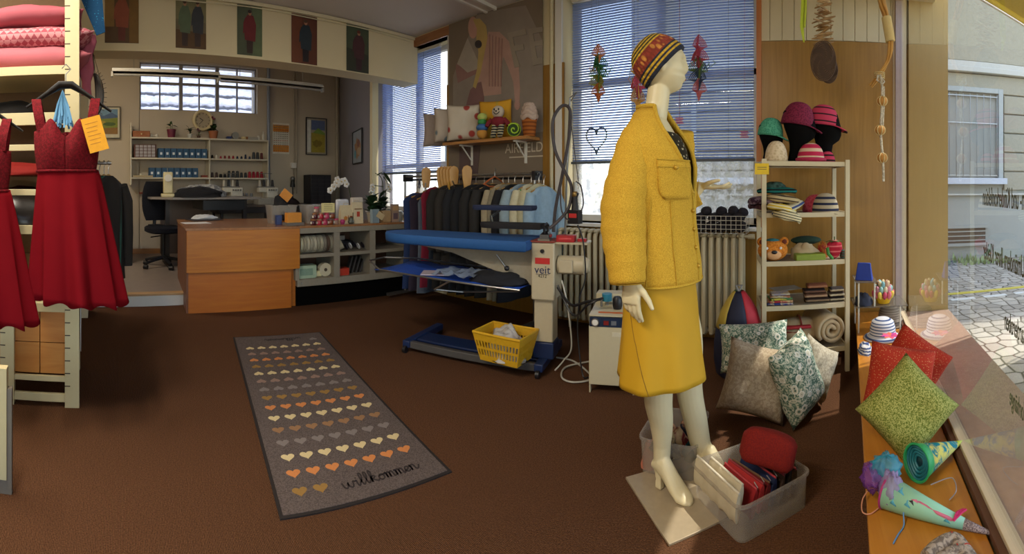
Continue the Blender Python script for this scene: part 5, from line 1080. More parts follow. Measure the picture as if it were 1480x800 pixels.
ornament(865, 106, DW-.05, ['c9804a', '2f6a3c', '3f7a44', '8f8f3a', 'b5602c'], 'green and orange curled paper ornament hanging left of the mannequin head', 1, tall=.21)
ornament(922, 122, DW-.05, ['d9a83a', 'c9506a', 'cf9a44'], 'yellow and pink curled paper ornament half hidden behind the knitted cap', 2, tall=.17)
ornament(1010, 98, DW-.05, ['a8425a', 'b03a4c', '5f7a3c', '2c3f5e', 'b05a5c'], 'red, green and navy curled paper ornament hanging right of the mannequin face', 3, tall=.22)
def small_orn(px, py, c, lab):
    b = MB(); 
    for i in range(5): b.bx(-.035+.008*(i % 2), .035-.006*(i % 3), -.003, .003, -.02+i*.011, -.014+i*.011)
    b.cyl((0, 0, .03), (0, 0, 2.9-pY(px, py, DW-.05).z), .001, n=4); o = b.build('felt_ornament', M('felt_'+c, c, .8)); o.location = pY(px, py, DW-.05); tag(o, lab, 'ornament')
small_orn(982, 175, 'b5224a', 'small crimson ornament hanging right of the yellow collar'); small_orn(1076, 195, 'b52a44', 'small red ornament hanging at the right edge of the blind')
b = MB(); hc_ = []; 
for i in range(40):
    a = 2*PI*i/40; hc_.append(V((.0062*16*math.sin(a)**3*1.0, 0, .0062*(13*math.cos(a)-5*math.cos(2*a)-2*math.cos(3*a)-math.cos(4*a))*1.25)))
for p in hc_: b.ball(p, .010, n=6, k=4)
b.tube(hc_+[hc_[0]], .002, n=4); b.cyl((0, 0, .05), (0, 0, 1.3), .001, n=4); o = b.build('bead_heart', M('bead_grey', '4f5c70', .4)); o.location = pY(862, 200, DW-.05); tag(o, 'heart of grey beads hanging before the blind', 'ornament')
# big wall poster -----------------------------------------------------------------
po = thing('wall_poster', 'large brown advertising poster of a blond person in a striped jacket beside the window', 'poster')
PT = Matrix(((1, 0, 0, -3.58), (0, 0, -1, DW-.022), (0, 1, 0, .95), (0, 0, 0, 1))); po.matrix_basis = PT
def pp_(x, y): q = pY(x, y, DW-.022); return (q.x+3.58, q.z-.95)
b = MB(); b.bx(0, 1.25, 0, 2.09, 0, .002, M('poster_brown', '7a6c5c', .6, var=.15, scale=1.5)); b.build('sheet', None, po)
lay = [('8b8076', [(655, 110), (690, 20), (760, 8), (785, 60), (785, 190), (720, 200), (655, 190)]), ('a49a8e', [(676, 55), (692, 90), (690, 104), (664, 118), (661, 92)]), ('ad8a7e', [(706, 46), (722, 46), (740, 64), (750, 95), (752, 128), (751, 148), (745, 150), (742, 118), (735, 98), (728, 82), (723, 100), (725, 136), (688, 140), (690, 120), (693, 105), (700, 80)]),
       ('8f6c66', [(660, 92), (666, 96), (676, 105), (692, 99), (690, 106), (662, 120), (659, 100)]), ('7c5a58', [(690, 120), (696, 118), (700, 140), (700, 160), (672, 160), (680, 130)]), ('b98f80', blob(684, 40, 7, 16)), ('b39a5e', [(684, 28), (694, 27), (703, 37), (705, 55), (700, 80), (695, 105), (688, 128), (684, 125), (690, 100), (692, 75), (689, 55), (690, 42)]), ('3a3438', blob(692, 64, 5, 6)), ('b08a80', blob(748, 152, 4, 7)),
       ('93887a', [(734, 48), (760, 42), (762, 50), (742, 54), (744, 66), (757, 64), (758, 72), (745, 74), (752, 96), (744, 98)]), ('93887a', [(764, 42), (785, 39), (785, 46), (771, 49), (773, 60), (785, 58), (785, 65), (774, 67), (777, 84), (785, 83), (785, 92), (771, 95)]),
       ('5f4c4a', [(665, 206), (695, 204), (690, 262), (664, 262)])]
b = MB()
for i, (c, poly) in enumerate(lay): b.prism([pp_(*p) for p in poly], .0006*(i+1), M('pos_'+c, c, .6, var=.2, scale=6), Matrix.Translation((0, 0, .002)))
for i in range(9): x = 708+i*4.5; b.prism([pp_(x, 50+i*1.5), pp_(x+.9, 50+i*1.5), pp_(x+.4-i*.3, 125), pp_(x-.5-i*.3, 125)], .010, M('pos_stripe', '98756c', .6), Matrix.Translation((0, 0, .002))) if i < 5 else None
b.build('print', None, po)
q = pp_(757, 214); text('poster_lettering', 'AIRFIELD', .135, M('poster_letter', 'c4b8a2', .6), po, Matrix.Translation((q[0], q[1], .004)), .001, 'CENTER', .85)
q = pp_(760, 226); b = MB(); b.bx(q[0]-.2, q[0]+.2, q[1]-.008, q[1]+.004, .002, .004, M('poster_letter')); b.build('poster_line', None, po)
# shelf and toys --------------------------------------------------------------------
sh = thing('wall_shelf', 'wooden wall shelf on two white brackets carrying cushions and toys', 'shelf', (0, DW-.02, 0)); ZT = 1.69
b = MB(); b.bx(-3.45, -2.36, -.23, -.003, ZT-.03, ZT, M_wood('shelf_wood', 'a8723a', 'bd8850', (1, 9, 9))); b.build('board', None, sh, bev=.002)
for x in (-3.22, -2.52): b = MB(); b.bx(x-.012, x+.012, -.02, -.004, ZT-.24, ZT-.03); b.bx(x-.012, x+.012, -.2, -.004, ZT-.045, ZT-.03); b.loft([[V((x-.004, -.18, ZT-.045)), V((x+.004, -.18, ZT-.045)), V((x+.004, -.16, ZT-.045)), V((x-.004, -.16, ZT-.045))], [V((x-.004, -.02, ZT-.2)), V((x+.004, -.02, ZT-.2)), V((x+.004, -.005, ZT-.2)), V((x-.004, -.005, ZT-.2))]]); b.build('bracket', WHITE, sh)
def sx(px, Y=3.45): return Y*math.tan(az(px))
DOT1 = M_cloth('cloth_dots1', 'bfb3a6', '6f7f8a', 7, kind='dots', thr=.33); DOT2 = M_cloth('cloth_dots2', 'cdc3b2', 'a84a44', 7.5, kind='dots', thr=.30)
cushion('cushion', 'beige lilac cushion, leftmost of the three on the wall shelf', (sx(635, 3.44), 3.44, ZT-.03), .36, .37, .12, M('cloth_lilac', 'a3958c', .9), .95, .08, 0, 1)
cushion('cushion', 'white cushion with blue and red dots, middle of the three on the wall shelf', (sx(653, 3.42), 3.40, ZT), .36, .37, .12, DOT1, .85, .08, 0, 2)
cushion('cushion', 'white cushion with coloured apples and birds, right of the three on the wall shelf', (sx(674, 3.42), 3.38, ZT), .36, .38, .13, DOT2, .62, .05, 0, 3)
cushion('cushion', 'yellow and green patchwork cushion behind the smiling doll', (sx(715, 3.48), 3.50, ZT), .36, .4, .1, M_cloth('cloth_yellow', 'd8a232', '9fb05a', 4, kind='print', thr=.58), .25, .12, 0, 4)
dl = thing('rag_doll', 'smiling cloth doll with red jumper and striped trousers on the wall shelf', 'doll', (sx(720, 3.36), 3.36, ZT), .3)
b = MB(); b.ball((0, 0, .25), (.062, .05, .06), n=16, k=10); b.build('head', M('doll_face', 'c9bcaa', .8), dl)
b = MB(); b.ball((-.022, -.047, .268), (.007, .006, .012)); b.ball((.022, -.047, .268), (.007, .006, .012)); b.tube([(-.03, -.044, .245), (-.015, -.052, .226), (.0, -.053, .221), (.015, -.052, .226), (.03, -.044, .245)], .004); b.ball((0, -.053, .25), .008); b.build('face', BLACK, dl)
b = MB(); b.ball((0, 0, .155), (.075, .05, .055)); b.build('jumper', M('doll_red', '7a1f2a', .9), dl)
for s in (-1, 1): b = MB(); b.tube([(s*.06, 0, .175), (s*.1, -.01, .14), (s*.11, -.02, .11)], [.026, .024, .02], M('doll_red')); b.build('arm', None, dl)
for s in (-1, 1): b = MB(); b.tube([(s*.03, 0, .12), (s*.033, -.02, .06), (s*.035, -.05, .012)], [.034, .032, .026], M_cloth('doll_stripe', '1f2228', 'b9b08f', 12, kind='stripe')); b.build('leg', None, dl)
def stack_toy(px, Y, label, parts, cat='toy', name='stuffed_toy'):
    t = thing(name, label, cat, (sx(px, Y), Y, ZT))
    for nm, c, z, rx, rz in parts: b = MB(); b.ball((0, 0, z), (rx, rx, rz), M('toy_'+c, c, .85), n=16, k=9); b.build(nm, None, t)
stack_toy(697, 3.33, 'stacked colourful knitted toy in green, blue and yellow, left of the doll', [('ball', 'c08a3a', .05, .055, .05), ('ball', '3f6aa5', .11, .06, .04), ('ball', '3f8f4a', .165, .045, .035), ('ball', 'b5c46a', .215, .05, .04)])
b = MB(); sp_ = [V((.012*k*math.cos(k*.55)*.33, -.02, .012*k*math.sin(k*.55)*.33)) for k in range(0, 17)]; b.cyl((0, -.012, 0), (0, .012, 0), .06, m=M('toy_green', '2f4a1e', .8)); b.tube(sp_, .007, M('toy_lime', 'a9cf3a', .7), n=6); b.tube([V((.055*math.cos(i*.35), 0, .055*math.sin(i*.35))) for i in range(19)], .012, M('toy_lime'), n=8)
o = b.build('spiral_cushion', None); o.location = (sx(743, 3.38), 3.38, ZT+.068); o.rotation_euler = (0, 0, .5); tag(o, 'round green spiral toy between the doll and the cupcake', 'toy')
cc = thing('cupcake_toy', 'tall knitted cupcake toy with cream swirls on an orange case', 'toy', (sx(765, 3.42), 3.42, ZT)); b = MB(); b.lathe([(.055, 0), (.072, .16), (.001, .16)], m=M_cloth('case_orange', 'a9622a', '7f4420', 9, kind='stripe'), n=20); b.build('case', None, cc)
b = MB()
for k, (r, z) in enumerate(((.062, .175), (.055, .215), (.045, .25), (.03, .28))): b.tube([V((r*math.cos(a), r*math.sin(a), z+.012*math.sin(a*4))) for a in [i*PI/12 for i in range(25)]], .024, M('cream_knit', 'bfa99a', .9), n=8)
b.ball((0, 0, .23), (.06, .06, .07), M('cream_knit')); b.build('icing', None, cc)
# ============ the mannequin ============
RM = 1.78; aM = az(958); C = V((RM*math.sin(aM), RM*math.cos(aM), 0)); E1 = V((math.cos(aM), -math.sin(aM), 0)); E2 = V((-math.sin(aM), -math.cos(aM), 0)); UP = V((0, 0, 1))
TH = math.radians(22); FW = E1*math.cos(TH)+E2*math.sin(TH); RG = E2*math.cos(TH)-E1*math.sin(TH)
mq = thing('mannequin', 'standing mannequin in yellow jacket and skirt with a striped knitted cap', 'mannequin', C)
TM = Matrix.Translation(-C)
def cpx(px, z): return C + E1*((px-958)/FPX*RM) + UP*z
def zpy(py, r=RM): return EYE+(HY-py)/FPX*r
def body_ring(z, cx, hw, A, n=40, s=1., ph0=0., fold=0., k=0, off=0.):
    hwm = hw/FPX*RM; B = math.sqrt(max(hwm**2-(A*math.sin(TH))**2, .0009))/math.cos(TH); c = cpx(cx, z); out = []
    for i in range(n):
        t = 2*PI*i/n; q = 1+fold*math.sin(k*t+ph0)+fold*.5*math.sin((k*2+1)*t+1.3)
        out.append(c+FW*(B*math.cos(t)*q*s+off*math.cos(t))+RG*(A*math.sin(t)*q*s+off*math.sin(t)))
    return out
JR = [(.86, 957, 55, .19), (.92, 956, 55, .19), (1.0, 953, 54, .188), (1.10, 950, 53.5, .182), (1.2, 949, 54.5, .188), (1.3, 948.5, 54.5, .198), (1.37, 947.5, 50, .195), (1.41, 946.5, 44, .18), (1.445, 945.5, 36, .15), (1.475, 944.5, 28.5, .115), (1.497, 943.5, 25, .095), (1.512, 943, 20.5, .068), (1.53, 943, 18.5, .06)]
def jint(z):
    for a, b_ in zip(JR, JR[1:]):
        if z <= b_[0] or b_ is JR[-1]:
            t = max(0, min(1, (z-a[0])/(b_[0]-a[0]))); return tuple(a[i]+(b_[i]-a[i])*t for i in range(4))
    return JR[-1]
def JS(ph, z, off=0.):
    _, cx, hw, A = jint(z); hwm = hw/FPX*RM; B = math.sqrt(max(hwm**2-(A*math.sin(TH))**2, .0009))/math.cos(TH)
    return cpx(cx, z)+FW*((B+off)*math.cos(ph))+RG*((A+off)*math.sin(ph))
SKIN = M('mannequin_cream', 'd6c9a2', .38, var=.03)
# body, one continuous surface
b = MB()
tor = [(.80, 955, 40, .13), (.92, 951, 50, .165), (1.05, 949, 44, .15), (1.2, 949, 47, .165), (1.32, 948, 45, .165), (1.39, 947, 38, .14), (1.43, 946, 31, .115), (1.46, 945, 25, .085), (1.485, 944, 20, .065)]
b.loft([body_ring(*q, n=28) for q in tor], SKIN)
def px3(px, py, r): return pr(px, py, r)
# neck
b.tube([px3(944, 190, 1.78), px3(945, 170, 1.78), px3(950, 150, 1.78), px3(953, 125, 1.78), px3(956, 105, 1.78)], [.066, .052, .046, .045, .05], SKIN, n=20)
# head
HC = px3(957, 93, 1.78); HF = (E1*math.cos(.08)-E2*math.sin(.08)).normalized(); HL = UP.cross(HF)
def head_pt(t, ph):
    d = V((math.cos(t)*math.cos(ph), math.cos(t)*math.sin(ph), math.sin(t)))       # x forward, y left, z up
    x, y, z = d.x*.094, d.y*.074, d.z*(.118 if d.z < 0 else .106)
    zz = d.z
    if zz < 0:
        k = -zz; y *= 1-.30*k**2.2
        if x > 0: x = x*(1-.04*k)+.014*k
        else: x *= 1-.30*k**2
    g = lambda a, s: math.exp(-(a/s)**2)
    if d.x > 0:
        x += .0115*g(y, .012)*g(z+.016, .017)*1.0+.006*g(y, .009)*g(z-.006, .016)       # nose
        x += .006*g(y, .018)*g(z+.052, .006)+.006*g(y, .016)*g(z+.064, .006)           # lips
        x += .009*g(y, .022)*g(z+.094, .014)                                         # chin
        x -= .010*(g(y-.031, .015)+g(y+.031, .015))*g(z-.008, .012)                  # eye sockets
        x += .004*g(z-.03, .012)
        x -= .004*g(z+.042, .006)
    return HC+HF*x+HL*y+UP*z
n, k_ = 56, 48
b.loft([[head_pt(-PI/2+.02+(PI-.04)*i/k_, 2*PI*j/n) for j in range(n)] for i in range(k_+1)], SKIN)
for s in (1, -1):      # ears
    b.ball(HC+HL*(s*.07)-HF*.008-UP*.015, (.016, .012, .03), SKIN, n=10, k=7)
# arms
def arm(pts, rad): b.tube(spline(pts, 5), [rad[0]+(rad[1]-rad[0])*i/((len(pts)-1)*5) for i in range((len(pts)-1)*5+1)], SKIN, n=14)
SR = C+RG*.12+UP*1.36-E1*.02; SLf = C-RG*.12+UP*1.36
wr = px3(912, 404, 1.57); arm([SR, px3(902, 260, 1.62), px3(901, 330, 1.62), px3(907, 375, 1.59), wr], (.05, .028))
def hand(W, d, n_, t_, curls, L=.088, thumb=(.8, .55, .35), s=1.):
    d, n_ = V(d).normalized(), V(n_); n_ = (n_-d*n_.dot(d)).normalized(); t = d.cross(n_); t = t if t.dot(V(t_)) > 0 else -t
    R = []
    for f, w_, h in ((-.02, .024, .019), (.01, .028, .018), (.035, .036, .017), (.065, .040, .015), (.085, .039, .012)):
        R.append([W+d*f*s+(t*math.copysign(abs(math.cos(a))**.75, math.cos(a))*w_+n_*math.copysign(abs(math.sin(a))**.8, math.sin(a))*h)*s for a in [2*PI*i/18 for i in range(18)]])
    b.loft(R, SKIN)
    for i, (o_, Lf) in enumerate(((.029, .074), (.0100, .083), (-.0095, .077), (-.028, .060))):
        p = W+(d*.078+t*o_)*s; c0, c1, c2 = curls[i]; ang = 0; pts = [p-d*.012*s, p]; sp_ = o_*.9
        for seg, c in ((.45, c0), (.3, c1), (.25, c2)):
            ang += c; dd = (d*math.cos(ang)+n_*math.sin(ang)+t*sp_).normalized(); p = p+dd*Lf*seg*s; pts.append(p)
        r0 = [.0088, .0092, .0088, .0078][i]*s; b.tube(pts, [r0*1.08, r0*1.05, r0, r0*.92, r0*.72], SKIN, n=10); b.ball(pts[-1], r0*.74, SKIN, n=8, k=6)
    p = W+(d*.018+t*.024)*s; pts = [p]; dd = (t*thumb[0]+d*thumb[1]+n_*thumb[2]).normalized()
    for L_, k in ((.038, 0), (.034, .35), (.027, .35)):
        dd = (dd+d*k).normalized(); p = p+dd*L_*s; pts.append(p)
    b.tube(pts, [.015*s, .0125*s, .0105*s, .0075*s], SKIN, n=10); b.ball(pts[-1], .0078*s, SKIN, n=8, k=6)
hand(wr, -UP*.97+E1*.02+E2*.08, E2*-.85+E1*.5, E1, [(.15, .25, .2), (.22, .3, .2), (.32, .35, .25), (.42, .4, .3)], thumb=(.75, .75, .15), s=.97)
wl = px3(1012, 268, 1.96); arm([SLf, px3(975, 260, 1.95), px3(976, 300, 1.97), px3(996, 285, 1.97), wl], (.05, .026))
hand(wl, E1*.97+UP*-.08+E2*.1, UP, E2, [(.15, .3, .25), (.05, .25, .25), (-.05, .2, .2), (-.15, .15, .2)], thumb=(.7, .7, .45), s=.86)
# legs with heeled feet
def leg(pts, rad, toe, heel):
    P_ = spline(pts, 4); N_ = len(P_)-1; rr = []
    for i in range(N_+1):
        f = i/N_*(len(rad)-1); k = min(int(f), len(rad)-2); rr.append(rad[k]+(rad[k+1]-rad[k])*(f-k))
    b.tube(P_, rr, SKIN, n=20)
    an = pts[-1]; dr_ = (toe-heel); dr_.z = 0; dr_.normalize(); sd = dr_.cross(UP); R = []
    Lf = (toe-heel).length
    for f, zt, zb, w_ in ((-.02, .115, .085, .018), (.02, .15, .07, .028), (.28*Lf, .15, .05, .031), (.5*Lf, .10, .02, .036), (.72*Lf, .055, .004, .040), (.9*Lf, .038, .004, .030), (1.0*Lf, .022, .006, .012)):
        c = V((heel.x, heel.y, 0))+dr_*f
        R.append([c+sd*w_*math.cos(a)+UP*((zt+zb)/2+(zt-zb)/2*math.sin(a)) for a in [2*PI*i/16 for i in range(16)]])
    b.loft(R, SKIN)
    h = V((heel.x, heel.y, 0))+dr_*.012; b.loft([[h+dr_*(dx*k)+sd*(sx_*k)+UP*z for dx, sx_ in ((-.014, -.013), (.016, -.013), (.016, .013), (-.014, .013))] for z, k in ((.012, 1), (.05, .9), (.10, 1.35))], SKIN)
hr, tr = pf(950, 702, .012), pf(1000, 729, .012)
leg([C+RG*.08+UP*.82, px3(952, 500, 1.72), px3(951, 570, 1.76), px3(956, 610, 1.79), px3(957, 640, 1.81), V((hr.x, hr.y, .12))+E1*.018], [.08, .07, .058, .047, .036, .034], tr, hr)
hl_, tl_ = pf(1018, 688, .012), pf(1062, 700, .012)
leg([C-RG*.08+UP*.82, px3(990, 480, 1.86), px3(996, 560, 1.88), px3(1005, 605, 1.89), px3(1014, 645, 1.9), V((hl_.x, hl_.y, .12))+E1*.01], [.08, .072, .056, .05, .042, .036], tl_, hl_)
bo = b.build('body', None, mq, T=TM, smooth=180)
rmo = bo.modifiers.new('one_surface', 'REMESH'); rmo.mode = 'VOXEL'; rmo.voxel_size = .0036; rmo.use_smooth_shade = True
sm_ = bo.modifiers.new('soften', 'SMOOTH'); sm_.factor = .5; sm_.iterations = 3
# painted lips, eye
b = MB(); b.ball(head_pt(math.asin(-.50), 0)-HF*.0005, (.004, .004, .0045), M('lip_rose', '8a4a3a', .4), n=10, k=6, R=Matrix.Rotation(0, 4, 'Z')); b.build('lips', None, mq, T=TM)
# jacket
TW = M_cloth('boucle_yellow', 'b58a26', 'dab03e', 300, kind='tweed', bmp=.004)
EDGE = M_cloth('boucle_edge', 'b08c2a', 'c9a43a', 260, kind='tweed', bmp=.002)
b = MB(); R = []; zs = [.86+i*.022 for i in range(32)]; n = 60
def opening(z): return .02 if z < 1.17 else .02+.95*((z-1.17)/(1.53-1.17))**1.1
for z in zs:
    if z > 1.53: break
    o_ = opening(z); R.append([JS(o_+(2*PI-2*o_)*j/n, z, .006+.004*noise.noise(V((math.cos(j*.2)*2, z*9, math.sin(j*.2)*2)))+(.008*max(0, (1.0-z))*math.sin(j*.9))) for j in range(n+1)])
b.loft(R, TW, caps=False, close=False); jk = b.build('jacket', None, mq, T=TM, smooth=180, solid=.009)
b = MB()
for sgn in (1, -1):
    b.tube([JS(sgn*opening(z), z, .009) for z in [.86+.0335*i for i in range(21)]], .0085, EDGE, n=8)
b.tube([JS(opening(1.53)+(2*PI-2*opening(1.53))*j/30, 1.53, .008) for j in range(31)], .009, EDGE, n=8); b.tube([JS(2*PI*j/50, .862, .009) for j in range(51)], .006, EDGE, n=6)
b.build('jacket_trim', None, jk)
def sleeve(pts, flat=.85):
    b = MB(); c = [px3(*p[:3]) for p in pts]; rr = [p[3] for p in pts]; S = spline(c, 5); N_ = len(S)-1; q = []
    for i in range(N_+1):
        f = i/5; k = min(int(f), len(rr)-2); w_ = rr[k]+(rr[k+1]-rr[k])*(f-k); q.append(w_*(1+.03*math.sin(i*1.9)))
    b.tube(S, q, TW, n=26); b.tube([S[-1]+UP*.001, S[-1]-(S[-2]-S[-1]).normalized()*.002], [q[-1]*1.03, q[-1]*1.0], EDGE, n=26)
    return b.build('sleeve', None, jk, smooth=100)
sleeve([(927, 181, 1.70, .03), (921, 188, 1.67, .043), (917, 207, 1.65, .062), (910, 250, 1.63, .078), (902, 295, 1.62, .084), (902, 338, 1.61, .082), (905, 375, 1.59, .073), (907, 409, 1.575, .062)])
sleeve([(985, 190, 1.92, .05), (984, 215, 1.94, .06), (980, 255, 1.96, .065), (980, 285, 1.97, .068), (994, 284, 1.97, .062), (1008, 278, 1.97, .055)])
def patch(p0_, p1_, z0, z1, off, m, name, parent):
    b = MB(); R = []
    for i in range(9):
        z = z0+(z1-z0)*i/8; sh_ = .12 if i == 0 else .04 if i == 1 else 0; R.append([JS(p0_+sh_+(p1_-p0_-2*sh_)*j/12, z, off) for j in range(13)])
    b.loft(R, m, caps=False, close=False); return b.build(name, None, parent, smooth=180, solid=.006)
pk = patch(.14, 1.02, 1.175, 1.318, .0125, TW, 'chest_pocket', jk)
b = MB(); b.tube([JS(.14+.88*j/12, 1.318, .0155) for j in range(13)], .003, EDGE, n=6); b.tube([JS(.14+.88*j/12, 1.292, .0165) for j in range(13)], .0016, EDGE, n=6); b.build('pocket_edge', None, pk)
GB = M('button_gold', 'b8922a', .35, .3)
for ph, z in ((.62, 1.290),): b = MB(); c = JS(ph, z, .021); b.ball(c, .009, GB, n=12, k=7); b.build('button', None, jk)
for z in (1.2, 1.13, 1.06, .99, .92): b = MB(); b.ball(JS(.06, z, .014), .0085, GB, n=12, k=7); b.build('button', None, jk)
b = MB()
for ph in (1.45,): b.tube([JS(ph-.25*(i/12), .85+.33*i/12, .0125) for i in range(13)], .0018, EDGE, n=5)
b.tube([JS(.75, .85+.32*i/12, .0125) for i in range(13)], .0018, EDGE, n=5); b.build('seam', None, jk)
# blouse
b = MB(); b.loft([[JS(2*PI*j/32, z, -.010) for j in range(32)] for z in (.95, 1.1, 1.2, 1.3, 1.37, 1.41, 1.43)], M_cloth('blouse_dark', '2a2418', 'd9cfae', 60, kind='dots', thr=.28)); b.build('blouse', None, mq, T=TM, smooth=180)
# skirt
SK = M('skirt_yellow', 'c0930f', .75, var=.06, scale=8, bmp=.0006)
b = MB(); SR_ = [(.96, 953, 46, .165, 0), (.86, 955, 50, .185, .004), (.78, 955.5, 53, .19, .01), (.68, 956, 56.5, .195, .032), (.58, 956, 60, .2, .05), (.485, 956, 64, .205, .07)]
def skint(z):
    for a, c in zip(SR_, SR_[1:]):
        if z >= c[0] or c is SR_[-1]: t = max(0, min(1, (a[0]-z)/(a[0]-c[0]))); return [a[i]+(c[i]-a[i])*t for i in range(5)]
R = []
for i in range(25):
    z = .96-(.96-.485)*i/24; _, cx, hw, A, fo_ = skint(z); R.append(body_ring(z, cx, hw, A, n=72, fold=fo_*.8, k=4, ph0=.9))
b.loft(R, SK, caps=False); sk = b.build('skirt', None, mq, T=TM, smooth=180, solid=.004)
b = MB(); R2 = []
for i in range(20): z = .84-(.84-.487)*i/19; _, cx, hw, A, fo_ = skint(z); rg = body_ring(z, cx, hw, A, n=360, fold=fo_*.8, k=4, ph0=.9, off=.0025); R2.append(rg[int(118-40*i/19)])
b.tube(R2, .0016, M('seam_dark', '8a6510', .8), n=5); b.build('seam', None, sk)
# knitted cap
a_ = math.atan2(56, 50); CX = (E1*math.cos(a_)+UP*math.sin(a_)); CZ = (E1*-math.sin(a_)+UP*math.cos(a_)); CY = CZ.cross(CX); Cc = px3(961, 97, 1.78)
cm, nt, bb = new_mat('cap_knit'); bb.inputs['Roughness'].default_value = .95; co = coords(nt); sx_ = nd(nt, 'ShaderNodeSeparateXYZ'); nt.links.new(co, sx_.inputs[0])
mr = nd(nt, 'ShaderNodeMapRange'); mr.inputs['From Max'].default_value = .15; nt.links.new(sx_.outputs['Z'], mr.inputs['Value'])
Y_, N_, R_c, O_ = 'cfa62c', '232838', '8a3420', '3a3a1e'
st_ = [(0, N_), (.05, Y_), (.10, N_), (.15, Y_), (.21, N_), (.26, R_c), (.60, Y_), (.645, O_), (.69, Y_), (.73, O_), (.775, Y_), (.815, O_), (.855, Y_), (.89, O_), (.93, Y_)]
cc_ = ramp(nt, mr.outputs[0], st_, 'CONSTANT')
vo = nd(nt, 'ShaderNodeTexVoronoi'); vo.inputs['Scale'].default_value = 85; mp = coords(nt, (1, 1, .55)); nt.links.new(mp, vo.inputs['Vector']); dots = ramp(nt, vo.outputs['Distance'], [(.25, 'ffffff'), (.35, '000000')], 'LINEAR')
band = ramp(nt, mr.outputs[0], [(0, '000000'), (.3, 'ffffff'), (.58, '000000')], 'CONSTANT')
v2 = nd(nt, 'ShaderNodeTexVoronoi'); v2.inputs['Scale'].default_value = 42; nt.links.new(coords(nt, (1, 1, .5)), v2.inputs['Vector']); d2 = ramp(nt, v2.outputs['Distance'], [(.28, 'ffffff'), (.40, '000000')])
f_ = mixc(nt, 1., band, d2, 'MULTIPLY'); cc2 = mixc(nt, f_, cc_, 'd08a3c'); cc3 = mixc(nt, .35, cc2, ramp(nt, vo.outputs['Distance'], [(.1, 'ffffff'), (.7, '222222')]), 'MULTIPLY')
nt.links.new(cc3, bb.inputs['Base Color']); bump(nt, bb, vo.outputs['Distance'], .006, 1.)
b = MB(); rings = []
for i in range(17):
    t = i/16*PI/2; rings.append([V((.111*math.cos(t)**.72*math.cos(p) if i < 16 else .004*math.cos(p), (.091*math.cos(t)**.75 if i < 16 else .004)*math.sin(p), .138*math.sin(t))) for p in [2*PI*j/48 for j in range(48)]])
rings = [[V((p.x*.985, p.y*.985, -.006)) for p in rings[0]]]+rings
b.loft(rings, cm, caps=True); hat = b.build('striped_cap', None, mq, smooth=180)
hat.matrix_basis = TM @ Matrix(((CX.x, CY.x, CZ.x, Cc.x), (CX.y, CY.y, CZ.y, Cc.y), (CX.z, CY.z, CZ.z, Cc.z), (0, 0, 0, 1)))
# base plate
A_, B_ = pf(904, 692), pf(967, 790); d_ = (B_-A_); q_ = V((-d_.y, d_.x, 0)).normalized()
if q_.dot(pf(1037, 764)-B_) < 0: q_ = -q_
b = MB(); D4 = [A_, B_, B_+q_*.36, A_+q_*.36]; b.loft([[V((p.x, p.y, 0)) for p in D4], [V((p.x, p.y, .01)) for p in D4]], M('plate_beige', 'a8977c', .35, .2)); b.build('base_plate', None, mq, T=TM, bev=.002)
# ============ shelf unit, cushions, totes ============
SP = V((.30, 2.975, 0)); SR2 = .20; SX = V((-math.cos(SR2), -math.sin(SR2), 0)); SD = V((-math.sin(SR2), math.cos(SR2), 0))
ST = Matrix(((-SX.x, SD.x, 0, SP.x), (-SX.y, SD.y, 0, SP.y), (0, 0, 1, 0), (0, 0, 0, 1)))      # local x: from the right post to the left is negative, y: back
un = thing('shelf_unit', 'cream metal shelf unit with five shelves of knitted hats beside the wood wall', 'shelf unit'); un.matrix_basis = ST
SC = M('unit_cream', 'c4b795', .45, var=.04); WU, DU = .575, .33; LV = [1.386, 1.054, .742, .456, .167]
for z in LV:
    b = MB(); b.bx(-WU+.015, -.0, .0, DU, z-.022, z-.006, M('shelf_grey', '8f8471', .5)); b.bx(-WU, 0, -.004, .004, z-.03, z, SC); b.bx(-WU, 0, DU-.004, DU+.004, z-.03, z, SC); b.bx(-WU, -WU+.01, 0, DU, z-.03, z, SC); b.bx(-.01, 0, 0, DU, z-.03, z, SC); b.build('shelf', None, un)
for x in (-WU, -.022):
    for y in (-.012, DU-.01): b = MB(); b.bx(x, x+.03, y, y+.022, 0, 1.40, SC); b.build('post', None, un, bev=.002)
def ush(px, lv, d=.12):
    """point on a shelf of the unit seen at column px, d metres behind the front edge"""
    t = math.tan(az(px)); o = SP+SD*d; s = (t*o.y-o.x)/(SX.x-t*SX.y); q = o+SX*s; return V((q.x, q.y, LV[lv]-.005))
# price card
b = MB(); b.bx(-.045, .045, -.002, .002, -.035, .035); b.bx(-.03, .03, -.0026, -.002, .008, .012, M('ink_brown')); b.bx(-.03, .03, -.0026, -.002, -.004, .0, M('ink_brown')); o = b.build('price_card', M('note_yellow', 'dcb818', .6)); o.matrix_basis = Matrix.Translation(ST@V((-WU-.0, -.016, 1.335)))@rz_(SR2); tag(o, 'yellow note taped to the left post of the shelf unit', 'card')
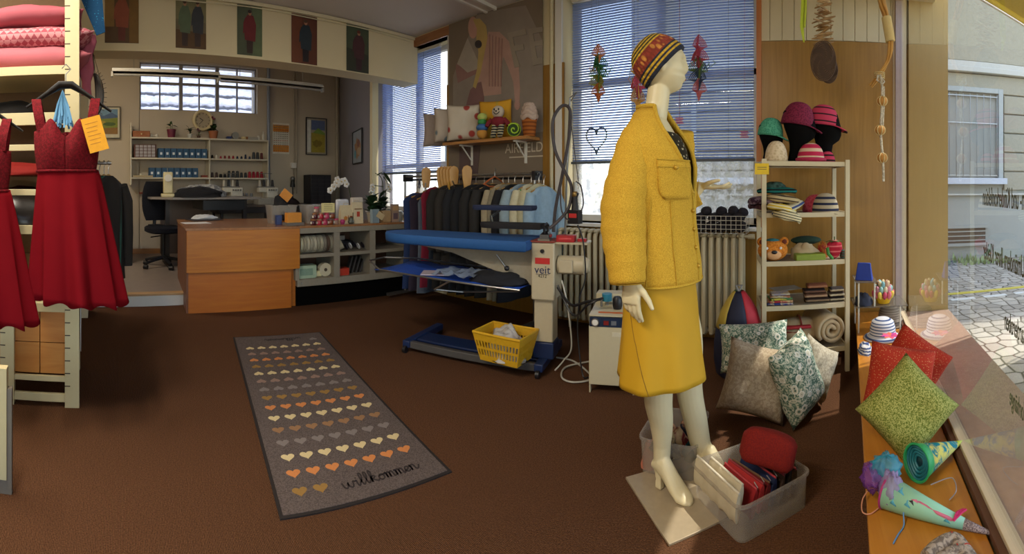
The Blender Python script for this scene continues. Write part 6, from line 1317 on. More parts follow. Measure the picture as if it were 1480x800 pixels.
# head forms with caps
HB_ = M('head_black', '080707', .9, spec=.1)
def head_form(p, yaw, h, label):
    t = thing('head_form', label, 'head form', p, yaw); b = MB(); s = h/.36; rings = []
    prof = [(0, .075, .06, 0), (.03, .062, .052, 0), (.08, .05, .045, -.004), (.12, .052, .047, -.004), (.15, .075, .055, .012), (.18, .088, .065, .014), (.22, .094, .072, .006), (.27, .096, .075, -.002), (.31, .088, .07, -.006), (.34, .062, .052, -.008), (.358, .02, .02, -.008)]
    for z, ax, ay, ox in prof:
        R_ = []
        for i in range(28):
            a = 2*PI*i/28; x, y = ax*math.cos(a), ay*math.sin(a)
            if x > 0: x += (.018*math.exp(-((z-.205)/.018)**2)*math.exp(-(y/.014)**2)+.008*math.exp(-((z-.16)/.014)**2)*math.exp(-(y/.02)**2)+.01*math.exp(-((z-.132)/.012)**2)*math.exp(-(y/.02)**2))
            R_.append(V(((x+ox)*s, y*s, z*s)))
        rings.append(R_)
    b.loft(rings, HB_); b.build('form', None, t); return t
def cap(p, yaw, r, h, m, label, peak=None, tilt=0., name='peaked_hat', band=None, cat='hat', flat=1.):
    t = thing(name, label, cat); t.matrix_basis = Matrix.Translation(p)@rz_(yaw)@Matrix.Rotation(tilt, 4, 'Y'); b = MB(); R = []
    for i in range(12):
        a = i/11*PI/2; k = (math.cos(a)**.75 if i < 11 else .03); R.append([V((r*1.08*k*math.cos(q), r*.92*k*math.sin(q), h*math.sin(a)*flat)) for q in [2*PI*j/30 for j in range(30)]])
    b.loft([[V((v.x*.96, v.y*.96, .0)) for v in R[0]]]+R, m); b.build('crown', None, t, smooth=180)
    if peak:
        b = MB(); R = []
        for i in range(6):
            f = i/5; R.append([V((r*(1.02*math.cos(q))+peak*f*math.cos(q*.9), r*.9*math.sin(q), .004-.03*f*math.cos(q)**2)) for q in [-.95+1.9*j/12 for j in range(13)]])
        b.loft(R, m, caps=False, close=False); b.build('peak', None, t, smooth=180, solid=.007)
    if band: b = MB(); b.tube([V((r*1.09*math.cos(q), r*.93*math.sin(q), .015)) for q in [2*PI*j/30 for j in range(31)]], .012, band); b.build('band', None, t)
    return t
zt = LV[0]
def H_(px, d): return ush(px, 0, d)
p = H_(1113, .22); head_form(p, -.1, .30, 'black head form under the green cap'); cap(p+V((-.0, 0, .19)), -.1, .083, .125, M_cloth('knit_green', '2f7a62', '58a688', 90), 'green knitted peaked cap on the left head form', .06, .12)
p = H_(1154, .14); head_form(p, .0, .40, 'tall black head form under the burgundy cap'); cap(p+V((-.01, 0, .255)), .0, .105, .16, M_cloth('knit_burgundy', '55162a', '7d2742', 90), 'burgundy knitted peaked cap on the middle head form', .07, .16)
p = H_(1192, .2); head_form(p, .1, .40, 'black head form in profile under the pink striped cap'); cp = cap(p+V((-.015, 0, .265)), .1, .105, .15, M_cloth('knit_pinkstripe', 'b83a55', '2a1a20', 6.5, kind='stripe', thr=.87), 'pink peaked cap with black stripes on the right head form', .075, .1)
p = H_(1122, .07); cap(p, .4, .072, .135, M_cloth('knit_cream', 'b59f7c', 'd2bf9f', 60), 'cream knitted cap lying on the top shelf in front', name='knitted_hat', cat='hat')
p = H_(1172, .07); cap(p, 0, .085, .125, M_cloth('knit_pinkwhite', 'b52a4c', 'd0b59a', 6.2, kind='stripe', thr=.55), 'pink and cream striped knitted hat on the top shelf', name='knitted_hat', cat='hat', band=M('crimson_knit', 'a8264a', .9))
p = H_(1196, .1); cap(p, 0, .05, .08, M_cloth('knit_pinkblack', 'b83a55', '2a1a20', 9, kind='stripe', thr=.7), 'small pink hat with black stripes at the right of the top shelf', name='knitted_hat', cat='hat')
for px, w_, lab in ((1128, .17, 'thin white pad under the cream cap at the left of the top shelf'), (1172, .2, 'thin white pad under the striped hat at the right of the top shelf')): b = MB(); b.bx(-w_/2, w_/2, -.06, .06, -.001, .006); o = b.build('foam_pad', M('foam_white', 'cfc5ac', .8), bev=.002); o.matrix_basis = Matrix.Translation(H_(px, .07))@rz_(SR2); tag(o, lab, 'pad')
for nm in ('knitted_hat', 'knitted_hat.001'): bpy.data.objects[nm].location.z += .006
# second shelf: pile of knitted hats
KG = M_cloth('knit_teal', '12201f', '1f6f68', 14, kind='stripe', thr=.5); KC = M_cloth('knit_sand', 'b8a57a', '4a3a2c', 12, kind='stripe', thr=.75); KY = M_cloth('knit_yellow', 'c9a935', 'd5cba2', 16, kind='stripe', thr=.5); KB = M_cloth('knit_blue', 'bdb79a', '3c4a78', 10, kind='stripe', thr=.6); KP = M_cloth('knit_plum', '2c1a22', '5a3a40', 40)
def flat_hat(px, z, d, rx, ry, h, m, yaw, label, tiltx=0, seed=0, off=0):
    b = MB(); R = []
    for i in range(9):
        a = -.5+(PI/2+.5)*i/8; k = max(.03, math.cos(a)**.6 if math.cos(a) > 0 else .03)
        rx1 = rx*1.12; R.append([V((rx1*k*math.cos(q)*(1+.08*math.sin(3*q+seed)), ry*1.1*k*math.sin(q)*(1+.08*math.cos(2*q+seed)), h*1.25*(math.sin(a)*.5+.25)+.1*h*math.sin(4*q+i+seed))) for q in [2*PI*j/26 for j in range(26)]])
    b.loft(R, m); o = b.build('knitted_hat', None, smooth=180); p = ush(px, 1, d); p.z = LV[1]+z; o.matrix_basis = Matrix.Translation(p)@rz_(yaw)@Matrix.Rotation(tiltx, 4, 'Y'); tag(o, label, 'hat'); return o
flat_hat(1113, .02, .14, .13, .1, .05, KP, .2, 'plum hat at the bottom of the pile on the second shelf')
flat_hat(1108, .055, .1, .12, .08, .05, M_cloth('knit_mauve', '3a2230', '8a7480', 30, kind='print'), .1, 'mottled mauve hat hanging over the left end of the second shelf', 0, 2)
flat_hat(1131, .065, .06, .12, .09, .05, KC, .5, 'sand coloured hat with green and brown bands in the middle of the pile', .15, 1)
flat_hat(1128, .012, .0, .1, .07, .045, KY, .7, 'yellow and cream striped hat slipping over the front of the second shelf', .2, 3)
flat_hat(1140, .02, .02, .11, .06, .04, KB, .6, 'cream hat with blue rim sticking out of the pile', -.3, 4)
flat_hat(1138, -.045, -.05, .085, .05, .06, M_cloth('knit_palestripe', 'cfc39a', '3f3c34', 20, kind='stripe', thr=.75), .3, 'pale striped hat hanging down over the shelf edge', .25, 6)
flat_hat(1125, .125, .1, .12, .09, .04, KG, .0, 'black hat with teal stripes on top of the pile', 0, 5)
flat_hat(1119, .15, .12, .07, .06, .05, M_cloth('knit_darkgreen', '10201c', '3f5a50', 40), .4, 'small dark green hat crowning the pile', 0, 7)
p = ush(1193, 1, .08); cap(p, -.2, .085, .13, M_cloth('knit_navystripe', 'b3a68c', '2a2e44', 8, kind='stripe', thr=.62), 'beige hat with navy stripes and a cream brim on the second shelf', name='brimmed_hat', cat='hat', peak=.035)
p = ush(1180, 1, .16); cap(p, 0, .09, .12, M_cloth('knit_rose', '9a2c3c', 'b84a58', 60), 'rose knitted hat behind the navy striped one', name='knitted_hat', cat='hat')
# third shelf
bb_ = thing('bear_bag', 'knitted orange bear head with a teal top on the third shelf', 'bear head', ush(1117, 2, .07), SR2); BO = M_cloth('knit_orange', 'a85a18', 'cf8330', 70)
b = MB(); b.ball((0, 0, .068), (.1, .06, .07), BO, n=22, k=12); b.build('head', None, bb_)
for s in (-1, 1): b = MB(); b.ball((s*.075, 0, .125), (.03, .02, .03), BO); b.ball((s*.075, -.012, .125), (.018, .012, .018), M('ear_brown', '6a2c14', .9)); b.build('ear', None, bb_)
b = MB(); b.ball((-.0, -.05, .045), (.05, .025, .032), M('muzzle', 'd0a070', .9)); b.ball((0, -.074, .065), (.02, .01, .012), BLACK); b.build('muzzle', None, bb_)
for s in (-1, 1): b = MB(); b.ball((s*.045, -.052, .088), (.009, .006, .009), WHITE); b.build('eye', None, bb_)
b = MB(); b.ball((0, .01, .125), (.05, .04, .02), M('teal_knit', '2a6f74', .9)); b.build('bonnet', None, bb_)
def sobj(b, name, label, cat, px, lv, d, m=None, rz=SR2, dz=0, group=None, **kw): p = ush(px, lv, d)+V((0, 0, dz)); o = b.build(name, m, **kw); o.location = p; o.rotation_euler = (0, 0, rz); return tag(o, label, cat, group)
heap('cream_pouch', 'soft cream pouch on the third shelf behind the green box', 'pouch', ush(1163, 2, .14), .1, .08, .1, M('pouch_cream', 'bda985', .9), 3)
b = MB(); b.bx(-.1, .1, -.045, .045, 0, .045, M('box_lime', '7d8f2a', .6)); sobj(b, 'green_box', 'flat lime green box on the third shelf', 'box', 1170, 2, .05, bev=.008)
b = MB(); b.ball((0, 0, 0), (.11, .06, .03), M('dark_leafy', '1f3a2c', .9)); sobj(b, 'dark_scarf', 'dark green scarf at the back of the third shelf', 'scarf', 1165, 2, .24, dz=.11)
sb = thing('strawberry_bag', 'padded red strawberry shaped bag with green leaves on the third shelf', 'bag', ush(1206, 2, .06), SR2); b = MB(); b.lathe([(.002, 0), (.03, .015), (.055, .07), (.05, .105), (.02, .125)], m=M_cloth('berry_red', 'b02438', 'd86a70', 9, kind='stripe', thr=.8), n=20, sx=1, sy=.6); b.build('body', None, sb)
b = MB(); 
for i in range(6): leaf(b, (0, 0, .12), (math.cos(i), math.sin(i), .25), .06, .013, LEAF, .3)
b.cyl((0, 0, .12), (0, 0, .15), .004, m=LEAF); b.build('leaves', None, sb); b = MB(); b.tube([(-.055, -.02, .08), (-.05, -.03, .04), (-.02, -.03, .005)], .012, M('melon_green', '3f7a3a', .8)); b.build('trim', None, sb)
heap('fabric_flower', 'red and orange fabric bits between green box and strawberry bag', 'fabric', ush(1188, 2, .16), .04, .04, .1, M_cloth('bits_red', 'a83a34', 'c98a3a', 20, kind='print'), 9)
b = MB(); b.bx(-.02, .02, -.03, .03, 0, .06); sobj(b, 'small_pouch', 'small dark striped pouch at the right end of the third shelf', 'pouch', 1219, 2, .08, M_cloth('pouch_stripe', '5a2a2c', '3c6a5c', 20, kind='stripe'), bev=.008)
# fourth shelf: potholders, socks
for i, (c, c2) in enumerate((('3f4a8a', 'c9b89a'), ('a8323c', 'c9b080'), ('c2b04a', '4a7a4c'), ('c9bda0', 'a06a4a'), ('9a94a0', 'b8a88c'))):
    b = MB(); b.box((0, 0, .007), (.17-.012*i, .12-.006*i, .013), rz=.12*(i % 3)-.1); sobj(b, 'potholder', ['blue edged potholder at the bottom of the stack on the fourth shelf', 'red and cream potholder, second from the bottom of its stack', 'yellow and green potholder in the middle of its stack', 'cream potholder, second from the top of its stack', 'greyish potholder on top of its stack'][i], 'potholder', 1127, 3, .09, M_cloth('pot_%d' % i, c, c2, 30, kind='print'), dz=.015*i, group='potholders on the fourth shelf', bev=.005)
b = MB(); b.bx(-.1, .1, -.06, .06, 0, .004); sobj(b, 'grey_leaflet', 'grey leaflet lying behind the potholders', 'leaflet', 1135, 3, .2, M('leaflet_grey', '8a8478', .7), dz=.07, rz=.5)
for i, (c, c2, px, dz, w_) in enumerate((('3a2c26', '8a7258', 1180, 0, .16), ('6a4a38', 'a88a6c', 1178, .03, .15), ('2c2220', '6a4c3c', 1176, .06, .14), ('7a4a34', '9a6a4c', 1180, .092, .13), ('2a2422', 'b0a48c', 1208, 0, .1), ('453a34', 'c2b69a', 1208, .03, .1), ('2a2422', 'a89a80', 1208, .06, .09))):
    b = MB(); R = [[V((-w_/2+w_*k/10, .045*math.cos(a)*(1+.06*math.sin(k*2)), .016+.016*math.sin(a))) for a in [2*PI*j/12 for j in range(12)]] for k in range(11)]; b.loft(R, M_cloth('sock_%d' % i, c, c2, 11, kind='stripe')); sobj(b, 'knitted_socks', ['dark brown rolled socks at the bottom of the left pile', 'tan rolled socks, second in the left pile', 'black-brown rolled socks, third in the left pile', 'reddish brown rolled socks on top of the left pile', 'black and cream rolled socks at the bottom of the right pile', 'grey and cream rolled socks in the middle of the right pile', 'black and cream rolled socks on top of the right pile'][i], 'socks', px, 3, .09, dz=dz, group='rolled knitted socks on the fourth shelf', smooth=180)
# bottom shelf: rolled wadding
WAD = M('wadding', 'c2ab84', .95, var=.06, scale=30, bmp=.004)
def wad_roll(px, d, r, L, label, yaw, turns=2.6, m=WAD, dz=0):
    b = MB(); N_ = 60; sp_ = []
    for i in range(N_+1): a = i/N_*turns*2*PI; rr = r*(.18+.82*(i/N_)); sp_.append((rr*math.cos(a), rr*math.sin(a)))
    R = [[V((x, -L/2+L*k/3, z+r)) for x, z in sp_] for k in range(4)]; b.loft(R, m, caps=False, close=False); o = b.build('wadding_roll', None, smooth=180, solid=r*.24); p = ush(px, 4, d); p.z += dz+r*.12; o.location = p; o.rotation_euler = (0, 0, yaw); return tag(o, label, 'roll')
wad_roll(1190, .17, .098, .3, 'rolled cream wadding showing its spiral end on the bottom shelf', .35)
b = MB(); R = []
for i in range(14):
    x = -.12+.24*i/13; s_ = (1-(abs(x)/.13)**4); R.append([V((x, .11*math.cos(a)*max(s_, .15)**.4, .085+.085*math.sin(a)*max(s_, .15)**.4)) for a in [2*PI*j/18 for j in range(18)]])
b.loft(R, WAD); b.tube([V((.0, .118*math.cos(a), .085+.093*math.sin(a))) for a in [2*PI*j/24 for j in range(25)]], .006, M('string_red', '8a3a2c', .8)); b.tube([V((.0, -.11, .1)), V((-.12, -.09, .1))], .005, M('string_red')); sobj(b, 'wadding_bundle', 'tied bundle of cream wadding with red string on the bottom shelf', 'bundle', 1155, 4, .16, smooth=80)
b = MB(); b.bx(-.09, .09, -.02, .02, 0, .02, M('heart_red', 'a8262c', .7)); o = b.build('red_trim', None, bev=.008); o.location = ush(1153, 4, .04)+V((0, -.0, .13)); o.rotation_euler = (0, 0, SR2); tag(o, 'little red crocheted piece on the tied bundle', 'trim'); 
# beanbag --------------------------------------------------------------------
bgp = V((-.37, 2.98, 0)); bgp = pf(1068, 540); bg_ = thing('bean_bag', 'patchwork bean bag of red, navy, yellow and green panels left of the shelf unit', 'bean bag', (pr(1068, 480, 2.93).x, pr(1068, 480, 2.93).y, 0), .2)
prof = [(.11, 0), (.145, .03), (.16, .12), (.158, .22), (.145, .32), (.115, .42), (.075, .49), (.045, .53), (.03, .545)]
cols = ['8f1f2c', '14162e', 'b5222f', 'c2a028', '5a7a55', '8a1f30']
for k in range(6):
    b = MB(); a0 = k*PI/3-PI/2-PI/6-.2; n_ = 6; R = [[V((r*math.cos(a0+j/n_*PI/3)*(1+.03*math.sin(j*PI/n_)), r*math.sin(a0+j/n_*PI/3)*(1+.03*math.sin(j*PI/n_)), z)) for j in range(n_+1)] for r, z in prof]
    lo, hi = [('14162e', '14162e'), ('c9a81c', 'b02430'), ('c9a81c', '8f1f2c'), ('14162e', '5a7a55'), ('8f1f2c', '5a7a55'), ('14162e', 'b59a3c')][k]
    b.loft(R[:5], M('bag_'+lo, lo, .7), caps=False, close=False); b.loft(R[4:], M('bag_'+hi, hi, .7), caps=False, close=False); b.build('panel', None, bg_, smooth=180, solid=.005)
b = MB(); b.tube([(.0, 0, .54), (-.02, -.0, .58), (.02, 0, .58), (0, 0, .54)], .008, M('bag_b5222f')); b.build('loop', None, bg_)
# floor cushions ----------------------------------------------------------------
def tree_print(name, a, b_, c, sc_=26):
    if name in MATS: return MATS[name]
    m, nt, bb = new_mat(name); bb.inputs['Roughness'].default_value = .85; co = coords(nt); v = nd(nt, 'ShaderNodeTexVoronoi'); v.inputs['Scale'].default_value = 19; nt.links.new(co, v.inputs['Vector'])
    w_ = nd(nt, 'ShaderNodeTexWave', wave_type='RINGS'); n_ = nd(nt, 'ShaderNodeTexNoise'); n_.inputs['Scale'].default_value = sc_*2.2; n_.inputs['Detail'].default_value = 3; n_.inputs['Distortion'].default_value = 1.5; nt.links.new(co, n_.inputs['Vector'])
    c1 = ramp(nt, n_.outputs['Fac'], [(.40, a), (.5, b_), (.60, c)]); ring = ramp(nt, v.outputs['Distance'], [(.0, b_), (.12, a), (.18, c), (.28, c), (.33, 'ffffff')]); msk = ramp(nt, v.outputs['Distance'], [(.3, '000000'), (.36, 'ffffff')])
    nt.links.new(mixc(nt, msk, ring, c1), bb.inputs['Base Color']); MATS[name] = m; return m
GP = tree_print('print_green', '3f5a4a', '7f9480', 'c9c4ae'); BG = M_cloth('linen_beige', 'a8957c', 'bfae94', 70, kind='print')
cushion('floor_cushion', 'green and white printed cushion at the back left of the floor pile', pr(1090, 527, 2.62)*V((1, 1, 0)) if False else (pr(1090, 527, 2.68).x, pr(1090, 527, 2.68).y, .12), .42, .28, .15, GP, .0, -.35, -.10, 1, bottom=True)
cushion('floor_cushion', 'plain beige cushion at the front left of the floor pile', (pr(1093, 560, 2.36).x, pr(1093, 560, 2.36).y, .005), .36, .37, .16, BG, -.03, -.30, .17, 2, pinch=.10)
cushion('floor_cushion', 'green and white printed cushion standing on edge in the middle of the pile', (pr(1152, 560, 2.34).x, pr(1152, 560, 2.34).y, .005), .30, .40, .17, GP, .95, -.2, -.25, 3, pinch=.09)
cushion('floor_cushion', 'grey-beige cushion standing on its corner at the right of the pile', (pr(1178, 548, 2.50).x, pr(1178, 548, 2.50).y, .005), .28, .30, .14, M_cloth('linen_grey', '9a907c', 'b5ab95', 70, kind='print'), .75, -.12, .62, 4, pinch=.10)
# totes in front -------------------------------------------------------------------

def tote_mat():
    m = bpy.data.materials.new('tote_clear'); m.use_nodes = True; nt = m.node_tree; nt.nodes.clear(); o_ = nd(nt, 'ShaderNodeOutputMaterial')
    t = nd(nt, 'ShaderNodeBsdfTransparent'); d = nd(nt, 'ShaderNodeBsdfDiffuse'); d.inputs[0].default_value = lin('c9c0b2'); l = nd(nt, 'ShaderNodeBsdfTranslucent'); l.inputs[0].default_value = lin('c9c0b2')
    a = nd(nt, 'ShaderNodeMixShader'); nt.links.new(d.outputs[0], a.inputs[1]); nt.links.new(l.outputs[0], a.inputs[2]); c = nd(nt, 'ShaderNodeMixShader'); c.inputs[0].default_value = .4; nt.links.new(t.outputs[0], c.inputs[1]); nt.links.new(a.outputs[0], c.inputs[2])
    g = nd(nt, 'ShaderNodeBsdfGlossy'); g.inputs['Roughness'].default_value = .25; e = nd(nt, 'ShaderNodeMixShader'); e.inputs[0].default_value = .05; nt.links.new(c.outputs[0], e.inputs[1]); nt.links.new(g.outputs[0], e.inputs[2]); nt.links.new(e.outputs[0], o_.inputs[0]); return m
TC = tote_mat()
def quad_tote(name, label, P4, z0, h, flare, contents=None):
    t = thing(name, label, 'tote', (0, 0, 0)); c = sum(P4, V((0, 0, 0)))/4; t.location = (c.x, c.y, 0); b = MB()
    def ring(s, z, ins=0):
        out = []
        for i in range(4):
            p, pa, pb_ = P4[i]-c, P4[i-1]-c, P4[(i+1) % 4]-c
            for k in range(5):
                f = k/4; q = p + ((pa-p).normalized()*(1-f)**2+(pb_-p).normalized()*f**2)*.035; q = q*(1-ins/max(q.length, .01)); out.append(V((q.x*s, q.y*s, z)))
        return out
    b.loft([ring(1, z0+.002), ring(flare*.99, h-.012), ring(flare*1.035, h-.012), ring(flare*1.035, h), ring(flare, h), ring(flare, h-.004, .004), ring(1, z0+.006, .004)], TC); b.build('shell', None, t); return t, c, ring
n0, n1, n3 = pf(1070, 789), pf(1169, 730), pf(1002, 716); n2 = n1+n3-n0
tt, tc, tr_ = quad_tote('storage_tote', 'clear plastic storage tote in front with a red bag lying across it', [n0, n1, n2, n3], 0, .135, 1.03)
ax = (n1-n0).normalized(); ay = (n3-n0).normalized(); La, Lb = (n1-n0).length, (n3-n0).length
def tp(a, b_, z): return V((n0.x, n0.y, 0))+ax*(a*La)+ay*(b_*Lb)+UP*z
yaw_a = math.atan2(ax.y, ax.x)
def tote_obj(b, name, label, cat, a, b_, z, m, yaw=0, pitch=0, roll=0, **k): o = b.build(name, m, **k); o.matrix_basis = Matrix.Translation(tp(a, b_, z))@rz_(yaw_a+yaw)@Matrix.Rotation(pitch, 4, 'X')@Matrix.Rotation(roll, 4, 'Y'); return tag(o, label, cat)
RED = M_cloth('felt_red', '661410', '74190f', 200, kind='print', bmp=.001)
# red bag: stuffed box shape
b = MB(); R = []
for i in range(13):
    u = -1+i/6; k = (1-abs(u)**5)**.25 if abs(u) < 1 else .45; R.append([V((u*.105, .055*math.copysign(abs(math.cos(a))**.5, math.cos(a))*max(k, .55), .062*math.copysign(abs(math.sin(a))**.5, math.sin(a))*max(k, .6)*(1+.06*math.sin(u*3+a)))) for a in [2*PI*j/20 for j in range(20)]])
b.loft(R, RED); o = b.build('red_bag', None, smooth=60); o.matrix_basis = Matrix.Translation(pr(1111, 648, 1.72))@rz_(-.15)@Matrix.Rotation(.18, 4, 'Y')@Matrix.Rotation(-.35, 4, 'X'); tag(o, 'stuffed red felt bag lying across the front storage tote', 'bag')
# hanging cream zip pouches over the left rim
for i, (b0, lab) in enumerate(((.06, 'cream quilted pouch with zip hanging over the left rim of the front tote, outer one'), (.2, 'cream pouch with white zip leaning inside the left rim of the front tote'))):
    b = MB(); R = []
    Lp = .27 if i == 0 else .2
    for k in range(15): u = -Lp/2+Lp*k/14; R.append([V((u, .011*math.cos(a)*(1+.3*math.sin(k*1.6)), .05+.05*math.sin(a)+.004*math.sin(k*2.2))) for a in [2*PI*j/14 for j in range(14)]])
    b.loft(R, M('pouch_quilt', 'b5a88c', .85, bmp=.002)); b.tube([V((-Lp/2, 0, .1)), V((Lp/2, 0, .1))], .0045, M('zip_white', 'c4bba6', .6))
    p_ = tp(-.01+.10*i, .5, .065+.0*i); o = b.build('zip_pouch', None, smooth=60); o.matrix_basis = Matrix.Translation(p_)@rz_(math.atan2(ay.y, ay.x))@Matrix.Rotation(.12+.1*i, 4, 'X'); tag(o, lab, 'pouch')
for i, (c, a_0, lab) in enumerate((('8a1f22', .28, 'dark red pouch standing in the front tote beside the cream ones'), ('a02a2a', .36, 'red pouch with pink zip, second in the front tote'), ('6a1c1c', .44, 'maroon pouch in the middle of the front tote'), ('1c2340', .56, 'navy pouch in the front tote'), ('3c2a20', .68, 'brown pouch right of the navy one in the front tote'), ('2a2422', .78, 'dark pouch with brown zip near the right end of the front tote'), ('4a3526', .88, 'brown patterned pouch at the right end of the front tote'))):
    b = MB(); R = []; Lp = .2
    for k in range(13): u = -Lp/2+Lp*k/12; R.append([V((u, .012*math.cos(a)*(1+.2*math.sin(k*1.3+i)), .05+.05*math.sin(a))) for a in [2*PI*j/14 for j in range(14)]])
    b.loft(R, M_cloth('pouch_'+c, c, c, 50, kind='print')); b.tube([V((-Lp/2, 0, .102)), V((Lp/2, 0, .102))], .004, M('zip_%d' % (i % 3), ['b03a40', '8a2a30', '6a4a30'][i % 3], .5)); b.tube([V((-Lp/2, 0, .102)), V((-Lp/2-.01, .01, .115)), V((-Lp/2+.01, .012, .125))], .002, METAL, n=5)
    o = b.build('zip_pouch', None, smooth=60); o.matrix_basis = Matrix.Translation(tp(a_0, .5, .022+.008*(i % 2)))@rz_(math.atan2(ay.y, ay.x)+.05*(i % 3))@Matrix.Rotation(.25, 4, 'X'); tag(o, lab, 'pouch', 'zip pouches in the front tote')
# second tote behind the legs
m0, m1, m3 = pf(926, 683), pf(1003, 690), pf(915, 672); P_ = [pf(926, 684), pf(1005, 700), pf(1022, 643), pf(951, 637)]
tt2, tc2, _ = quad_tote('storage_tote', 'clear plastic storage tote of rolled fabrics behind the mannequin legs', P_, 0, .16, 1.06)
for i, (px, py, c, c2, lab) in enumerate(((968, 640, '3a2a26', 'b5a078', 'rolled brown and cream knit in the rear tote, front one'), (985, 632, '6a1c22', 'a89070', 'rolled red and tan knit in the rear tote'), (972, 622, '5a2a2a', 'b58a6a', 'rolled rust knit at the back of the rear tote'), (990, 618, '20202a', 'a87a5a', 'rolled dark knit at the back right of the rear tote'), (1003, 640, '1a4a58', '2a6a7a', 'small teal roll at the right of the rear tote'), (955, 632, '4a3a2c', '8a7a5c', 'rolled olive knit in the rear tote'))):
    b = MB(); sp_ = []; N_ = 40
    for k in range(N_+1): a = k/N_*4*PI; rr = .035*(.2+.8*k/N_); sp_.append((rr*math.cos(a), rr*math.sin(a)))
    b.loft([[V((x, -.05+.1*k/2, z)) for x, z in sp_] for k in range(3)], M_cloth('roll_%d' % i, c, c2, 25, kind='print'), caps=False, close=False); o = b.build('rolled_knit', None, smooth=180, solid=.012); q = pf(px, py, .13); o.matrix_basis = Matrix.Translation((q.x, q.y, .115))@rz_(.6+i)@Matrix.Rotation(.9, 4, 'X'); tag(o, lab, 'roll', 'rolled knits in the rear tote')
heap('pink_fabric', 'pink fabric pressed against the side of the rear tote', 'fabric', (lambda q: (q.x, q.y, .01))(pf(941, 674)), .04, .045, .1, M('fabric_salmon', 'b5694f', .9), 4)
b = MB(); q = tc2; heap('mixed_fabric', 'dark mixed fabric filling the rear tote', 'fabric', (tc2.x, tc2.y, .01), .11, .1, .09, M_cloth('mix_fab', '3a2a28', '8a6a5a', 14, kind='print'), 6)
# ============ welcome mat ============
RA = -1.3606; RL = V((math.sin(RA), math.cos(RA), 0)); cR = (pf(334, 487)+pf(466, 481)+pf(650, 685)+pf(410, 750))/4
q1, q2, q3, q4 = pf(410, 750), pf(650, 685), pf(466, 481), pf(334, 487)
RL = ((q4+q3)-(q1+q2)).normalized(); RW = V((RL.y, -RL.x, 0)); LR = .5*((q4-q1).length+(q3-q2).length); WR = .5*((q2-q1).length+(q3-q4).length)
RT = Matrix(((RW.x, RL.x, 0, cR.x), (RW.y, RL.y, 0, cR.y), (0, 0, 1, 0), (0, 0, 0, 1)))      # local x across (right), y up the mat
MG = M_cloth('mat_grey', '4f4543', '655a55', 190, kind='print', rough=.95)
b = MB(); b.bx(-WR/2, WR/2, -LR/2, LR/2, .0, .006, M('mat_edge', '1f1714', .8)); b.bx(-WR/2+.014, WR/2-.014, -LR/2+.014, LR/2-.014, .006, .008, MG)
HC_ = {'y': 'cdb98a', 'o': 'c47c44', 'm': '8f6c34', 'g': '7a706c', 'p': '8a6f62', 'w': 'cdb98a', 't': '8f6a48'}
HM = {k: M('heart_'+k, v, .95, var=.15, scale=150) for k, v in HC_.items()}
rows = 'moygtwompgwtomgyp'
rows = ['m2', 'o', 'y', 'g', 't', 'y', 'o', 'm', 'g', 'p', 'y', 'm', 'o', 'p', 'y', 'g1']
def heart(cx, cy, s, up):
    P_ = []
    for i in range(22):
        a = 2*PI*i/22; P_.append((cx+s*math.sin(a)**3, cy+up*s*(.8125*math.cos(a)-.3125*math.cos(2*a)-.125*math.cos(3*a)-.0625*math.cos(4*a)+.1)))
    return P_ if up < 0 else P_[::-1]
y = -LR/2+.125; st_ = (LR-.23)/15.4
for r, k in enumerate(rows):
    n_ = 7; xs_ = [-WR/2+.105+j*(WR-.21)/6 for j in range(n_)]
    if k == 'm2': xs_ = xs_[:2]
    if k == 'g1': xs_ = xs_[-1:]
    for x in xs_: b.prism(heart(x, y+r*st_, .031, 1 if r < 8 else -1), .0012, HM[k[0]], Matrix.Translation((0, 0, .0078)))
# lettering: hand-drawn strokes
def stroke(pts, w_, m): 
    S = spline([V((p[0], p[1], 0)) for p in pts], 4); L_, R_ = [], []
    for i, p in enumerate(S):
        d = (S[min(i+1, len(S)-1)]-S[max(0, i-1)]); d = d.normalized() if d.length > 1e-6 else V((1, 0, 0)); nrm = V((-d.y, d.x, 0))*w_
        L_.append(p+nrm+V((0, 0, .0092))); R_.append(p-nrm+V((0, 0, .0092)))
    b.loft([[l, r_, r_-V((0, 0, .002)), l-V((0, 0, .002))] for l, r_ in zip(L_, R_)], m)
G_ = {'w': ([(0, .5), (.05, .15), (.18, 0), (.3, .2), (.33, .45), (.36, .15), (.5, 0), (.62, .2), (.66, .5), (.75, .42)], .78), 'i': ([(0, .4), (.08, .5), (.1, .1), (.18, 0), (.3, .3)], .3), 'l': ([(0, .2), (.15, .55), (.2, .9), (.12, 1.05), (.06, .85), (.08, .2), (.16, 0), (.28, .2)], .3),
      'k': ([(0, .2), (.15, .6), (.2, .9), (.12, 1.05), (.06, .85), (.06, 0), (.08, .3), (.22, .52), (.32, .42), (.2, .3), (.12, .28), (.26, .1), (.4, 0), (.48, .1)], .48), 'o': ([(.1, .35), (.05, .15), (.18, 0), (.34, .12), (.34, .38), (.2, .48), (.08, .35), (.2, .38), (.46, .42)], .46),
      'm': ([(0, .42), (.06, .5), (.08, 0), (.1, .35), (.2, .5), (.27, .4), (.28, 0), (.3, .35), (.4, .5), (.48, .4), (.5, .08), (.56, 0), (.64, .1)], .62), 'e': ([(0, .12), (.2, .22), (.28, .4), (.18, .5), (.06, .35), (.06, .12), (.2, 0), (.36, .14)], .36), 'n': ([(0, .35), (.06, .5), (.08, 0), (.1, .35), (.22, .5), (.3, .4), (.32, .08), (.4, 0), (.52, .1), (.62, .35)], .62)}
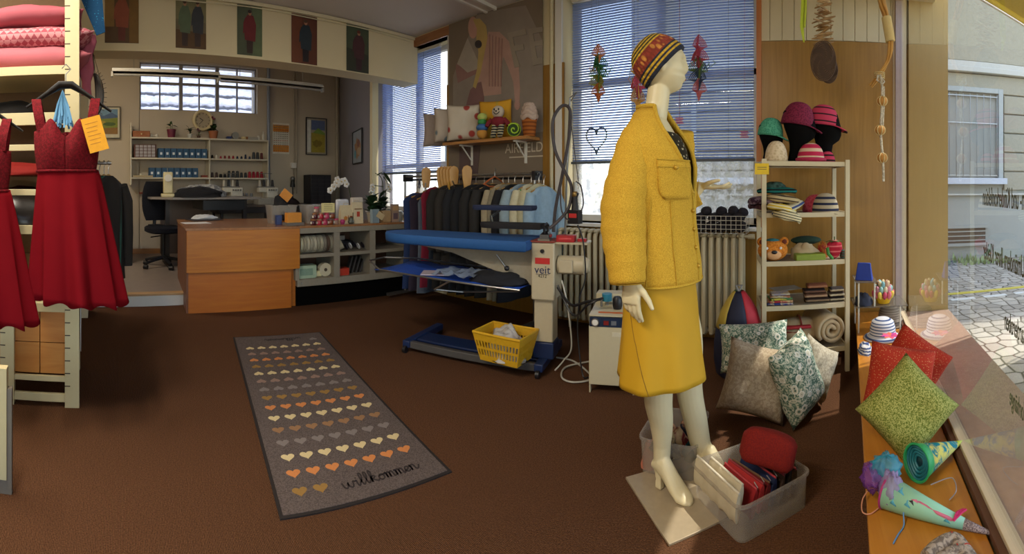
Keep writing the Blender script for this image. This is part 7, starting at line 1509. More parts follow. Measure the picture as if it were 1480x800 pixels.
def word(wd, x0, y0, s, rot, m, w_=.0035):
    x = 0
    for ch in wd:
        pts, adv = G_[ch]; stroke([(x0+math.cos(rot)*(x+p[0])*s-math.sin(rot)*p[1]*s, y0+math.sin(rot)*(x+p[0])*s+math.cos(rot)*p[1]*s) for p in pts], w_, m)
        if ch == 'i': stroke([(x0+math.cos(rot)*(x+.1)*s-math.sin(rot)*.68*s, y0+math.sin(rot)*(x+.1)*s+math.cos(rot)*.68*s), (x0+math.cos(rot)*(x+.12)*s-math.sin(rot)*.72*s, y0+math.sin(rot)*(x+.12)*s+math.cos(rot)*.72*s)], w_, m)
        x += adv
INK = M('mat_ink', '2a2120', .9)
word('willkommen', -WR/2+.28, -LR/2+.09, .072, 0, INK)
word('willkommen', WR/2-.20, LR/2-.09, .06, PI, INK, .003)
o = b.build('door_mat', None); o.matrix_basis = RT; tag(o, 'long grey welcome mat with rows of hearts and black handwriting', 'mat')
# ============ left shelving with the red dresses ============
LX = -2.5; LC_ = M('left_cream', 'c3b68c', .45, var=.04)
lu = thing('shelving_unit', 'tall cream shelving unit with slotted posts behind the red dresses', 'shelving', (LX, 0, 0))
def post(x, y, z0, z1, w_=.04, slots=True):
    b = MB(); b.bx(x-.02, x+.02, y-w_, y+w_, z0, z1, LC_)
    if slots:
        z = z0+.12
        while z < z1-.05: b.bx(x+.0195, x+.021, y-w_, y-w_*.25, z-.003, z+.003, M('slot_dark', '3c2f22', .7)); z += .07
    return b.build('post', None, lu, bev=.002)
post(.0, -.135, 0, 3.0); post(-.52, -.13, 0, 2.9, .02, False); post(0, -1.25, 0, 3.0); post(-.52, -1.25, 0, 2.9, .02, False); post(0, -.50, 0, .56, .04)
for z in (1.89, 1.0, .57): b = MB(); b.bx(-.54, .0, -1.25, -.10, z-.025, z, LC_); b.bx(-.005, .015, -1.25, -.16, z-.045, z+.005, LC_); b.build('shelf', None, lu, bev=.002)
for z, h in ((1.60, .07), (1.44, .035), (1.19, .035), (.155, .03), (.05, .045)): b = MB(); b.bx(-.005, .015, -1.25, -.16, z-h/2, z+h/2, LC_); b.build('rail', None, lu, bev=.002)
for y0, y1 in ((-.46, -.32), (-.315, -.17), (-1.2, -.54)):
    for z0, z1 in ((.175, .345), (.35, .525)): b = MB(); b.bx(-.03, -.012, y0, y1, z0, z1); b.build('panel', M_wood('left_panel', 'a8672a', 'c08440', (9, 1.2, 9), .4), lu)
b = MB(); b.bx(-.5, -.02, -.125, -.118, .2, 1.0, M('side_cream', 'b5a27c', .6)); b.cyl((-.05, -.09, .56), (-.02, -.09, .30), .006, m=METAL); b.build('side_panel', None, lu)
b = MB(); b.cyl((-.52, -.13, 1.38), (-.52, .10, 1.38), .01, m=METAL); b.build('side_rail', None, lu)
b = MB(); b.bx(-.55, -.53, -1.25, -.12, 0, 2.9, M('unit_back', '6a5238', .8)); b.build('back_panel', None, lu)
PK = M('pink_cotton', 'b8626c', .85, var=.08, scale=6)
def flat_cushion(label, z, m, y, seed, w_=.95, th=.15, d=.5): 
    b = cushion_mb(w_, d, th, m, seed, pinch=.05, wr=.02); o = b.build('bed_pillow', None, smooth=180); o.matrix_basis = Matrix.Translation((LX-.25, y, z))@rz_(PI/2)@Matrix.Rotation(PI/2, 4, 'X'); tag(o, label, 'pillow', 'pink pillows on the top shelf'); return o
flat_cushion('plain pink pillow at the bottom of the stack on the upper left shelf', 1.965, PK, -.50, 1)
flat_cushion('pink pillow with white diamond pattern in the middle of the stack', 2.09, M_cloth('pink_diamond', 'cf8f94', 'a8525e', 36, kind='diamond'), -.47, 2, .92, .14)
flat_cushion('plain pink pillow on top of the stack on the upper left shelf', 2.21, M('pink_cotton2', 'a8525e', .85, var=.08, scale=6), -.52, 3, .9, .12)
# dress
def dress(loc, label, dz=0):
    t = thing('red_dress', label, 'dress', loc); CR = M('dress_red', '6e0712', .85, var=.1, scale=12, spec=.1); LACE = M_cloth('dress_lace', '56090f', '6e0c18', 90, kind='print', bmp=.003)
    b = MB(); R = []
    for i in range(22):
        f = i/21; z = 1.305-.655*f; wy = .150+.080*f**.8; wx = .07+.05*f; a_f = .01+.13*f**1.1; yc = .012+.045*f
        R.append([V((wx*math.cos(a)*(1+a_f*1.5*math.sin(8*a+.6)+a_f*.8*math.sin(13*a)), yc+wy*math.sin(a)*(1+a_f*math.sin(9*a+.6)), z+(.012*math.sin(13*a) if i == 21 else 0)-.02*f*math.sin(a*1.+.5))) for a in [2*PI*j/120 for j in range(120)]])
    b.loft(R, CR, caps=False); b.build('skirt', None, t, smooth=180, solid=.004)
    b = MB(); R = []
    for i in range(14):
        f = i/13; row = []
        for j in range(81):
            a = 2*PI*j/80; yy = math.sin(a); front = max(0, math.cos(a)); top = 1.50+(.055*math.exp(-((abs(yy)-.45)/.22)**2)-.035*math.exp(-(yy/.2)**2))*(1 if math.cos(a) > 0 else -.2)
            z = 1.30+(top-1.30)*f; wy = .148+.016*math.sin(PI*f*.6); wx = .07+.035*math.sin(PI*f*.9)*front*(.6+.8*math.exp(-((abs(yy)-.45)/.3)**2)); row.append(V((wx*math.cos(a), .004+wy*yy, z)))
        R.append(row)
    b.loft(R, LACE, caps=False, close=False); b.tube([V((.078*math.cos(a), .006+.153*math.sin(a), 1.30)) for a in [2*PI*j/60 for j in range(61)]], .005, LACE); b.build('bodice', None, t, smooth=180, solid=.005)
    for s, y0, y1 in ((-1, -.118, -.15), (1, .125, .150)):
        b = MB(); pts = [V((.05, y0, 1.50)), V((.05, y0+(y1-y0)*.5, 1.58)), V((.0, y1, 1.665)), V((-.04, y0, 1.50))]; S = spline(pts, 6); b.loft([[p+V((0, -.024, 0)), p+V((0, .024, 0)), p+V((-.004, .024, .0)), p+V((-.004, -.024, 0))] for p in S], LACE); b.build('strap', None, t, smooth=60)
    b = MB(); b.tube([V((0, -.20, 1.625)), V((0, -.1, 1.69)), V((0, -.03, 1.735)), V((0, .03, 1.735)), V((0, .1, 1.69)), V((0, .23, 1.60))], [.008, .014, .024, .024, .014, .008], M('hanger_black', '1d1712', .4), n=10, flat=.5); b.tube([V((0, 0, 1.74)), V((0, 0, 1.79)), V((0, .025, 1.815)), V((0, 0, 1.84)), V((0, -.02, 1.82))], .003, METAL, n=6); b.build('hanger', None, t)
    return t
dr = dress((-2.27, -.155, -.0), 'red lace and chiffon dress hanging in full view on a black hanger')
d2_ = dup(dr, (-2.24, -.60, -.10), 0, 'second red dress, cut off by the left edge of the picture')
b = MB(); R_ = random.Random(4)
for i in range(60):
    a = R_.uniform(-.9, .9); L_ = R_.uniform(.13, .2); x = R_.uniform(-.02, .02); p = V((x, 0, 0)); e = V((x+R_.uniform(-.01, .02), math.sin(a)*L_*.38, -L_)); s = V((0, .005, .001)); m_ = (p+e)/2+V((R_.uniform(-.01, .01), R_.uniform(-.008, .008), 0)); b.loft([[p-s*.3, p+s*.3, p+V((.001, 0, 0))], [m_-s, m_+s, m_+V((.001, 0, 0))], [e-s, e+s, e+V((.001, 0, 0))]])
o = b.build('blue_tulle', M('tulle_blue', '5f9ac4', .6, alpha=.85)); o.location = (-2.33, -.175, 1.72); tag(o, 'light blue feathery tulle hanging behind the dress neckline', 'tulle')
b = MB(); b.bx(-.001, .001, -.048, .048, -.085, .085)
for i in range(6): b.bx(.001, .0016, -.035, .03-.006*(i % 3), .055-i*.02, .058-i*.02, M('ink_orange', 'b0761a'))
o = b.build('price_note', M('note_orange', 'dc9a10', .6)); o.matrix_basis = Matrix.Translation((-2.17, -.008, 1.475))@Matrix.Rotation(.28, 4, 'X')@rz_(.15); tag(o, 'orange-yellow handwritten note pinned to the red dress strap', 'note')
# other things on and around the unit
for i, (x, y, c, lab) in enumerate(((-3.02, -.01, '17130f', 'black coat hanging at the side of the shelving, behind the dress'), (-3.02, .02, '2c1f1a', 'dark brown coat hanging at the side of the shelving'), (-3.0, .05, '2a5a50', 'teal garment edge between the dark coats'), (-3.02, .08, '1a1614', 'outermost black coat on the side rail'))):
    garment(x, c, lab, 1.38, .22 if i != 2 else .12, .72 if i != 2 else .5, 1.12-.03*i, y=y); 
for t_ in [o for o in bpy.data.objects if o.get('label', '').endswith(('side of the shelving, behind the dress', 'side of the shelving', 'between the dark coats', 'on the side rail'))]: t_['group'] = 'coats on the side rail'
tri = MB(); tri.loft([[V((0, -.08, .0)), V((0, .06, .0)), V((0, .08, -.24)), V((0, .03, -.26))], [V((.008, -.08, .0)), V((.008, .06, .0)), V((.008, .08, -.24)), V((.008, .03, -.26))]]); o = tri.build('blue_cloth', M_cloth('cloth_glitterblue', '0f3a5c', '2a7a9c', 60, kind='dots', thr=.2)); o.location = (-2.62, -.03, 2.36); tag(o, 'pointed blue glittering cloth hanging at the top of the shelving side', 'cloth')
b = MB(); R = []
for i in range(10):
    f = i/9; R.append([V((.02*math.cos(a), .055*(1-.5*f)*math.sin(a)*(1+.2*math.sin(i*1.5)), -.36*f)) for a in [2*PI*j/12 for j in range(12)]])
b.loft(R, M('pink_cloth_b', 'a8566a', .85)); o = b.build('pink_cloth', None, smooth=80); o.location = (-2.70, -.06, 2.13); tag(o, 'pink cloth hanging down beside the slotted post', 'cloth')
b = MB(); R = []
for i in range(16): a = -1.4+2.8*i/15; R.append(V((0, .04*math.cos(a)*1.1-.02, .13*math.sin(a))))
b.tube(R, [.008+.02*math.sin(PI*i/15) for i in range(16)], M('grey_scale', '4a4540', .5), n=8)
for i in range(1, 15): b.cyl(R[i], R[i]+V((0, .035*math.cos(-1.4+2.8*i/15)+.01, .03*math.sin(-1.4+2.8*i/15))), .002, m=M('grey_scale'), n=4)
o = b.build('fin_ornament', None); o.location = (-2.74, -.005, 1.78); tag(o, 'grey curved fin-like ornament hanging behind the dress hanger', 'ornament')
b = MB(); leaf(b, (0, 0, 0), (0, .3, -1), .2, .02, M('feather_beige', '8f8468', .8), .1); leaf(b, (0, 0, 0), (0, .1, -1), .15, .015, BLACK, .1); o = b.build('feather', None); o.location = (-2.7, -.02, 2.02); tag(o, 'beige and black feather hanging below the pink cloth', 'feather')
for lab, nm, cat, y, z, s, m in (('black hat on the shelf above the rails at the left', 'black_hat', 'hat', -.52, 1.63, (.16, .2, .12), M('black_felt', '15110f', .9)), ('red cloth folded on the left shelving', 'red_cloth', 'cloth', -.5, 1.29, (.2, .3, .08), M('cloth_brightred', 'a02018', .8)), ('black plastic wrapped bundle under the red cloth', 'black_bundle', 'bundle', -.5, 1.0, (.22, .34, .22), M('black_wrap', '26221f', .25))): heap(nm, lab, cat, (LX-.27, y, z), *s, m, seed=int(z*9), amp=.12)
for i, (z, c) in enumerate(((.575, '8a6a3c'), (.72, '7d5f38'), (.84, '94744a'))): b = MB(); b.bx(-.17, .17, -.26, .26, 0, .13 if i else .14); o = b.build('shoe_box', M('kraft_'+c, c, .7), bev=.003); o.location = (LX-.25, -.52+.02*i, z); tag(o, ['brown cardboard box at the bottom of the stack behind the second dress', 'brown cardboard box in the middle of the stack behind the second dress', 'brown cardboard box on top of the stack behind the second dress'][i], 'box', 'cardboard boxes on the left shelving'); bpy.data.objects[o.name].scale.z = .9
ds = thing('display_panel', 'low grey panel on a cream post at the lower left edge', 'panel', (-1.763, -.334, 0)); b = MB(); b.bx(-.012, .012, -.5, 0, .0, .42, M('panel_grey', '6e665a', .6)); b.build('board', None, ds); b = MB(); b.bx(-.02, .02, -.06, -.02, .06, .5, LC_); b.build('post', None, ds)
# ============ hanging decorations at the wood wall ============
def hang(px, py, r): return pr(px, py, r)
t = thing('driftwood_garland', 'garland of threaded driftwood sticks hanging before the wood wall', 'garland', hang(1190, 40, 3.2)); R_ = random.Random(9); zt_ = 2.95-t.location.z
b = MB(); b.cyl((.0, 0, -.26), (.0, 0, zt_), .003, m=M('twine', 'a58f62', .8), n=5); b.build('twine', None, t)
DWD = M_wood('driftwood', '7d5c38', 'bd9862', (5, 5, 5), .8)
for i in range(46):
    z = zt_-.05-(zt_+.16)*i/45-.02; L_ = R_.uniform(.05, .1)*(1-.3*abs(i-28)/28); a = R_.uniform(-.9, .9); tl = R_.uniform(-.3, .3); d_ = V((math.cos(a)*math.cos(tl), math.sin(a)*math.cos(tl), math.sin(tl))); c = V((.006*math.sin(i), 0, z)); b = MB(); b.tube([c-d_*L_, c-d_*L_*.4+UP*.004, c+d_*L_*.4, c+d_*L_], [.004, R_.uniform(.006, .011), R_.uniform(.006, .011), .004], DWD, n=6); b.build('stick', None, t)
for px, py, rx, rz, lab in ((1190, 88, .088, .14, 'oval brown wicker disc hanging below the driftwood garland'), (1198, 101, .062, .095, 'smaller brown wicker disc hanging behind the oval one')):
    b = MB(); WI = M('wicker_brown', '5a4430', .8)
    for k in range(9): f = 1-k*.1; b.tube([V((rx*f*math.cos(a), .004*math.sin(a*5+k), rz*f*math.sin(a))) for a in [2*PI*j/30 for j in range(31)]], .004, WI, n=5)
    for k in range(22): a = 2*PI*k/22+R_.uniform(-.1, .1); b.tube([V((0, .008, 0)), V((rx*.5*math.cos(a+.4), .008, rz*.5*math.sin(a+.4))), V((rx*math.cos(a), 0, rz*math.sin(a)))], .0028, WI, n=4)
    b.ball((0, 0, 0), (rx*.96, .006, rz*.96), M('wicker_fill', '4a3727', .9)); b.tube([V((0, 0, rz)), V((-.0, 0, rz+.05))], .003, M('twine'), n=4)
    o = b.build('wicker_disc', None); o.location = hang(px, py, 3.14 if rx > .07 else 3.2); tag(o, lab, 'wicker disc')
b = MB(); b.tube([V((0, 0, 1.0)), V((0.002, 0, .4)), V((-.01, 0, .1)), V((.005, 0, -.05))], [.018, .022, .02, .008], M('ribbon_lime', 'b5bf1c', .7), n=8, flat=.3); b.tube([V((.02, 0, 1.0)), V((.02, 0, .3)), V((.01, .0, .1))], .008, M('ribbon_lime'), n=6, flat=.4); o = b.build('lime_ribbon', None); p = hang(1161, 45, 3.25); p.z = 2.30; o.location = p; o.scale.z = .72; tag(o, 'lime green ribbon hanging left of the driftwood garland', 'ribbon')
br = thing('branch_bundle', 'curved bundle of pale branches bound with paper hanging at the window post', 'branch', hang(1280, 60, 2.6)); b0 = br.location
cl_ = [pr(x, y, 2.6)-b0 for x, y in ((1262, -60), (1274, 0), (1281, 25), (1287, 60), (1284, 85), (1271, 108), (1258, 125))]
BR_ = M_wood('branch_tan', 'a8762c', 'cfa050', (8, 8, 2), .7)
for k in range(5): off = V((.014*math.cos(k*1.26), .014*math.sin(k*1.26), 0)); b = MB(); S = spline([p+off*(1-.4*i/6)+V((0, 0, .01*math.sin(i*2+k))) for i, p in enumerate(cl_)], 5); b.tube(S, [.010-.006*i/(len(S)-1) for i in range(len(S))], BR_, n=7); b.build('stick', None, br)
b = MB(); S = spline(cl_[2:4], 6); b.tube(S, .029, M('paper_wrap', 'cdb87c', .8), n=14); b.build('paper_band', None, br); b = MB(); q = cl_[5]; 
for k in range(4): b.tube([q+V((.03*math.cos(a), .03*math.sin(a), .01*k-.02)) for a in [2*PI*j/14 for j in range(15)]], .003, M('raffia', 'c9b27c', .8), n=5)
b.build('binding', None, br)
rp = thing('knotted_rope', 'white rope with three wrapped balls hanging from the branch bundle', 'rope', pr(1275, 112, 2.55)); r0 = rp.location; RW_ = M_cloth('rope_white', 'a89f8c', 'cfc8b8', 90, kind='print')
b = MB(); S = [pr(x, y, 2.55)-r0 for x, y in ((1272, 108), (1275, 125), (1275, 150), (1273, 190), (1276, 230), (1277, 262))]; b.tube(spline(S), .0075, RW_, n=7); b.tube([pr(x, y, 2.55)-r0 for x, y in ((1269, 108), (1268, 116), (1272, 119), (1276, 113), (1278, 118), (1275, 121))], .006, RW_, n=6); b.tube([p+V((.01, .0, 0)) for p in spline(S[1:4])], .005, RW_, n=6); b.build('rope', None, rp)
for x, y in ((1275, 146), (1272, 188), (1275, 228)): b = MB(); c = pr(x, y, 2.55)-r0; b.ball(c, (.03, .03, .027), M('ball_straw', 'b5803c', .8), n=14, k=9); [b.tube([c+Matrix.Rotation(k*.9, 3, 'Z')@V((.030*math.cos(a), .0, .028*math.sin(a))) for a in [2*PI*j/16 for j in range(17)]], .003, M('raffia'), n=4) for k in range(4)]; b.build('wrapped_ball', None, rp)
# ============ display ledge ============
def onl(px, py): return pf(px, py, LEDGE)
RD = M_cloth('cotton_reddots', 'a02a18', 'cf9a6a', 130, kind='dots', thr=.25); RD2 = M_cloth('cotton_reddots2', 'a83220', 'cf9a6a', 120, kind='dots', thr=.25); GR = M_cloth('cotton_green', '5f6a24', 'a8a860', 210, kind='print')
cushion('ledge_cushion', 'olive green speckled cushion standing on its corner at the front of the ledge', pr(1312, 590, 1.72), .285, .285, .14, GR, -.12, -.42, .80, 1, pinch=.05, bottom=False)
cushion('ledge_cushion', 'red cushion with tiny dots lying between the green cushion and the rear red one', pr(1301, 548, 1.97), .30, .28, .12, RD2, .0, -.35, .22, 2, pinch=.05, bottom=False)
cushion('ledge_cushion', 'red dotted cushion standing on its corner at the back of the cushions', pr(1318, 530, 2.22), .30, .30, .13, RD, -.15, -.25, .62, 3, pinch=.05, bottom=False)
SH = M_cloth('hat_navystripe', 'c4c4c8', '3f4f76', 17, kind='stripe', thr=.68)
def sunhat(p, r, h, br_, m, label, ribbon=None):
    t = thing('sun_hat', label, 'hat', p); b = MB(); prof = [(r+br_, .0), (r+br_*.5, .012), (r*1.02, .018), (r, h*.5), (r*.85, h*.85), (r*.5, h), (.004, h*1.03)]; b.lathe(prof, m=m, n=36); b.build('hat', None, t, smooth=180)
    if ribbon: b = MB(); b.tube([V((r*1.02*math.cos(a), r*1.02*math.sin(a), h*.3)) for a in [2*PI*j/30 for j in range(31)]], .008, ribbon); b.build('band', None, t)
sunhat(onl(1275, 486)+V((0, -.02, .005)), .085, .125, .045, SH, 'white hat with navy stripes and an upturned brim on the display ledge')
sunhat(onl(1286, 469), .085, .14, .03, M_cloth('hat_taupe', '6f6255', '8f8272', 20, kind='stripe', thr=.6), 'taupe cloche hat behind the striped hat on the ledge', M('taupe_band', '7d6f60', .8))
b = MB(); 
for k in range(8): a = k*PI/4; leaf(b, (0, 0, 0), (math.cos(a), math.sin(a), .5), .07, .018, M('felt_'+['c94a6a', 'b83a8a', 'c9604a'][k % 3], ['c94a6a', 'b83a8a', 'c9604a'][k % 3], .8), .3)
o = b.build('felt_flower', None); o.location = onl(1280, 490)+V((-.0, -.17, .07)); tag(o, 'pink and purple felt flower in front of the striped hat', 'flower')
heap('striped_cloth', 'small blue and white striped cloth at the ledge edge', 'cloth', onl(1244, 508)+V((.03, 0, 0)), .045, .08, .05, M_cloth('cloth_bluewhite', 'c4c4c8', '3f4f7a', 22, kind='stripe'), 5)
ra = thing('acrylic_rack', 'small two-level smoky acrylic rack on the display ledge', 'rack', (0, 0, LEDGE)); AC = M('acrylic', '6f6a62', .1, alpha=.5)
u0 = pr(1241, 478, 3.12); b = MB(); 
def rk_(px, r): q = pr(px, 400, r); return q.x, q.y
x0, y0 = rk_(1241, 3.08); x1, y1 = rk_(1264, 3.25); x2, y2 = rk_(1300, 3.3); x3, y3 = rk_(1240, 3.35)
b = MB(); b.bx(x0-.02, x0+.13, y0-.02, y0+.24, .345, .352, AC); b.build('upper_plate', None, ra); b = MB(); b.bx(x0-.03, x2+.02, y0-.02, y0+.26, .175, .182, AC); b.build('lower_plate', None, ra)
for x, y, z0_, z1_ in ((x0, y0, 0, .345), (x0+.11, y0, .18, .345), (x0, y0+.22, 0, .345), (x0+.29, y0, 0, .18), (x0+.29, y0+.22, 0, .18)): b = MB(); b.cyl((x, y, z0_), (x, y, z1_), .006, m=M('post_white', 'c9c4b5', .3)); b.build('post', None, ra)
b = MB(); R = [[V((x*(1-.25*f), .03*math.copysign(1, y)*(1-.85*f) if y else 0, .12*f)) for x, y in ((-.06, -1), (.06, -1), (.06, 1), (-.06, 1))] for f in (0, .3, 1)]; b.loft(R); o = b.build('blue_pouch', M('pouch_blue', '16348f', .7), bev=.008); o.location = (x0+.045, y0+.05, LEDGE+.353); o.rotation_euler = (0, 0, -.3); tag(o, 'bright blue pouch standing on the upper level of the acrylic rack', 'pouch')
heap('dark_scarf', 'dark blue-grey cloth on the lower level of the acrylic rack', 'cloth', (x0+.04, y0+.05, LEDGE+.183), .06, .06, .08, M('cloth_darkblue', '23293c', .9), 3)
bw = thing('tulip_bowl', 'yellow bowl holding layered pink and cream paper petals on the acrylic rack', 'bowl', (x0+.185, y0+.08, LEDGE+.183)); b = MB(); b.lathe([(.045, 0), (.065, .045), (.06, .045), (.04, .006), (.001, .006)], m=M('bowl_yellow', 'd0a018', .35), n=26); b.build('bowl', None, bw)
for rw, (n_, rr, z_, L_, cols_) in enumerate(((12, .058, .05, .05, ['b5405a', 'cf6a7a', 'd8c050']), (11, .045, .08, .055, ['c9889a', '8fb8b5', 'cfc0a0']), (8, .025, .11, .06, ['b08a70', 'c9b58a', '7fb0b5']))):
    for k in range(n_): a = 2*PI*k/n_+rw*.3; b = MB(); c = cols_[k % 3]; b.ball((rr*math.cos(a)*1.1, rr*math.sin(a)*1.1, z_+L_*.2), (.016, .016, L_*.62), M('petal_'+c, c, .7), n=8, k=6, R=rz_(a)@Matrix.Rotation(.35, 4, 'Y')); b.build('petal', None, bw)
# paper cones
def cone_thing(name, label, A, B, r, bands, rimc, inner):
    t = thing(name, label, 'paper cone', A); ax_ = (B-A); L_ = ax_.length; T_ = frame((0, 0, 0), ax_); b = MB(); n_ = 36
    def ring(x, rr): return [V((x, rr*math.cos(2*PI*j/n_), rr*math.sin(2*PI*j/n_))) for j in range(n_)]
    x = 0
    for f0, f1, m in bands: b.loft([ring(L_*f0, r*(1-f0*.97)), ring(L_*f1, r*(1-f1*.97))], m, caps=False, T=T_)
    b.loft([ring(L_*.998, r*.03), ring(L_, r*.004)], bands[-1][2], T=T_); b.build('cone', None, t, smooth=60, solid=.002)
    b = MB(); b.tube([T_@p for p in ring(.002, r*1.0)+[ring(.002, r)[0]]], .004, rimc); b.build('rim', None, t)
    b = MB(); b.loft([ring(.02, r*.93), ring(.06, r*.5), ring(.07, .004)], inner, T=T_); b.build('tissue', None, t, smooth=180)
    return t, T_, L_
MINT = M('cone_mint', '8fc4a8', .6, var=.04); GLT = M_cloth('cone_glitter', '6f6470', 'b0a5ac', 260, kind='print')
c1a, c1b = onl(1280, 730), onl(1442, 776); 
A1 = V((c1a.x, c1a.y, LEDGE+.046)); B1 = V((c1b.x, c1b.y, LEDGE+.006))
c1, T1, L1 = cone_thing('school_cone', 'mint green paper cone with a pink flamingo and glitter tip lying on the ledge', A1, B1, .046, [(0, .72, MINT), (.72, 1, GLT)], M('rim_magenta', 'a02a6a', .6), M('tissue_purple', '9a5fb0', .7))
def on_cone(u, v, r=.046): # u along 0..1, v angle; on the camera side, above
    rr = r*(1-u*.97)+.0012; return T1@V((L1*u, rr*math.cos(v), rr*math.sin(v)))
def cone_patch(pts, m, name): b = MB(); c = [on_cone(u, v) for u, v in pts]; ce = on_cone(sum(p[0] for p in pts)/len(pts), sum(p[1] for p in pts)/len(pts)); n_ = len(c); b.add([ce]+c, [(0, i+1, (i+1) % n_+1) for i in range(n_)], m); return b
yup = T1.to_3x3()@V((0, 1, 0)); vb = 0 if yup.dot(E2) > 0 else PI
vd = 1 if vb == 0 else -1
VV = lambda h: vb+vd*h      # h: angle up from the side that faces the room
FL = M('flamingo_pink', 'd0708a', .7); TRI = M('triangle_blue', '4a9ab0', .7)
b = MB()
for pts in ([(.30, .95), (.34, 1.1), (.40, 1.05), (.50, .6), (.62, .45), (.66, .75), (.60, .95), (.50, .95), (.42, .85), (.36, .98)], [(.26, .9), (.31, 1.1), (.33, .85)]):
    q = cone_patch([(u, VV(h)) for u, h in pts], FL, 'x'); b.add(q.v, q.f, FL)
for (u, h) in ((.14, 1.0), (.22, .35), (.56, .2), (.10, .1)):
    q = cone_patch([(u, VV(h)), (u+.06, VV(h-.1)), (u+.02, VV(h+.45))], TRI, 'x'); b.add(q.v, q.f, TRI)
q = cone_patch([(.25, VV(.75)), (.28, VV(.9)), (.30, VV(.55))], BLACK, 'x'); b.add(q.v, q.f, BLACK); b.build('flamingo_print', None, c1, solid=.001)
b = MB(); 
for k in range(7): a = .5+k*.35; p = on_cone(.64, VV(.6)); b.tube([p, p+V((.01+.003*k, .015*math.sin(a), .012)), p+V((.02+.004*k, .02*math.sin(a), .004+.002*k))], .0035, M('feather_pink', 'c02a6a', .8), n=5)
b.build('feather', None, c1)
def tulle(p, R3, label, c, seed, name='tulle_bunch'):
    b = MB(); rr = random.Random(seed); N1, N2 = 20, 26; R = []
    for i in range(N1+1):
        t = -PI/2+.05+(PI-.1)*i/N1; row = []
        for j in range(N2):
            a = 2*PI*j/N2; d = V((math.cos(a)*math.cos(t), math.sin(a)*math.cos(t), math.sin(t))); q = 1+.3*noise.noise(d*3+V((seed, 0, 0)))+.12*math.sin(a*7+i*.7); row.append(V((d.x*R3[0]*q, d.y*R3[1]*q, d.z*R3[2]*q)))
        R.append(row)
    b.loft(R, M('tulle_'+c, c, .5, alpha=.55, var=.3, scale=30)); o = b.build(name, None, smooth=120); o.location = p; return tag(o, label, 'tulle')
dm = (A1-B1).normalized(); tulle(A1+dm*.035+V((-.0, .03, .01)), (.04, .05, .036), 'purple tulle gathered at the mouth of the mint cone', '7a3fa0', 1); tulle(A1+V((.012, .055, .035)), (.05, .05, .04), 'turquoise tulle bunched behind the mint cone', '2f9ab5', 2); tulle(A1-dm*.02+V((0, 0, .012)), (.035, .045, .05), 'pale lilac tulle band around the mouth of the mint cone', 'a58fc0', 3)
def ribbon(pts, c, label, r=.002): b = MB(); b.tube(spline([V(p) for p in pts], 8), r, M('ribbon_'+c, c, .5), n=5, flat=1.); o = b.build('curled_ribbon', None); tag(o, label, 'ribbon')
def lr(px, py, dz=0): q = pf(px, py, LEDGE+dz); return q
ribbon([lr(1278, 722, .03), lr(1262, 705, .03), lr(1248, 718, .02), lr(1246, 738, .004), lr(1258, 742, .004), lr(1276, 728, .01)], 'c98a6a', 'thin peach ribbon looping at the mouth of the mint cone')
ribbon([lr(1304, 700, .08), lr(1306, 745, .02), lr(1306, 760, .004), lr(1298, 772, .004), lr(1291, 785, .004)], '5a8ab8', 'thin blue ribbon trailing down to the ledge front', .0025)
ribbon([lr(1345, 700, .02), lr(1375, 690, .03), lr(1382, 708, .03), lr(1372, 722, .01)], '8f8a90', 'thin grey ribbon loop beside the teal cone')
MUL = M_cloth('cone_multi', '1f7a8a', 'c9c46a', 34, kind='print'); GRN = M('cone_green', '2a9a5a', .5); YLW = M('cone_yellow', 'a8b83a', .5)
A2 = pr(1324, 680, 1.52); B2 = pr(1392, 664, 1.72); A2.z = LEDGE+.068; B2.z = LEDGE+.03
c2, T2, L2 = cone_thing('school_cone', 'paper cone with green rim opening towards the room, colourful body', A2, B2, .058, [(0, .14, GRN), (.14, .82, MUL), (.82, 1, YLW)], M('rim_green', '2a9a5a', .5), M('tissue_teal', '0c343c', .6))
b = MB(); sw = T2
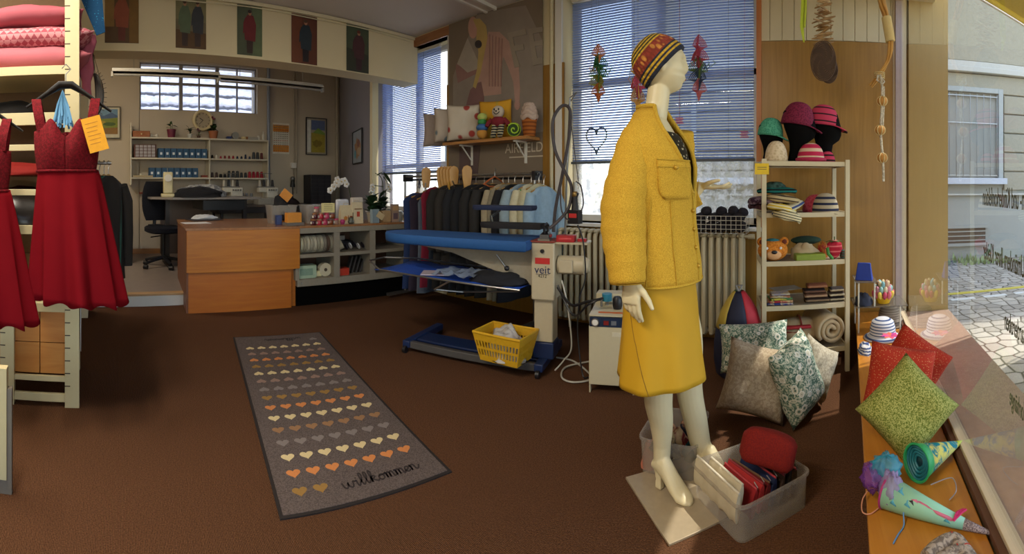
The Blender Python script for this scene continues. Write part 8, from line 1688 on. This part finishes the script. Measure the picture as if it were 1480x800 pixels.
for k in range(4): b.tube([T2@V((.012+.002*k, (.05-.01*k)*math.cos(a), (.05-.01*k)*math.sin(a)*(1+.1*math.sin(3*a)))) for a in [2*PI*j/24 for j in range(25)]], .005, M('tulle_teal2', '1c6a74', .5), n=6)
b.build('tulle', None, c2)
# socks at the bottom edge
sk_ = thing('knitted_socks', 'grey knitted socks with red lines at the bottom of the ledge', 'socks', lr(1368, 822)); KN = M_cloth('sock_grey', '6f645c', 'a89a8c', 70, kind='print')
for k, (yy, a) in enumerate(((0, .5), (.045, .62))):
    b = MB(); pts = [V((-.05, yy-.035, .028)), V((-.01, yy-.01, .03)), V((.035, yy+.0, .028)), V((.05, yy-.04, .026)), V((.06, yy-.10, .024))]; b.tube(spline(pts, 5), .024, KN, n=14, flat=1.1)
    S = spline(pts, 5); b.tube([S[9], S[9]+(S[10]-S[9]).normalized()*.004], .0252, M('sock_red', 'a8321f', .8), n=14); b.tube([S[15], S[15]+(S[16]-S[15]).normalized()*.004], .0252, M('sock_red'), n=14); b.build('sock', None, sk_)
# unseen fill lamps, added to brighten shop and workshop; built like ceiling tubes
def fill_lamp(x, y, rz, energy, label, z=None):
    t = thing('fill_lamp', label, 'ceiling lamp', (x, y, z or ZC), rz)
    b = MB(); b.bx(-.62, .62, -.07, .07, -.045, 0); b.build('housing', WHITE, t, bev=.006)
    b = MB(); b.cyl((-.58, 0, -.065), (.58, 0, -.065), .014, m=M('tube_glow', 'ffffff', emit='fff1dc', es=4.)); b.build('fluorescent_tube', None, t)
    l = bpy.data.lights.new('lamp_light', 'AREA'); l.shape = 'RECTANGLE'; l.size = 1.2; l.size_y = .12; l.energy = energy; l.color = (1, .9, .74)
    o = bpy.data.objects.new('lamp_light', l); COL.objects.link(o); o.parent = t; o.location = (0, 0, -.085)
    return t
fill_lamp(-1.3, -.55, 0, LAMP, 'added fill lamp above the shop floor behind the camera')
fill_lamp(-2.1, -1.5, 0, LAMP*.7, 'added fill lamp over the left shelving, out of view')
fill_lamp(-4.95, -.9, PI/2, 42, 'added workshop fill lamp hidden above the soffit', 3.5)  # added to lift the dim workshop, kept out of sight
